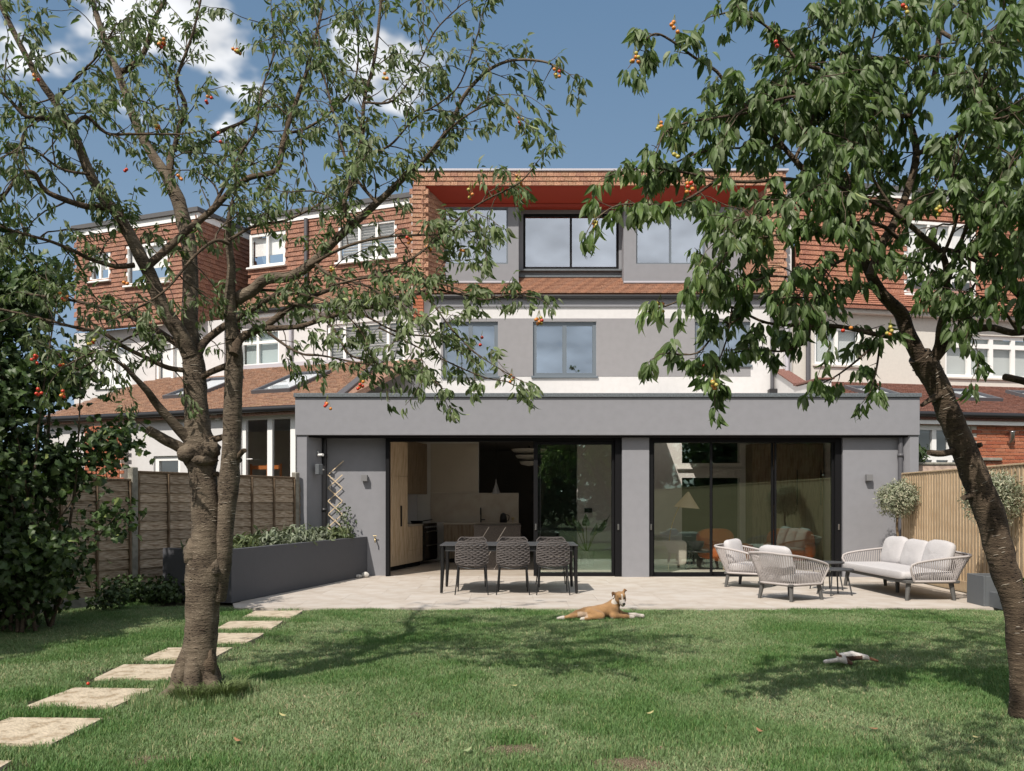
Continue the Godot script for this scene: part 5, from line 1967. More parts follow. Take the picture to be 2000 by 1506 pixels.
func left_cherry() -> void:
	var base := W(383, 1352, 6.53)
	var t := thing("cherry_tree", "forked cherry tree with sparse drooping leaves beside the stepping stones", "tree", at(Vector3(base.x, -0.03, base.z)))
	var leaves := []
	var tints := []
	var tw := Shape.new()
	var tones := [Color(0.15, 0.20, 0.085), Color(0.12, 0.175, 0.065), Color(0.18, 0.225, 0.115), Color(0.22, 0.25, 0.15), Color(0.10, 0.15, 0.055), Color(0.165, 0.205, 0.10)]
	var tk := trunk([[380, 1368, 92], [384, 1345, 74], [388, 1300, 66], [393, 1230, 62], [396, 1165, 66], [399, 1125, 72], [402, 1085, 68], [404, 1030, 55], [401, 970, 52], [396, 925, 52], [391, 893, 66], [390, 868, 64], [386, 838, 48], [382, 780, 45], [379, 730, 44], [376, 690, 40]], 6.53, 6.53)
	bark_limb(t, "trunk", tk, 30, M.bark, 0.13)
	dashes(t, tk, 150, 0.0)
	for k in 6:
		var a := TAU * k / 6 + 0.4
		var d := Vector3(cos(a), 0, sin(a))
		var b0 := Vector3(base.x, 0, base.z)
		bark_limb(t, "root", {c = spline([b0 + d * 0.05 + Vector3(0, 0.30, 0), b0 + d * 0.115 + Vector3(0, 0.12, 0), b0 + d * 0.17 + Vector3(0, 0.02, 0), b0 + d * (0.25 + 0.05 * (k % 3)) + Vector3(0, -0.06, 0)], 4), r = [0.05, 0.055, 0.06, 0.06, 0.06, 0.058, 0.055, 0.05, 0.045, 0.04, 0.035, 0.03, 0.025]}, 12, M.bark, 0.2)
	for q in [[410, 1296, 12, 30, 1], [372, 886, 26, 20, 0], [410, 880, 20, 22, 0], [398, 900, 24, 12, 0], [376, 1080, 16, 26, 0], [414, 1112, 18, 20, 0], [462, 898, 9, 9, 0]]:
		var kn := Shape.new()
		var c0 := W(q[0], q[1], 6.47)
		kn.blob(at(c0 - t.position), Vector3(q[2], q[3], q[2]) * 6.5 / FOCAL, 10, 14, noise(38.0, 3, 5 + int(q[1])), 0.5)
		put(kn, "wound" if q[4] else "burl", M.bark_dark if q[4] else M.bark, t)
	var sk := trunk([[418, 1170, 44], [430, 1110, 40], [438, 1050, 33], [443, 990, 33], [447, 950, 40], [450, 900, 36], [453, 850, 36], [455, 800, 34], [456, 750, 34], [458, 700, 33], [455, 660, 29]], 6.55, 6.38)
	bark_limb(t, "stem", sk, 22, M.bark, 0.13)
	dashes(t, sk, 80, 0.0)
	var big := [
		[[[372, 694], [352, 652], [320, 604], [296, 544], [282, 516], [256, 464], [224, 412], [200, 384], [176, 340], [152, 280], [136, 248], [108, 200], [80, 160], [48, 104], [8, 24], [-30, -60]], 6.5, 5.8, 34, 8],
		[[[376, 692], [370, 620], [372, 560], [369, 480], [358, 430], [348, 392], [336, 366]], 6.6, 6.9, 32, 26],
		[[[336, 370], [318, 332], [296, 300], [275, 262], [258, 222], [240, 168], [228, 136], [208, 88], [192, 40], [178, -10], [165, -80]], 6.9, 7.2, 22, 9],
		[[[450, 594], [470, 580], [492, 568], [520, 545], [568, 540], [612, 512], [656, 468], [696, 432], [732, 400], [760, 375], [796, 340], [840, 300], [880, 245], [905, 190], [950, 140], [1000, 118], [1060, 120], [1088, 132]], 6.4, 5.9, 27, 3],
		[[[372, 864], [340, 828], [308, 792], [288, 764], [262, 736], [240, 712]], 6.5, 6.1, 23, 8],
		[[[372, 886], [348, 872], [328, 862], [304, 848], [290, 840]], 6.5, 6.3, 24, 18],
		[[[455, 662], [449, 610], [450, 560], [452, 520], [446, 470], [447, 430], [455, 390]], 6.35, 6.2, 27, 7],
	]
	var mid := [
		[[[286, 522], [320, 492], [360, 456], [412, 412], [476, 352], [540, 332], [552, 280], [568, 228], [592, 160], [604, 120], [624, 40], [640, -40]], 6.3, 6.9, 17, 5],
		[[[204, 404], [172, 404], [132, 392], [88, 372], [66, 338], [36, 344], [0, 392], [-40, 420]], 6.1, 5.6, 14, 5],
		[[[138, 246], [100, 232], [52, 228], [12, 188], [-40, 150]], 5.9, 5.7, 12, 5],
		[[[140, 250], [168, 228], [208, 260], [250, 262], [300, 262], [352, 262]], 5.9, 6.3, 9, 3],
		[[[262, 518], [224, 520], [172, 504], [148, 492], [100, 472], [40, 455], [-20, 435]], 6.3, 5.8, 11, 4],
		[[[230, 138], [248, 136], [276, 112], [292, 72], [300, 40], [320, 4], [335, -40]], 7.1, 7.0, 14, 6],
		[[[338, 372], [332, 320], [340, 288], [368, 296], [392, 284], [424, 260], [470, 240], [520, 210]], 6.9, 7.3, 17, 5],
		[[[340, 296], [350, 250], [362, 210], [352, 180], [344, 160], [352, 132], [366, 96], [380, 52], [392, 0]], 7.0, 6.8, 11, 4],
		[[[372, 724], [328, 718], [280, 696], [240, 676], [200, 650], [150, 640], [90, 625], [0, 604], [-40, 600]], 6.5, 5.9, 11, 4],
		[[[376, 692], [352, 676], [304, 644], [272, 628], [240, 610], [190, 598], [132, 585], [60, 575]], 6.5, 6.9, 17, 4],
		[[[384, 702], [400, 668], [440, 636], [480, 612], [512, 592], [545, 572]], 6.5, 6.8, 18, 9],
		[[[456, 692], [472, 660], [520, 636], [556, 608], [580, 594], [620, 575], [660, 560]], 6.3, 6.6, 20, 7],
		[[[520, 642], [560, 640], [592, 636], [640, 620], [696, 604], [740, 598], [792, 584], [840, 565], [900, 575], [960, 580], [1020, 580]], 6.3, 5.9, 12, 3],
		[[[690, 440], [672, 400], [688, 352], [700, 304], [708, 248], [712, 192], [732, 112], [744, 4], [748, -60]], 6.1, 6.4, 11, 5],
		[[[738, 398], [704, 360], [676, 312], [656, 240], [640, 176], [628, 132], [622, 60]], 6.0, 6.3, 7, 3],
		[[[524, 650], [560, 676], [592, 692], [630, 695], [680, 705], [740, 715], [790, 720]], 6.2, 5.9, 6, 2.5],
		[[[552, 592], [600, 600], [650, 640], [680, 690], [720, 705], [800, 728], [850, 745], [868, 770]], 6.3, 5.9, 6, 2.5],
		[[[660, 584], [720, 620], [780, 650], [850, 660], [900, 690]], 6.1, 5.9, 5, 2.5],
		[[[600, 520], [680, 480], [760, 462], [850, 458], [930, 452]], 6.2, 5.8, 7, 3],
		[[[700, 545], [780, 520], [850, 470], [905, 420], [950, 390], [1010, 360], [1040, 330]], 6.0, 5.7, 6, 2.5],
		[[[640, 560], [700, 545], [760, 540], [820, 545], [880, 560], [940, 585], [1000, 575], [1035, 580]], 6.0, 5.7, 5, 2.5],
		[[[800, 545], [850, 600], [880, 640], [930, 690], [1000, 735]], 5.9, 5.6, 4.5, 2],
		[[[740, 640], [800, 670], [860, 700], [940, 735], [990, 745]], 6.0, 5.7, 4, 2],
		[[[830, 310], [880, 250], [940, 210], [990, 205], [1015, 230]], 6.0, 5.7, 5, 2.5],
		[[[705, 300], [760, 285], [810, 230], [860, 200], [900, 160], [935, 60]], 6.1, 5.8, 5, 2.5],
		[[[712, 200], [770, 195], [820, 120], [850, 60], [900, 10]], 6.2, 5.9, 5, 2.5],
		[[[560, 260], [600, 250], [650, 215], [690, 170], [700, 90], [690, 20]], 6.8, 6.5, 6, 3],
		[[[412, 412], [440, 360], [470, 300], [500, 250], [510, 180], [535, 100], [530, 20]], 6.6, 6.8, 7, 3],
		[[[108, 200], [150, 150], [190, 110], [220, 60]], 5.9, 5.6, 6, 3],
		[[[176, 340], [120, 330], [60, 290], [20, 300], [-20, 320]], 6.0, 5.7, 6, 3],
		[[[446, 470], [500, 440], [560, 430], [620, 400], [650, 370]], 6.2, 6.5, 7, 3],
		[[[446, 476], [420, 470], [380, 500], [330, 560], [290, 590], [230, 620]], 6.2, 5.8, 8, 3],
		[[[300, 644], [250, 660], [190, 700], [150, 720], [110, 690]], 6.4, 6.0, 5, 2.5],
		[[[262, 736], [220, 700], [180, 690], [120, 720]], 6.1, 5.8, 6, 3],
		[[[612, 512], [650, 540], [720, 560], [780, 600], [830, 640], [850, 680]], 6.2, 5.7, 6, 2.5],
		[[[500, 566], [560, 570], [640, 590], [700, 640], [720, 680]], 6.4, 6.0, 6, 2.5],
		[[[178, -10], [150, -150], [220, -300]], 7.2, 7.4, 8, 3],
		[[[325, -10], [380, -150], [480, -280]], 7.0, 7.3, 8, 3],
		[[[640, -40], [660, -200], [760, -300]], 6.9, 7.0, 6, 3],
		[[[748, -60], [800, -180], [860, -260]], 6.4, 6.6, 6, 3],
		[[[-30, -60], [-120, -160], [-160, -280]], 5.8, 5.8, 8, 3],
	]
	var stem := [[[[436, 935], [424, 925], [412, 932]], 6.5, 6.5, 10, 8], [[[400, 862], [420, 858], [440, 852]], 6.5, 6.45, 16, 11], [[[396, 735], [418, 724], [450, 712]], 6.5, 6.4, 13, 12], [[[462, 895], [474, 882], [478, 880]], 6.45, 6.4, 12, 9]]
	for q in big:
		bark_limb(t, "limb", limb(q[0], q[1], q[2], q[3], q[4]), 14, M.bark, 0.10)
	for q in stem:
		bark_limb(t, "limb", limb(q[0], q[1], q[2], q[3], q[4]), 10, M.bark_dark, 0.12)
	var o := {step = 0.05, len = 0.25, long = 0.35, reach = 2.2, fill = 0.9, lo = 1, hi = 4, size = 0.95, tones = tones, droop = 1.1, rise = 0.3, sag = 0.06, fork = 0.3, thick = 0.045}
	var thin := o.duplicate()
	thin.len = 0.19
	thin.long = 0.12
	thin.step = 0.065
	for q in mid:
		var l := limb(q[0], q[1], q[2], q[3], q[4])
		bark_limb(t, "branch", l, 9, M.bark_dark, 0.12)
		var e: Array = q[0][q[0].size() - 1]
		twigs(l, tw, leaves, tints, thin if e[0] > 660 and e[1] > 400 else o)
	var o2 := o.duplicate()
	o2.start = 0.8
	o2.step = 0.06
	for q in big:
		twigs(limb(q[0], q[1], q[2], q[3], q[4]), tw, leaves, tints, o2)
	put(tw, "twigs", M.twig, t, Transform3D(Basis(), -t.position)).set_meta("kind", "stuff")
	for k in leaves.size():
		leaves[k].origin -= t.position
	var world := leaves.duplicate()
	var mesh := leaf_mesh(0.076, 0.025, 0.5, 1.0)
	crown_at(t, mesh, M.leaf_left, world, tints, 300)
	fruit_at(t, [[315, 85, 7, 0], [462, 95, 7, 0], [408, 192, 4, 1], [1087, 142, 6, 0], [1018, 234, 5, 0], [70, 152, 5, 0], [308, 246, 4, 0], [68, 700, 6, 1], [74, 764, 5, 1], [124, 578, 4, 0], [122, 715, 3, 0], [704, 752, 5, 1], [1053, 625, 7, 0], [1000, 738, 5, 0], [640, 790, 5, 0], [350, 345, 4, 0], [248, 338, 2, 1], [430, 268, 2, 1], [798, 470, 4, 0], [838, 480, 3, 0], [900, 492, 4, 0], [243, 550, 3, 0], [118, 770, 4, 0], [180, 668, 4, 0], [942, 665, 2, 1], [755, 148, 4, 0], [650, 528, 4, 0], [1015, 350, 6, 2], [920, 375, 5, 2]], 5.9)


func crown_at(t: Node3D, mesh: Mesh, m: StandardMaterial3D, leaves: Array, tints: Array, single: int) -> void:
	# order by world place, place by the tree's own
	var world := []
	for q in leaves:
		world.append(Transform3D(q.basis, q.origin + t.position))
	var order := []
	for k in world.size():
		if in_frame(world[k].origin):
			order.append([(world[k].origin - Vector3(0, EYE, 0)).length() / world[k].basis.y.length(), k])
	order.sort()
	var own := {}
	var shades := []
	for k in 6:
		var q: StandardMaterial3D = m.duplicate()
		q.vertex_color_use_as_albedo = false
		var c: Color = tints[k * 37 % tints.size()]
		q.albedo_color = lin(c.r, c.g, c.b)
		shades.append(q)
	for j in mini(single, order.size()):
		var k: int = order[j][1]
		own[k] = true
		put(mesh, "leaf", shades[j % 6], t, leaves[k])
	var far := []
	var cols := []
	for k in leaves.size():
		if not own.has(k):
			far.append(leaves[k])
			cols.append(tints[k])
	scatter("crown", mesh, m, far, cols, t)


func fruit_at(t: Node3D, spots: Array, d: float) -> void:
	fruit(t, spots, d)
	for c in t.get_children():
		if c.name.begins_with("cherry_cluster"):
			c.position -= t.position


func right_cherry() -> void:
	var base := W(2005, 1395, 5.82)
	var t := thing("cherry_tree", "leaning cherry tree with dense broad leaves at the picture's right edge", "tree", at(Vector3(base.x, -0.03, base.z)))
	var leaves := []
	var tints := []
	var tw := Shape.new()
	var tones := [Color(0.12, 0.19, 0.058), Color(0.10, 0.165, 0.048), Color(0.14, 0.21, 0.075), Color(0.17, 0.23, 0.105), Color(0.082, 0.14, 0.04), Color(0.20, 0.25, 0.135)]
	var tk := trunk([[2010, 1412, 84], [2005, 1380, 62], [1999, 1300, 52], [1985, 1190, 48], [1958, 1100, 51], [1932, 1000, 54], [1904, 930, 49], [1876, 862, 47], [1853, 805, 45], [1833, 757, 43], [1810, 716, 49], [1795, 694, 45]], 5.82, 5.62)
	bark_limb(t, "trunk", tk, 30, M.bark_dark, 0.14)
	dashes(t, tk, 150, 0.0)
	var big := [
		[[[1797, 698], [1775, 655], [1760, 612], [1738, 590], [1720, 570], [1700, 535], [1680, 490], [1662, 440], [1640, 405], [1600, 362], [1552, 312], [1504, 256], [1450, 200]], 5.62, 5.2, 32, 7],
		[[[1818, 712], [1834, 675], [1838, 640], [1848, 600], [1850, 560], [1842, 500], [1800, 460], [1752, 420], [1700, 392], [1640, 365]], 5.62, 5.0, 21, 6],
		[[[1822, 708], [1870, 655], [1930, 640], [1990, 650], [2060, 620], [2120, 560]], 5.62, 5.0, 18, 9],
		[[[1700, 540], [1720, 480], [1745, 440], [1770, 380], [1790, 300], [1776, 224], [1800, 190], [1824, 152], [1836, 60], [1856, 8], [1870, -60]], 5.35, 5.6, 19, 8],
		[[[2080, 640], [2010, 590], [1940, 525], [1888, 500], [1840, 485]], 5.0, 5.3, 24, 8],
	]
	var mid := [
		[[[1780, 226], [1740, 226], [1700, 220], [1652, 204], [1612, 192], [1556, 188], [1500, 200], [1450, 215]], 5.4, 5.0, 10, 4],
		[[[1826, 106], [1790, 112], [1760, 114], [1680, 112], [1612, 112], [1560, 125]], 5.5, 5.2, 8, 4],
		[[[1600, 135], [1560, 120], [1524, 76], [1480, 40], [1432, 24], [1400, 30]], 5.2, 5.0, 8, 3],
		[[[1500, 256], [1460, 215], [1424, 176], [1400, 140], [1356, 112], [1312, 80], [1280, 66], [1255, 85], [1240, 112]], 5.2, 4.9, 9, 2.5],
		[[[1600, 364], [1540, 350], [1470, 355], [1408, 352], [1332, 336], [1260, 328], [1205, 338]], 5.2, 4.8, 9, 3],
		[[[1752, 464], [1720, 440], [1672, 436], [1592, 452], [1512, 460], [1440, 480], [1400, 520]], 5.3, 4.8, 9, 3],
		[[[1772, 662], [1711, 653], [1641, 638], [1570, 636], [1496, 630], [1430, 600], [1380, 590]], 5.6, 5.2, 12, 3],
		[[[1582, 638], [1574, 668], [1529, 686], [1477, 682], [1430, 690]], 5.4, 5.2, 6, 2.5],
		[[[1740, 640], [1690, 690], [1640, 730], [1600, 752]], 5.5, 5.3, 6, 2.5],
		[[[1720, 660], [1712, 720], [1700, 765]], 5.5, 5.3, 5, 2.5],
		[[[1530, 290], [1480, 290], [1420, 290], [1360, 300], [1300, 330], [1275, 365]], 5.2, 4.9, 6, 2.5],
		[[[1460, 220], [1400, 230], [1340, 240], [1300, 258], [1285, 290]], 5.1, 4.8, 6, 2.5],
		[[[1400, 352], [1340, 390], [1290, 400], [1210, 400], [1160, 430]], 5.0, 4.7, 6, 2.5],
		[[[1420, 500], [1370, 560], [1320, 590], [1290, 600]], 4.9, 4.7, 5, 2.5],
		[[[1460, 612], [1400, 650], [1360, 690], [1300, 690]], 5.2, 5.0, 5, 2.5],
		[[[1430, 600], [1420, 660], [1400, 720], [1395, 770]], 5.2, 5.0, 4.5, 2],
		[[[1552, 312], [1580, 250], [1600, 180], [1610, 100], [1640, 20]], 5.2, 5.4, 8, 4],
		[[[1836, 60], [1880, 80], [1940, 60], [2010, 40]], 5.5, 5.1, 9, 4],
		[[[1790, 300], [1850, 280], [1900, 240], [1960, 230], [2030, 200]], 5.4, 4.9, 10, 4],
		[[[1848, 560], [1890, 440], [1930, 380], [1990, 330], [2050, 300]], 5.4, 4.8, 10, 4],
		[[[1752, 420], [1700, 340], [1690, 300], [1650, 270]], 5.1, 4.9, 7, 3],
		[[[1680, 490], [1620, 520], [1560, 540], [1500, 540], [1450, 560]], 5.3, 4.9, 7, 3],
		[[[1662, 440], [1600, 410], [1540, 400], [1480, 420], [1440, 430]], 5.2, 4.8, 7, 3],
		[[[1842, 500], [1870, 420], [1860, 350], [1880, 300]], 5.2, 4.9, 8, 3],
		[[[1940, 525], [1930, 460], [1950, 420], [1980, 400]], 5.1, 4.7, 8, 3],
		[[[1870, 655], [1880, 600], [1900, 560], [1920, 540]], 5.5, 5.1, 7, 3],
		[[[1990, 650], [1960, 600], [1970, 560], [2000, 520]], 5.2, 4.9, 7, 3],
		[[[1700, 220], [1680, 160], [1700, 90], [1720, 20]], 5.3, 5.1, 6, 3],
		[[[1900, 240], [1920, 160], [1950, 100], [1960, 20]], 5.1, 4.9, 6, 3],
		[[[1720, 575], [1690, 560], [1640, 565], [1590, 580], [1540, 580]], 5.4, 5.0, 6, 3],
		[[[1640, 405], [1660, 360], [1640, 310], [1600, 270], [1560, 250]], 5.2, 5.5, 6, 3],
		[[[1745, 440], [1800, 400], [1830, 360], [1840, 320]], 5.4, 5.8, 6, 3],
		[[[1840, 40], [1800, -100], [1700, -250], [1600, -360]], 5.5, 5.2, 9, 4],
		[[[1860, 0], [1900, -150], [2000, -300], [2060, -420]], 5.6, 5.8, 9, 4],
		[[[1640, 30], [1600, -60], [1500, -200], [1430, -260]], 5.3, 5.0, 7, 3],
		[[[2020, 200], [2120, 120], [2220, 0], [2300, -140]], 5.0, 5.2, 9, 4],
		[[[2060, 620], [2160, 500], [2240, 380], [2300, 260]], 5.0, 5.6, 10, 4],
		[[[2050, 300], [2160, 260], [2260, 220]], 5.0, 4.8, 8, 3],
		[[[1870, -60], [1820, -220], [1780, -380], [1700, -480]], 5.7, 6.3, 10, 4],
		[[[2000, 40], [2100, -80], [2180, -240]], 5.2, 6.0, 8, 3],
	]
	for q in big:
		bark_limb(t, "limb", limb(q[0], q[1], q[2], q[3], q[4]), 14, M.bark_dark, 0.12)
	for q in [[[[2030, 752], [1990, 742], [1962, 736]], 5.4, 5.35, 16, 13], [[[1838, 770], [1818, 780], [1800, 792]], 5.62, 5.55, 16, 7], [[[1872, 878], [1840, 886], [1814, 884]], 5.7, 5.6, 15, 12], [[[1886, 880], [1905, 872], [1918, 868]], 5.7, 5.65, 14, 9], [[[1895, 968], [1885, 972], [1882, 972]], 5.7, 5.65, 14, 9]]:
		bark_limb(t, "limb", limb(q[0], q[1], q[2], q[3], q[4]), 10, M.bark_dark, 0.15)
	var o := {step = 0.018, len = 0.27, long = 0.45, reach = 2.0, fill = 0.95, lo = 2, hi = 5, size = 0.95, tones = tones, droop = 1.6, rise = 0.2, sag = 0.09, fork = 0.34, thick = 0.05}
	var thin := o.duplicate()
	thin.len = 0.13
	thin.long = 0.0
	thin.sag = 0.04
	thin.fork = 0.2
	thin.step = 0.05
	for q in mid:
		var l := limb(q[0], q[1], q[2], q[3], q[4])
		bark_limb(t, "branch", l, 9, M.bark_dark, 0.12)
		var e: Array = q[0][q[0].size() - 1]
		var trim: bool = e[1] > 560 or e[0] < 1420
		twigs(l, tw, leaves, tints, thin if trim else o)
	var o2 := o.duplicate()
	o2.start = 1.6
	for q in big:
		twigs(limb(q[0], q[1], q[2], q[3], q[4]), tw, leaves, tints, o2)
	put(tw, "twigs", M.twig, t, Transform3D(Basis(), -t.position)).set_meta("kind", "stuff")
	for k in leaves.size():
		leaves[k].origin -= t.position
	crown_at(t, leaf_mesh(0.092, 0.033, 0.4, 0.8), M.leaf_right, leaves, tints, 300)
	fruit_at(t, [[1240, 112, 7, 2], [1286, 244, 6, 2], [1347, 365, 7, 0], [1160, 438, 8, 2], [1490, 482, 6, 2], [1290, 598, 7, 0], [1318, 52, 4, 0], [1516, 92, 2, 0], [1768, 20, 4, 0], [1985, 82, 5, 0], [1835, 410, 5, 2], [1395, 750, 7, 2], [1378, 720, 4, 0], [1320, 302, 3, 2], [1740, 646, 4, 2], [1655, 640, 2, 1]], 4.85)


# ---------------------------------------------------------------- shrubs, olives, planting
# foliage spread through lobes of a crown
func bush(called: String, label: String, category: String, p: Vector3, lobes: Array, count: int, mesh: Mesh, m: StandardMaterial3D, tones: Array, size: float, stems: int, wood: Material, o := {}) -> Node3D:
	var t := thing(called, label, category, at(p), o.get("group", ""))
	var s := Shape.new()
	var places := []
	var tints := []
	var total := 0.0
	for l in lobes:
		total += l[1].x * l[1].y * l[1].z
	for k in stems:
		var l: Array = lobes[k % lobes.size()]
		var e: Vector3 = l[0] + unit() * l[1] * 0.7
		var f: Vector3 = Vector3(rng.randf_range(-1, 1), 0, rng.randf_range(-1, 1)) * o.get("foot", 0.06) + Vector3(0, o.get("from", 0.0), 0)
		var line := spline([f, f.lerp(e, 0.4) + Vector3(0, 0.1 * e.y, 0) + unit() * 0.05 * e.y, e], 4)
		var rs := []
		for i in line.size():
			rs.append(o.get("rad", 0.02) * lerpf(1.0, 0.2, float(i) / (line.size() - 1)))
		s.tube(line, rs, 6, false)
	put(s, "trunk" if category == "tree" else "stem", wood, t)
	for l in lobes:
		var n := int(count * l[1].x * l[1].y * l[1].z / total)
		for k in int(n / 4):
			var d := unit()
			var c: Vector3 = l[0] + d * l[1] * pow(rng.randf(), o.get("shell", 0.42)) * rng.randf_range(0.82, 1.08)
			for j in 4:
				var y: Vector3 = (unit() * 0.9 + Vector3.UP * o.get("up", 0.2)).normalized()
				var x := y.cross((d + unit() * 0.6 + Vector3.UP * 0.5).normalized())
				if x.length() < 0.05:
					continue
				x = x.normalized()
				var f := size * rng.randf_range(0.7, 1.25)
				var q: Vector3 = c + unit() * size * o.get("loose", 0.09)
				if q.y < 0.02:
					q.y = rng.randf_range(0.02, 0.1)
				places.append(Transform3D(Basis(x * f, y * f, x.cross(y) * f), q))
				var tc: Color = tones[rng.randi() % tones.size()]
				var v := rng.randf_range(0.72, 1.28)
				tints.append(Color(tc.r * v, tc.g * v, tc.b * v))
	if o.get("single", 0):
		crown_at(t, mesh, m, places, tints, o.single)
	else:
		scatter("crown", mesh, m, places, tints, t)
	return t


func garden_plants() -> void:
	var dark := [Color(0.045, 0.08, 0.024), Color(0.036, 0.064, 0.019), Color(0.062, 0.105, 0.03), Color(0.05, 0.085, 0.028)]
	var broad := leaf_mesh(0.088, 0.072, 0.4, 0.8, 1.0, 0.3)
	bush("tall_shrub", "tall dark leafy shrub against the lap fence at the picture's left edge", "shrub", Vector3(-5.35, 0, -9.75), [[Vector3(-0.25, 0.7, 0.1), Vector3(0.85, 0.7, 0.7)], [Vector3(0.35, 0.75, 0.1), Vector3(0.5, 0.5, 0.5)], [Vector3(-0.3, 1.7, 0), Vector3(0.75, 0.7, 0.7)], [Vector3(0.35, 1.75, -0.2), Vector3(0.5, 0.42, 0.45)], [Vector3(0.85, 2.05, -0.3), Vector3(0.42, 0.3, 0.35)], [Vector3(-0.2, 2.6, 0.1), Vector3(0.7, 0.6, 0.7)], [Vector3(0.5, 2.75, -0.1), Vector3(0.4, 0.35, 0.4)], [Vector3(-0.45, 3.5, 0), Vector3(0.75, 0.65, 0.7)], [Vector3(0.2, 3.7, 0.1), Vector3(0.45, 0.4, 0.4)], [Vector3(-0.5, 4.3, 0.1), Vector3(0.6, 0.4, 0.5)], [Vector3(0.9, 1.2, -0.2), Vector3(0.3, 0.25, 0.3)]], 13000, broad, M.leaf_shrub, dark, 1.0, 22, M.twig, {single = 200, rad = 0.022, foot = 0.3, shell = 0.62, loose = 0.16})
	# smaller shoots along the foot of the fence
	var small := leaf_mesh(0.06, 0.04, 0.3, 0.6)
	var spots := [[262, 1168, 12.4, 0.30, "low dark green plant at the foot of the concrete fence post"], [325, 1170, 12.3, 0.28, "low bright-edged plant in front of the planter's end wall"], [215, 1178, 11.6, 0.34, "ragged dark plant below the lap fence boards"], [300, 1172, 12.3, 0.24, "small leafy plant between fence post and planter"]]
	for q in spots:
		var d: float = q[2]
		var p := W(q[0], 1100, d)
		bush("border_plant", q[4], "plant", Vector3(p.x, 0, p.z), [[Vector3(0, q[3] * 0.55, 0), Vector3(q[3], q[3] * 0.75, q[3])]], 420, small, M.leaf_plant, dark, 1.0, 6, M.stalk, {rad = 0.005, shell = 0.5, loose = 0.05})
	# planter: ferny and grey-leaved plants
	var fern := [Color(0.10, 0.13, 0.05), Color(0.13, 0.155, 0.07), Color(0.08, 0.11, 0.045)]
	var grey := [Color(0.19, 0.22, 0.15), Color(0.15, 0.18, 0.11), Color(0.22, 0.25, 0.18), Color(0.11, 0.14, 0.08)]
	var u := (PLANTER_BACK - PLANTER_FRONT)
	var lance := leaf_mesh(0.15, 0.036, 0.35, 0.9)
	var row := [[0.06, 0.55, 0.24, 0.17, fern, "ferny green plant at the camera end of the long planter"], [0.23, 0.40, 0.30, 0.16, fern, "wispy green plant in the long planter beside the cherry stem"], [0.40, 0.40, 0.34, 0.20, grey, "grey-green leafy plant in the long planter near its middle"], [0.56, 0.36, 0.36, 0.22, grey, "spreading grey-leaved plant overhanging the long planter"], [0.70, 0.34, 0.30, 0.19, grey, "grey-leaved plant in the long planter before the lattice"], [0.86, 0.30, 0.26, 0.17, fern, "green plant at the house end of the long planter"]]
	for q in row:
		var c: Vector2 = PLANTER_FRONT + u * q[0] + Vector2(-q[1], 0)
		bush("planter_plant", q[5], "plant", Vector3(c.x, 0.62, c.y), [[Vector3(0, q[3] * 0.8, 0), Vector3(q[2], q[3], q[2])]], 520, lance, M.leaf_plant, q[4], 1.0, 7, M.stalk, {rad = 0.005, shell = 0.5, loose = 0.04, up = 0.5, group = "plants in the long planter"})
	bush("climber", "young climbing plant with thin stems on the pale lattice", "plant", Vector3(-3.12, 0.63, -16.55), [[Vector3(0, 0.2, 0), Vector3(0.26, 0.26, 0.10)], [Vector3(0.02, 0.55, 0), Vector3(0.16, 0.3, 0.07)]], 240, small, M.leaf_plant, dark + grey, 0.9, 7, M.stalk, {rad = 0.005, shell = 0.7, loose = 0.05})
	# clipped olives
	var ol := leaf_mesh(0.052, 0.013, 0.2, 0.3)
	var silver := [Color(0.26, 0.28, 0.19), Color(0.20, 0.23, 0.14), Color(0.33, 0.34, 0.25), Color(0.15, 0.18, 0.10), Color(0.40, 0.38, 0.27)]
	for q in [["olive_tree", "round-headed olive standard behind the outdoor sofa", Vector3(6.70, 0.33, -15.55), 1.09, 0.37], ["olive_tree", "round-headed olive standard in the tall planter box by the cherry trunk", Vector3(6.46, 0.35, -12.04), 1.06, 0.40]]:
		var n := Shape.new()
		var t := bush(q[0], q[1], "tree", q[2], [[Vector3(0, q[3], 0), Vector3(q[4], q[4] * 0.93, q[4])], [Vector3(0.08, q[3] + 0.14, 0.05), Vector3(q[4] * 0.72, q[4] * 0.66, q[4] * 0.7)], [Vector3(-0.14, q[3] + 0.06, 0), Vector3(q[4] * 0.7, q[4] * 0.6, q[4] * 0.7)]], 6800, ol, M.leaf_olive, silver, 1.0, 12, M.olive_bark, {rad = 0.008, shell = 0.36, loose = 0.03, up = 0.35, from = 0.86, foot = 0.02, group = "clipped olive standards"})
		n.tube(spline([Vector3(0, 0, 0), Vector3(0.02, 0.3, 0), Vector3(-0.025, 0.6, 0.01), Vector3(0, 0.95, 0)], 4), 0.022, 8)
		put(n, "stake_trunk", M.olive_bark, t)
	bush("ivy_plant", "dark ivy in the low grey planter box beside the cherry trunk", "plant", Vector3(6.49, 0.15, -11.55), [[Vector3(0, 0.12, 0), Vector3(0.22, 0.13, 0.2)]], 260, broad, M.leaf_plant, dark, 0.5, 5, M.stalk, {rad = 0.004})
	bush("potted_plant", "leafy plant standing on the neighbour's low wall", "plant", W(1795, 905, 17.25), [[Vector3(0, 0.2, 0), Vector3(0.14, 0.2, 0.14)]], 160, lance, M.leaf_plant, dark, 0.9, 5, M.stalk, {rad = 0.004, up = 0.6})


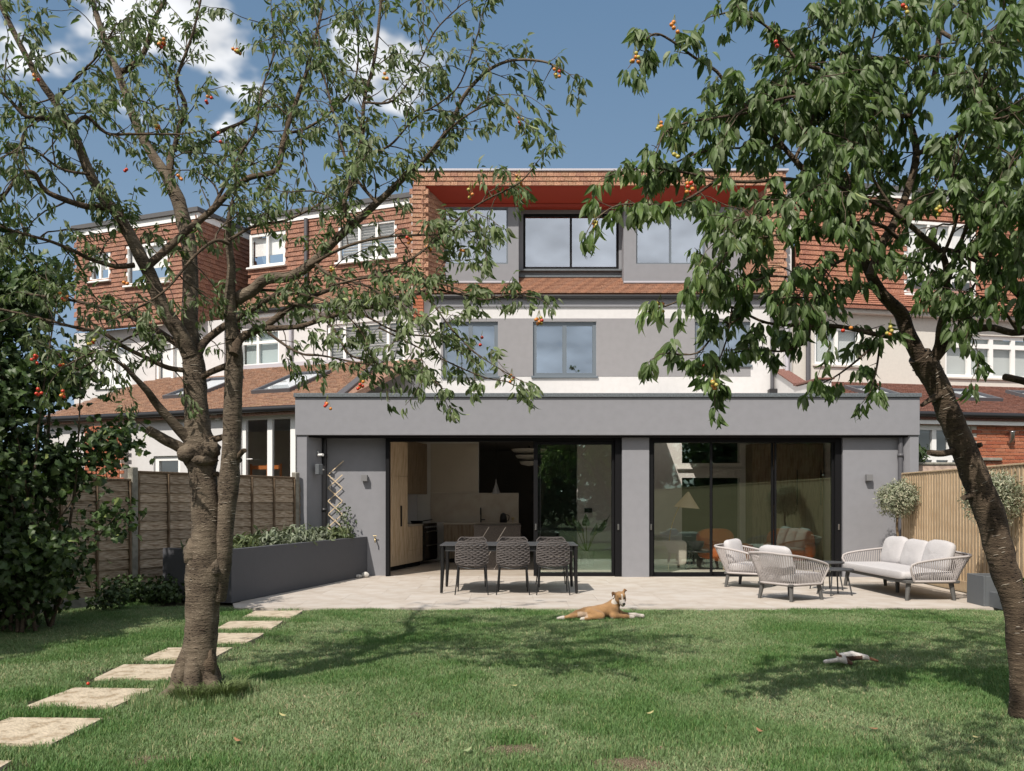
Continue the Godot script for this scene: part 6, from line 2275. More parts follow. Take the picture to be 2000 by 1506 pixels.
# ---------------------------------------------------------------- what the glass mirrors behind the camera
func garden_end() -> void:
	var hedge_tones := [Color(0.06, 0.10, 0.03), Color(0.08, 0.125, 0.04), Color(0.05, 0.08, 0.025)]
	var big := leaf_mesh(0.20, 0.14, 0.3, 0.5)
	for q in [[Vector3(1.5, 0, 15.5), 6.5, 2.6, "broad green tree at the end of the garden, seen in the glass"], [Vector3(6.6, 0, 18.0), 7.0, 2.8, "tall green tree behind the garden end, seen in the glass"], [Vector3(-5.5, 0, 17.0), 6.0, 2.7, "round green tree at the garden's far corner, seen in the glass"], [Vector3(10.0, 0, 6.0), 7.0, 2.6, "dark tree in the next garden, mirrored in the shut sliding doors"], [Vector3(14.5, 0, 9.0), 7.5, 3.0, "tall dark tree further along the next gardens, mirrored in the shut doors"], [Vector3(-11.6, 0, -13.2), 6.0, 2.2, "green tree in the next garden, mirrored in the neighbour's glazed doors"], [Vector3(-7.9, 0, -6.6), 5.6, 1.9, "leafy tree beyond the picture's left edge shading the shrub"]]:
		bush("garden_tree", q[3], "tree", q[0], [[Vector3(0, q[1] * 0.6, 0), Vector3(q[2], q[1] * 0.32, q[2])], [Vector3(-1.2, q[1] * 0.45, 0.3), Vector3(q[2] * 0.7, q[1] * 0.25, q[2] * 0.7)], [Vector3(1.3, q[1] * 0.5, -0.3), Vector3(q[2] * 0.7, q[1] * 0.25, q[2] * 0.7)], [Vector3(0.2, q[1] * 0.28, 0.2), Vector3(q[2] * 0.8, q[1] * 0.2, q[2] * 0.8)]], 9000, big, M.leaf_shrub, hedge_tones, 1.35, 8, M.twig, {rad = 0.09, foot = 0.05, group = "trees at the end of the garden"})
	bush("garden_tree", "tree standing behind the camera, shading the nearest grass", "tree", Vector3(0.9, 0, 1.6), [[Vector3(0.1, 4.3, -3.5), Vector3(0.8, 0.7, 0.6)], [Vector3(0.9, 4.6, -2.9), Vector3(0.9, 0.8, 0.8)], [Vector3(-0.2, 4.8, -1.2), Vector3(1.1, 0.9, 1.1)], [Vector3(0.2, 5.0, 0.3), Vector3(1.2, 0.9, 1.2)]], 3600, leaf_mesh(0.10, 0.045, 0.4, 0.8), M.leaf_right, hedge_tones, 1.0, 9, M.twig, {rad = 0.05, foot = 0.03, shell = 0.6, group = "trees at the end of the garden"})
	bush("garden_hedge", "dense clipped hedge closing the end of the garden", "hedge", Vector3(0.5, 0, 13.0), [[Vector3(-5, 1.4, 0), Vector3(2.6, 1.5, 0.6)], [Vector3(-1.5, 1.5, 0), Vector3(2.4, 1.6, 0.6)], [Vector3(2.0, 1.4, 0), Vector3(2.4, 1.5, 0.6)], [Vector3(5.0, 1.5, 0), Vector3(2.0, 1.6, 0.6)]], 12000, big, M.leaf_shrub, hedge_tones, 0.8, 10, M.twig, {rad = 0.03, foot = 3.0})


# ---------------------------------------------------------------- rooms behind the glass
func indoor_things() -> void:
	var k := at(Vector3(-2.42, 0, -17.5), deg_to_rad(-13.0))
	var s: Shape
	var t := thing("tall_cabinet", "tall oak kitchen cabinet with black bar handle just inside the open door", "cabinet", k)
	box("carcass", Vector3(-0.6, 0.09, -1.12), Vector3(-0.022, 2.6, 0.56), M.oak, t)
	for q in [[0.57, -0.27], [-0.275, -1.13]]:
		box("door", Vector3(-0.02, 0.10, q[1] + 0.003), Vector3(0.0, 1.895, q[0] - 0.003), M.oak, t)
		box("door", Vector3(-0.02, 1.90, q[1] + 0.003), Vector3(0.0, 2.6, q[0] - 0.003), M.oak, t)
	box("handle", Vector3(0.002, 0.88, -0.72), Vector3(0.03, 1.30, -0.69), M.black_metal, t)
	box("plinth", Vector3(-0.55, 0.0, -1.1), Vector3(-0.06, 0.088, 0.5), M.dark_paint, t)
	t = thing("drawer_unit", "oak kitchen drawer unit with pale worktop between tall cabinet and cooker", "cabinet", k)
	box("carcass", Vector3(-0.6, 0.09, -2.09), Vector3(-0.022, 0.865, -1.14), M.oak, t)
	for q in [[0.10, 0.36], [0.365, 0.62], [0.625, 0.862]]:
		box("drawer", Vector3(-0.02, q[0], -2.088), Vector3(0.0, q[1], -1.142), M.oak, t)
	box("worktop", Vector3(-0.62, 0.867, -2.09), Vector3(0.02, 0.90, -1.135), M.quartz, t)
	box("plinth", Vector3(-0.55, 0.0, -2.08), Vector3(-0.06, 0.088, -1.14), M.dark_paint, t)
	t = thing("range_cooker", "black range cooker with steel rails in the kitchen corner", "cooker", k)
	box("body", Vector3(-0.6, 0.08, -3.02), Vector3(0.03, 0.905, -2.10), M.black_gloss, t, 0.01)
	for y in [0.72, 0.42]:
		s = Shape.new()
		s.tube([Vector3(0.075, y, -2.95), Vector3(0.075, y, -2.17)], 0.012, 8)
		put(s, "rail", M.steel, t)
	for j in 6:
		s = Shape.new()
		s.tube([Vector3(0.03, 0.82, -2.22 - j * 0.14), Vector3(0.06, 0.82, -2.22 - j * 0.14)], 0.02, 10)
		put(s, "knob", M.steel, t)
	for q in [[-2.55, -2.12], [-3.0, -2.57]]:
		box("oven_door", Vector3(0.031, 0.12, q[0]), Vector3(0.045, 0.70, q[1]), M.black_gloss, t)
	var pan := thing("frying_pan", "dark frying pan with long handle on the range cooker", "pan", k * at(Vector3(-0.22, 0.906, -2.35)))
	s = Shape.new()
	s.lathe([Vector2(0, 0), Vector2(0.12, 0), Vector2(0.15, 0.05), Vector2(0.14, 0.05), Vector2(0.11, 0.012), Vector2(0, 0.012)], 20)
	put(s, "bowl", M.black_metal, pan)
	s = Shape.new()
	s.tube([Vector3(0.13, 0.045, -0.02), Vector3(0.32, 0.08, -0.12)], 0.013, 8)
	put(s, "handle", M.black_metal, pan)
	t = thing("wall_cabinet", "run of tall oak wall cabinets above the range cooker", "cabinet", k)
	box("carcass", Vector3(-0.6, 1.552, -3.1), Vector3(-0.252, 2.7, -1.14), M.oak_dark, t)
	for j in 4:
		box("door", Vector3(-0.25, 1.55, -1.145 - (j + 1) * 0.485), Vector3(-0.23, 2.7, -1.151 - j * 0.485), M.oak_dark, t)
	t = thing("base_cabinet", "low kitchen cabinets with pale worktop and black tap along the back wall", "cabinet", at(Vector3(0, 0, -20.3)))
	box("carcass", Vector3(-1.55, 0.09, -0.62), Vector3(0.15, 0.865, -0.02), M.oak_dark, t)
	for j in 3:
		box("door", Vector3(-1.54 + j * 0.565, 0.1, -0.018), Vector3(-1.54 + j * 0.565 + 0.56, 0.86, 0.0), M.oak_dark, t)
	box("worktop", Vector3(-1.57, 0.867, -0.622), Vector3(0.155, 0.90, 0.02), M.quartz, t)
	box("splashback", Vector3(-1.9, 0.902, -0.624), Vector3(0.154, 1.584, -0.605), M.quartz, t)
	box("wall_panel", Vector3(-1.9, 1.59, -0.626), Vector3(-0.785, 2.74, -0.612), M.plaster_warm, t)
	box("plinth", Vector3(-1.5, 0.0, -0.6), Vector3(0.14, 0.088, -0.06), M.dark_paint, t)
	t = thing("kitchen_tap", "black arched kitchen tap before the stone splashback", "tap", at(Vector3(-0.72, 0.901, -20.72)))
	s = Shape.new()
	var arc := [Vector3(0, 0, 0), Vector3(0, 0.24, 0)]
	for j in 7:
		var a := PI * j / 6
		arc.append(Vector3(0, 0.24 + sin(a) * 0.09, 0.09 - cos(a) * 0.09))
	arc.append(Vector3(0, 0.18, 0.18))
	s.tube(arc, 0.016, 8)
	put(s, "spout", M.black_metal, t)
	box("lever", Vector3(0.016, 0.05, -0.012), Vector3(0.10, 0.075, 0.012), M.black_metal, t, 0.004)
	t = thing("kettle", "black kettle on the back kitchen worktop", "kettle", at(Vector3(-0.2, 0.901, -20.6)))
	s = Shape.new()
	s.lathe([Vector2(0, 0), Vector2(0.085, 0), Vector2(0.08, 0.12), Vector2(0.06, 0.2), Vector2(0.02, 0.22), Vector2(0, 0.23)], 20)
	put(s, "body", M.black_metal, t)
	s = Shape.new()
	s.tube(spline([Vector3(0.06, 0.18, 0), Vector3(0.13, 0.16, 0), Vector3(0.12, 0.06, 0), Vector3(0.08, 0.03, 0)], 4), 0.01, 6)
	put(s, "handle", M.black_metal, t)
	t = thing("glass_cup", "small dark goblet beside the black kettle", "cup", at(Vector3(0.02, 0.901, -20.55)))
	s = Shape.new()
	s.lathe([Vector2(0, 0), Vector2(0.03, 0.0), Vector2(0.006, 0.01), Vector2(0.006, 0.05), Vector2(0.035, 0.075), Vector2(0.035, 0.12), Vector2(0.03, 0.12), Vector2(0.0, 0.07)], 16)
	put(s, "bowl", M.brass, t)
	# island
	t = thing("kitchen_island", "dark marble kitchen island with white veins behind the dining table", "island", at(Vector3(-0.30, 0, -18.95)))
	s = Shape.new()
	s.bevel(at(Vector3(0, 0.435, 0)), Vector3(0.95, 0.87, 1.56), 0.004)
	put(s, "body", M.dark_marble, t)
	s = Shape.new()
	s.bevel(at(Vector3(0, 0.886, 0)), Vector3(0.97, 0.03, 1.60), 0.004)
	put(s, "worktop", M.dark_marble, t)
	for q in [[-0.27, 0.70, 0.42, 0.012], [-0.02, 0.55, 0.75, 0.016], [0.05, 0.2, 0.45, 0.008]]:
		s = Shape.new()
		s.obox(at(Vector3(q[0], q[1], 0.7805), 0, 0, -0.55), Vector3(q[3], q[2], 0.002))
		put(s, "vein", M.vein, t)
	# lamps
	t = thing("pendant_lamp", "grey cone pendant lamp hanging over the kitchen island", "lamp", at(Vector3(-0.335, 1.55, -18.8)))
	s = Shape.new()
	s.lathe([Vector2(0.085, 0), Vector2(0.083, 0.02), Vector2(0.035, 0.16), Vector2(0.012, 0.25), Vector2(0.012, 0.30), Vector2(0.0, 0.3)], 24)
	put(s, "shade", M.fixture_grey, t)
	s = Shape.new()
	s.tube([Vector3(0, 0.3, 0), Vector3(0, 1.31, 0)], 0.004, 6)
	put(s, "cord", M.black_metal, t)
	t = thing("tiered_lamp", "three-tiered pale ceiling lamp in the dim room behind the kitchen", "lamp", at(Vector3(0.42, 2.25, -21.9)))
	for j in 3:
		s = Shape.new()
		s.lathe([Vector2(0, j * 0.15 + 0.0), Vector2(0.2 + 0.09 * j, j * 0.15 + 0.04), Vector2(0.24 + 0.1 * j, j * 0.15 + 0.11), Vector2(0.235 + 0.1 * j, j * 0.15 + 0.115), Vector2(0.0, j * 0.15 + 0.06)], 32)
		put(s, "shade", M.lamp_paper, t)
	s = Shape.new()
	s.tube([Vector3(0, 0, 0), Vector3(0, 0.5, 0)], 0.012, 8)
	put(s, "rod", M.black_metal, t)
	t = thing("floor_lamp", "arched brass floor lamp with linen cone shade behind the glass", "lamp", at(Vector3(3.12, 0, -17.9)))
	s = Shape.new()
	s.lathe([Vector2(0, 0), Vector2(0.16, 0), Vector2(0.16, 0.015), Vector2(0, 0.02)], 24)
	put(s, "base", M.brass, t)
	s = Shape.new()
	s.tube(spline([Vector3(0.0, 0.01, 0), Vector3(0.02, 0.6, 0), Vector3(0.10, 1.0, 0), Vector3(0.24, 1.32, 0), Vector3(0.36, 1.50, 0)], 5), 0.010, 8)
	put(s, "pole", M.brass, t)
	s = Shape.new()
	s.lathe([Vector2(0.015, 0.32), Vector2(0.14, 0.15), Vector2(0.255, 0.0)], 28, at(Vector3(0.37, 1.26, 0), 0, 0, -0.10))
	put(s, "shade", M.lamp_linen, t)
	# soft seats
	for q in [[4.35, -18.3, 0.5, "orange upholstered armchair behind the middle of the shut sliding doors"], [5.75, -18.6, -0.4, "orange upholstered armchair behind the last leaf of the sliding doors"]]:
		t = thing("orange_armchair", q[3], "armchair", at(Vector3(q[0], 0, q[1]), q[2]), "orange armchairs in the living room")
		s = Shape.new()
		s.cushion(at(Vector3(0, 0.30, 0.05)), Vector3(0.78, 0.26, 0.78), 0.5, 0.5)
		put(s, "seat", M.orange_cloth, t)
		s = Shape.new()
		s.cushion(at(Vector3(0, 0.52, -0.28), 0, PI / 2 - 0.15), Vector3(0.98, 0.22, 0.62), 0.6, 0.6)
		put(s, "backrest", M.orange_cloth, t)
		for sx in [-1, 1]:
			s = Shape.new()
			s.cushion(at(Vector3(sx * 0.42, 0.38, 0.02)), Vector3(0.2, 0.30, 0.66), 0.6, 0.6)
			put(s, "arm", M.orange_cloth, t)
		for e in [[-1, -1], [1, -1], [-1, 1], [1, 1]]:
			s = Shape.new()
			s.tube([Vector3(e[0] * 0.28, 0.2, e[1] * 0.28), Vector3(e[0] * 0.30, 0, e[1] * 0.30)], 0.02, 8)
			put(s, "leg", M.oak_dark, t)
	t = thing("cream_sofa", "pale cream sofa at the left of the living room behind glass", "sofa", at(Vector3(3.05, 0, -18.9), 0.0))
	for q in [[Vector3(0, 0.25, 0), Vector3(0.8, 0.36, 1.9), "seat"], [Vector3(-0.36, 0.45, 0), Vector3(0.22, 0.6, 1.95), "backrest"], [Vector3(0.02, 0.36, 0.92), Vector3(0.85, 0.5, 0.2), "arm"], [Vector3(0.02, 0.36, -0.92), Vector3(0.85, 0.5, 0.2), "arm"]]:
		s = Shape.new()
		s.cushion(at(q[0]), q[1], 0.25, 0.2)
		put(s, q[2], M.cream_cloth, t)
	t = thing("coffee_table", "low black coffee table carrying a dark bowl", "table", at(Vector3(3.75, 0, -18.2)))
	s = Shape.new()
	s.lathe([Vector2(0, 0.36), Vector2(0.38, 0.36), Vector2(0.4, 0.38), Vector2(0.38, 0.4), Vector2(0, 0.4)], 28)
	put(s, "table_top", M.black_gloss, t)
	for j in 3:
		var a := TAU * j / 3 + 0.4
		s = Shape.new()
		s.tube([Vector3(cos(a) * 0.22, 0.36, sin(a) * 0.22), Vector3(cos(a) * 0.34, 0, sin(a) * 0.34)], 0.03, 8)
		put(s, "leg", M.black_gloss, t)
	t = thing("dark_bowl", "round dark bowl on the black coffee table", "bowl", at(Vector3(3.72, 0.401, -18.15)))
	s = Shape.new()
	s.lathe([Vector2(0, 0), Vector2(0.07, 0), Vector2(0.15, 0.08), Vector2(0.17, 0.18), Vector2(0.16, 0.18), Vector2(0.13, 0.09), Vector2(0, 0.02)], 24)
	put(s, "bowl", M.table_grey, t)
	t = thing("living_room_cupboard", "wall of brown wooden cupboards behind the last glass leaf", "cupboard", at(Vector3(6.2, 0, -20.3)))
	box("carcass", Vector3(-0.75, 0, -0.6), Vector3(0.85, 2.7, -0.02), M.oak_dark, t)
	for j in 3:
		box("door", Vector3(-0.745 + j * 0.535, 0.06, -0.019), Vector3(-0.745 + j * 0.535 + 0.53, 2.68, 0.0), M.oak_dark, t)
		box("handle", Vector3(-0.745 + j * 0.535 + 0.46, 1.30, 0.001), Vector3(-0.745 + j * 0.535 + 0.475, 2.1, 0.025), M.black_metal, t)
	t = thing("living_room_rug", "pale rug under the armchairs", "rug", at(Vector3(4.3, 0.0, -18.2)))
	box("pile", Vector3(-1.5, -0.003, -1.0), Vector3(1.5, 0.012, 1.0), M.cream_cloth, t)
	# broad-leaved plant behind the left glass
	var pad := leaf_mesh(0.42, 0.17, 0.35, 0.8)
	t = thing("indoor_plant", "broad-leaved indoor plant in a pot behind the stacked glass doors", "plant", at(Vector3(1.62, 0, -19.4)))
	s = Shape.new()
	s.lathe([Vector2(0, 0), Vector2(0.14, 0), Vector2(0.17, 0.32), Vector2(0.15, 0.32), Vector2(0, 0.28)], 20)
	put(s, "pot", M.stone_white, t)
	for j in 9:
		var a := TAU * j / 9 + 0.3
		var lean := rng.randf_range(0.12, 0.34)
		var hh := rng.randf_range(0.55, 1.0)
		var e := Vector3(cos(a) * lean, hh, sin(a) * lean)
		s = Shape.new()
		s.tube([Vector3(0, 0.28, 0), Vector3(cos(a) * lean * 0.4, hh * 0.6, sin(a) * lean * 0.4), e], 0.008, 6)
		put(s, "stem", M.stalk, t)
		var q := put(pad, "leaf", mat("pad_leaf", lin(0.05, 0.10, 0.03), 0.4, {two = true}), t)
		var dirn := Vector3(cos(a), 0.35, sin(a)).normalized()
		var x := dirn.cross(Vector3.UP).normalized()
		q.transform = Transform3D(Basis(x, -dirn, x.cross(-dirn)), e)
	t = thing("wall_thermostat", "small black thermostat on the pale wall above the indoor plant", "thermostat", at(Vector3(1.78, 1.18, -20.929)))
	box("case", Vector3(-0.09, -0.05, 0.001), Vector3(0.09, 0.05, 0.02), M.black_gloss, t, 0.004)


# ---------------------------------------------------------------- bodies from bones
# bones: [from, to, radius, radius]; smooth union, surface nets
func body(bones: Array, cell: float, blend: float, paint: Callable) -> Shape:
	var lo := Vector3.ONE * 1e9
	var hi := -lo
	for b in bones:
		for k in 2:
			var r: float = b[2 + k] + blend + cell * 2
			lo = lo.min(b[k] - Vector3.ONE * r)
			hi = hi.max(b[k] + Vector3.ONE * r)
	var nx := int(ceil((hi.x - lo.x) / cell)) + 1
	var ny := int(ceil((hi.y - lo.y) / cell)) + 1
	var nz := int(ceil((hi.z - lo.z) / cell)) + 1
	var f := PackedFloat32Array()
	f.resize(nx * ny * nz)
	f.fill(1.0)
	for b in bones:
		var a: Vector3 = b[0]
		var ab: Vector3 = b[1] - b[0]
		var ll := maxf(ab.length_squared(), 1e-9)
		var reach: float = maxf(b[2], b[3]) + blend * 1.5 + cell * 2
		var p0 := ((a.min(b[1]) - Vector3.ONE * reach - lo) / cell).floor()
		var p1 := ((a.max(b[1]) + Vector3.ONE * reach - lo) / cell).ceil()
		for z in range(maxi(0, int(p0.z)), mini(nz, int(p1.z) + 1)):
			for y in range(maxi(0, int(p0.y)), mini(ny, int(p1.y) + 1)):
				for x in range(maxi(0, int(p0.x)), mini(nx, int(p1.x) + 1)):
					var p := lo + Vector3(x, y, z) * cell
					var t := clampf((p - a).dot(ab) / ll, 0, 1)
					var d: float = (p - a - ab * t).length() - lerpf(b[2], b[3], t)
					var i := (z * ny + y) * nx + x
					var g := f[i]
					var h := clampf(0.5 + 0.5 * (g - d) / blend, 0, 1)
					f[i] = lerpf(g, d, h) - blend * h * (1 - h)
	var s := Shape.new()
	var ids := {}
	for z in nz - 1:
		for y in ny - 1:
			for x in nx - 1:
				var base := (z * ny + y) * nx + x
				var acc := Vector3.ZERO
				var n := 0
				var v := [f[base], f[base + 1], f[base + nx], f[base + nx + 1], f[base + nx * ny], f[base + nx * ny + 1], f[base + nx * ny + nx], f[base + nx * ny + nx + 1]]
				var inside := 0
				for k in 8:
					if v[k] < 0:
						inside += 1
				if inside == 0 or inside == 8:
					continue
				for e in [[0, 1], [2, 3], [4, 5], [6, 7], [0, 2], [1, 3], [4, 6], [5, 7], [0, 4], [1, 5], [2, 6], [3, 7]]:
					var a: float = v[e[0]]
					var b: float = v[e[1]]
					if (a < 0) != (b < 0):
						var t := a / (a - b)
						var ca := Vector3(e[0] & 1, (e[0] >> 1) & 1, (e[0] >> 2) & 1)
						var cb := Vector3(e[1] & 1, (e[1] >> 1) & 1, (e[1] >> 2) & 1)
						acc += ca.lerp(cb, t)
						n += 1
				var p := lo + (Vector3(x, y, z) + acc / n) * cell
				s.tint = paint.call(p)
				ids[base] = s.vert(p, Vector3.UP)
	var faces := PackedInt32Array()
	for key in ids:
		var x: int = key % nx
		var y: int = (key / nx) % ny
		var z: int = key / (nx * ny)
		for ax in 3:
			var st: int = [1, nx, nx * ny][ax]
			var s1: int = [nx, nx * ny, 1][ax]
			var s2: int = [nx * ny, 1, nx][ax]
			if [y, z, x][ax] == 0 or [z, x, y][ax] == 0:
				continue
			var a := f[key]
			var b := f[key + st] if key + st < f.size() else 1.0
			if (a < 0) == (b < 0):
				continue
			if not (ids.has(key - s1) and ids.has(key - s2) and ids.has(key - s1 - s2)):
				continue
			var q := [ids[key], ids[key - s1], ids[key - s1 - s2], ids[key - s2]]
			if a >= 0:
				q.reverse()
			faces.append_array([q[0], q[2], q[1], q[0], q[3], q[2]])
	s.smooth(faces, 0)
	return s


func dog() -> void:
	var o := thing("dog", "tan and white dog lying on the lawn edge, looking back at the camera", "dog", at(Vector3(1.02, -0.02, -10.73)))
	var tan_ := Color(0.40, 0.225, 0.095)
	var white := Color(0.66, 0.60, 0.53)
	var dark := Color(0.10, 0.05, 0.025)
	# trunk from rump (left, nearer) to chest (right)
	var H := Vector3(-0.10, 0.075, 0.05)
	var C := Vector3(0.17, 0.105, -0.04)
	var neck := Vector3(0.21, 0.17, -0.03)
	var head := Vector3(0.265, 0.235, 0.0)
	var bones := [
		[H, Vector3(0.03, 0.085, 0.01), 0.078, 0.075],
		[Vector3(0.03, 0.085, 0.01), C, 0.075, 0.098],
		[C, neck, 0.085, 0.062],
		[neck, head, 0.060, 0.052],
		# near hind leg: thigh folded forward, shank back along the ground
		[Vector3(-0.10, 0.075, 0.09), Vector3(0.03, 0.05, 0.135), 0.066, 0.046],
		[Vector3(0.03, 0.045, 0.135), Vector3(-0.12, 0.03, 0.17), 0.040, 0.023],
		[Vector3(-0.12, 0.028, 0.17), Vector3(-0.20, 0.02, 0.19), 0.024, 0.022],
		# far hind leg stretched out behind
		[Vector3(-0.14, 0.06, 0.03), Vector3(-0.30, 0.04, 0.08), 0.052, 0.028],
		[Vector3(-0.30, 0.04, 0.08), Vector3(-0.42, 0.022, 0.12), 0.025, 0.021],
		[Vector3(-0.42, 0.022, 0.12), Vector3(-0.475, 0.02, 0.13), 0.022, 0.020],
		# tail
		[Vector3(-0.16, 0.11, 0.02), Vector3(-0.25, 0.085, 0.04), 0.026, 0.019],
		[Vector3(-0.25, 0.085, 0.04), Vector3(-0.36, 0.035, 0.07), 0.019, 0.012],
		# near foreleg: elbow down, forearm forward
		[Vector3(0.20, 0.10, 0.03), Vector3(0.19, 0.045, 0.07), 0.055, 0.042],
		[Vector3(0.19, 0.042, 0.07), Vector3(0.33, 0.032, 0.06), 0.036, 0.025],
		[Vector3(0.33, 0.030, 0.06), Vector3(0.42, 0.026, 0.05), 0.024, 0.025],
		# far foreleg reaching out
		[Vector3(0.23, 0.085, -0.06), Vector3(0.30, 0.04, -0.07), 0.05, 0.036],
		[Vector3(0.30, 0.040, -0.07), Vector3(0.46, 0.034, -0.06), 0.032, 0.025],
		[Vector3(0.46, 0.034, -0.06), Vector3(0.55, 0.024, -0.05), 0.024, 0.026],
	]
	var coat := noise(7.0, 3, 63)
	var paint := func(p: Vector3) -> Color:
		if p.x < -0.40 and p.y < 0.06:
			return white
		if p.x < -0.17 and p.z > 0.15:
			return white
		if p.x > 0.38 and p.y < 0.07:
			return white
		if p.y < 0.025 and p.x > 0.0 and p.x < 0.18 and p.z > 0.0:
			return white
		if (p - Vector3(0.205, 0.215, 0.03)).length() < 0.042:
			return white
		if p.x < -0.13 and p.x > -0.24 and p.z > 0.05 and p.y > 0.035 and p.y < 0.095:
			return Color(0.52, 0.38, 0.27)
		var g := 1.0 + 0.28 * coat.get_noise_3d(p.x, p.y * 2.0, p.z)
		return Color(tan_.r * g, tan_.g * g, tan_.b * g)
	put(body(bones, 0.0105, 0.03, paint), "body", M.fur, o, Transform3D(), true)
	# head on its own finer grid, turned to the camera: local +z out of the face
	var hb := [
		[Vector3(0, 0.012, -0.03), Vector3(0, 0.016, 0.015), 0.062, 0.060],
		[Vector3(0, -0.015, 0.03), Vector3(0, -0.042, 0.100), 0.043, 0.030],
		[Vector3(-0.034, -0.012, 0.01), Vector3(-0.030, -0.02, 0.03), 0.034, 0.030],
		[Vector3(0.034, -0.012, 0.01), Vector3(0.030, -0.02, 0.03), 0.034, 0.030],
		[Vector3(0, -0.052, 0.04), Vector3(0, -0.062, 0.09), 0.026, 0.020],
		[Vector3(-0.03, 0.045, 0.035), Vector3(-0.018, 0.04, 0.045), 0.018, 0.018],
		[Vector3(0.03, 0.045, 0.035), Vector3(0.018, 0.04, 0.045), 0.018, 0.018],
		# ears: one folded out, one pricked
		[Vector3(-0.052, 0.050, -0.02), Vector3(-0.085, 0.062, -0.015), 0.020, 0.015],
		[Vector3(-0.085, 0.062, -0.015), Vector3(-0.098, 0.030, 0.0), 0.014, 0.006],
		[Vector3(0.046, 0.055, -0.02), Vector3(0.062, 0.088, -0.018), 0.020, 0.013],
		[Vector3(0.062, 0.088, -0.018), Vector3(0.082, 0.085, 0.0), 0.012, 0.006],
	]
	var face := func(p: Vector3) -> Color:
		if p.z > 0.055 and p.y < 0.0 and absf(p.x) < 0.036:
			return white
		if absf(p.x) < 0.009 + 0.01 * clampf(0.02 - p.y, 0, 1) * 10 and p.z > 0.02 and p.y > -0.02 and p.y < 0.065:
			return white
		if p.x < -0.072 or (p.y > 0.07 and p.x > 0.055):
			return Color(0.22, 0.11, 0.05)
		if absf(absf(p.x) - 0.028) < 0.014 and absf(p.y - 0.012) < 0.012 and p.z > 0.03:
			return Color(0.16, 0.08, 0.035)
		return tan_
	var ht := at(Vector3(0.275, 0.248, 0.01), 0.22, 0.16, 0.06)
	put(body(hb, 0.0045, 0.018, face), "head", M.fur, o, ht, true)
	var s := Shape.new()
	s.blob(ht * at(Vector3(0, -0.036, 0.128)), Vector3(0.017, 0.013, 0.012), 8, 12)
	put(s, "nose", M.wet_black, o)
	for sx in [-1, 1]:
		s = Shape.new()
		s.blob(ht * at(Vector3(sx * 0.028, 0.012, 0.066)), Vector3(0.0085, 0.008, 0.006), 8, 10)
		put(s, "eye", M.wet_black, o)
	s = Shape.new()
	s.tube([ht * Vector3(-0.022, -0.066, 0.085), ht * Vector3(-0.008, -0.058, 0.118), ht * Vector3(0, -0.055, 0.124), ht * Vector3(0.008, -0.058, 0.118), ht * Vector3(0.022, -0.066, 0.085)], 0.0022, 5)
	put(s, "mouth", M.wet_black, o)


func toy() -> void:
	var c := W(1652, 1296, 7.62)
	var o := thing("plush_toy", "limp white and brown plush animal toy lying on the lawn", "toy", at(Vector3(c.x, 0.005, c.z)))
	var white := Color(0.74, 0.70, 0.66)
	var brown := Color(0.10, 0.045, 0.025)
	var bones := [
		[Vector3(-0.185, 0.02, 0.03), Vector3(-0.06, 0.032, 0.01), 0.017, 0.02],
		[Vector3(-0.045, 0.045, 0.03), Vector3(0.01, 0.018, 0.09), 0.036, 0.017],
		[Vector3(-0.06, 0.055, 0.0), Vector3(-0.085, 0.105, 0.0), 0.016, 0.008],
		[Vector3(-0.03, 0.05, -0.02), Vector3(0.07, 0.055, -0.05), 0.036, 0.04],
		[Vector3(0.07, 0.055, -0.05), Vector3(0.19, 0.045, -0.05), 0.04, 0.022],
		[Vector3(0.19, 0.042, -0.05), Vector3(0.28, 0.018, -0.02), 0.017, 0.010],
	]
	var paint := func(p: Vector3) -> Color:
		if p.x > 0.215 or (p.y > 0.062 and p.x < -0.05):
			return Color(0.16, 0.07, 0.03)
		if p.x > -0.02 and p.x < 0.15 and p.z > -0.035 and p.y < 0.062:
			return brown
		return white
	put(body(bones, 0.006, 0.012, paint), "body", M.fur, o, Transform3D(), true)


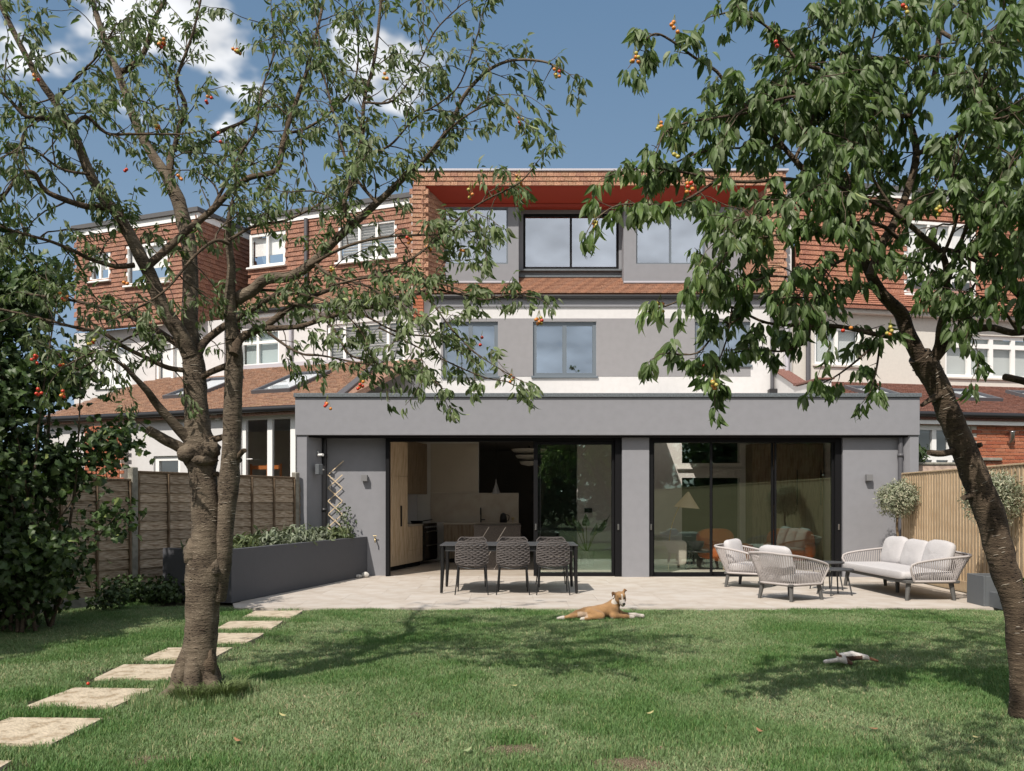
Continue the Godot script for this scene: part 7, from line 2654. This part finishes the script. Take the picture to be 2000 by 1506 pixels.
# ---------------------------------------------------------------- grass
func lawn_grass() -> void:
	var meshes := []
	for v in 4:
		var s := Shape.new()
		for k in 420:
			var p := Vector3(rng.randf_range(-0.15, 0.15), 0, rng.randf_range(-0.15, 0.15))
			if p.length() > 0.16:
				continue
			var a := rng.randf() * TAU
			var h := rng.randf_range(0.018, 0.046)
			var lean := rng.randf_range(0.1, 0.95) * h
			var d := Vector3(cos(a), 0, sin(a))
			var w := Vector3(-d.z, 0, d.x).rotated(Vector3.UP, rng.randf_range(-0.7, 0.7)) * rng.randf_range(0.0012, 0.0022)
			var dry := rng.randf()
			var t := rng.randf_range(0.75, 1.25)
			s.tint = Color(0.18, 0.262, 0.115) * t if dry > 0.11 else Color(0.42, 0.38, 0.22) * t
			var m := p + d * lean * 0.4 + Vector3(0, h * 0.65, 0)
			var e := p + d * lean + Vector3(0, h, 0)
			s.face([p - w, p + w, m + w * 0.8, m - w * 0.8])
			s.face([m - w * 0.8, m + w * 0.8, e])
		meshes.append(s.mesh(true))
	var places := [[], [], [], []]
	var cols := [[], [], [], []]
	var lush := noise(0.55, 3, 91)
	var fine := noise(2.4, 2, 92)
	var bare := []
	for b in [[1005, 1455, 0.17], [1225, 1482, 0.18], [290, 1478, 0.14], [820, 1478, 0.08], [815, 1388, 0.07], [1040, 1392, 0.06], [1290, 1452, 0.05]]:
		var d: float = FOCAL * EYE / (b[1] - 980.0)
		bare.append([W(b[0], b[1], d), b[2]])
	var z := -3.4
	while z > -12.8:
		var step := 0.125 if z > -7.5 else 0.14
		var lx := -5.05 - 0.41 * (z + 12.6) - 0.1
		var x := maxf(lx, z * 0.62 - 1.2)
		while x < minf(6.6, -z * 0.62 + 1.2):
			var p := Vector3(x + rng.randf_range(-0.07, 0.07), -0.034, z + rng.randf_range(-0.07, 0.07))
			x += step
			if p.z < -11.60 and p.x > -3.62:
				continue
			if p.z < -11.9 and p.x > -4.9:
				continue
			if p.z < -11.5 and p.x > -3.5 and rng.randf() < 0.3:
				p.z += 0.1
			var skip := false
			for q in STONES:
				if absf(p.x - q[0]) < 0.40 and absf(p.z + q[1]) < 0.39:
					skip = true
			for q in bare:
				var dx: Vector3 = (p - q[0]) * Vector3(0.8, 0, 1.05)
				if dx.length() < q[1] * 0.9 and rng.randf() < 0.93:
					skip = true
			if skip:
				continue
			var n := lush.get_noise_2d(p.x, p.z)
			var f2 := fine.get_noise_2d(p.x, p.z)
			var hgt := 0.85 + 0.55 * n + 0.3 * f2
			if Vector2(p.x + 2.3, p.z + 6.45).length() < 0.42:
				hgt += 1.0
			var k := rng.randi() % 4
			var sc := Vector3(1, clampf(hgt, 0.45, 2.2), 1) * rng.randf_range(0.9, 1.15)
			places[k].append(Transform3D(Basis(Vector3.UP, rng.randf() * TAU).scaled(sc), p))
			var g := clampf(0.46 + 1.1 * n + 0.75 * f2, 0, 1)
			var c := Color(1.30, 1.20, 1.34).lerp(Color(0.50, 0.74, 0.42), g)
			cols[k].append(c)
		z -= step
	var lawn := thing("lawn_grass", "short mown lawn grass with lush and worn patches", "grass")
	lawn.set_meta("kind", "stuff")
	for k in 4:
		scatter("grass", meshes[k], M.grass, places[k], cols[k], lawn)
	# longer tufts round the forked trunk
	var s := Shape.new()
	for k in 60:
		var a := rng.randf() * TAU
		var d := Vector3(cos(a), 0, sin(a))
		var p := d * rng.randf_range(0, 0.04)
		var h := rng.randf_range(0.07, 0.15)
		var w := Vector3(-d.z, 0, d.x) * 0.0022
		var m := p + d * h * 0.3 + Vector3(0, h * 0.7, 0)
		var e := p + d * h * 0.85 + Vector3(0, h * 0.85, 0)
		s.tint = Color(0.16, 0.215, 0.08) * rng.randf_range(0.7, 1.2)
		s.face([p - w, p + w, m + w, m - w])
		s.face([m - w, m + w, e])
	var tm := s.mesh(true)
	var tp := []
	var tc := []
	for k in 46:
		var a := rng.randf_range(-1.2, 1.9)
		var r := rng.randf_range(0.17, 0.36)
		tp.append(Transform3D(Basis(Vector3.UP, rng.randf() * TAU).scaled(Vector3.ONE * rng.randf_range(0.6, 1.2)), Vector3(-2.295 + cos(a) * r, -0.034, -6.55 + sin(a) * r * 0.9 + 0.05)))
		tc.append(Color(1, 1, 1) * rng.randf_range(0.8, 1.1))
	scatter("long_tufts", tm, M.grass, tp, tc, lawn)
	# a few fallen leaves
	var fl := leaf_mesh(0.07, 0.03, 0.3, 0.5)
	for q in [[948, 1310, 0], [1262, 1396, 1], [905, 1470, 0], [1010, 1340, 1], [1490, 1432, 2], [1640, 1352, 0], [1715, 1425, 2], [560, 1400, 1], [1130, 1302, 0], [1900, 1440, 1], [690, 1246, 0], [470, 1450, 2]]:
		var d: float = FOCAL * EYE / (q[1] - 980.0)
		var c := W(q[0], q[1], d)
		var lf := put(fl, "fallen_leaf", [M.leaf_pale, M.leaf_yellow, M.leaf_brown][q[2]], self, Transform3D(Basis.from_euler(Vector3(1.45, rng.randf() * TAU, 0.1)), Vector3(c.x, 0.012, c.z)))
		tag(lf, "small fallen leaf lying on the lawn", "leaf", "fallen leaves on the lawn")
	# fallen cherry on a stepping stone
	var ch := thing("fallen_cherry", "single red cherry fallen on the sixth stepping stone's edge", "cherry", at(W(172, 1338, 6.745) * Vector3(1, 0, 1) + Vector3(0, 0.012, 0)))
	s = Shape.new()
	s.blob(Transform3D(), Vector3(0.0125, 0.012, 0.0125), 8, 12)
	put(s, "fruit", M.cherry_red, ch)
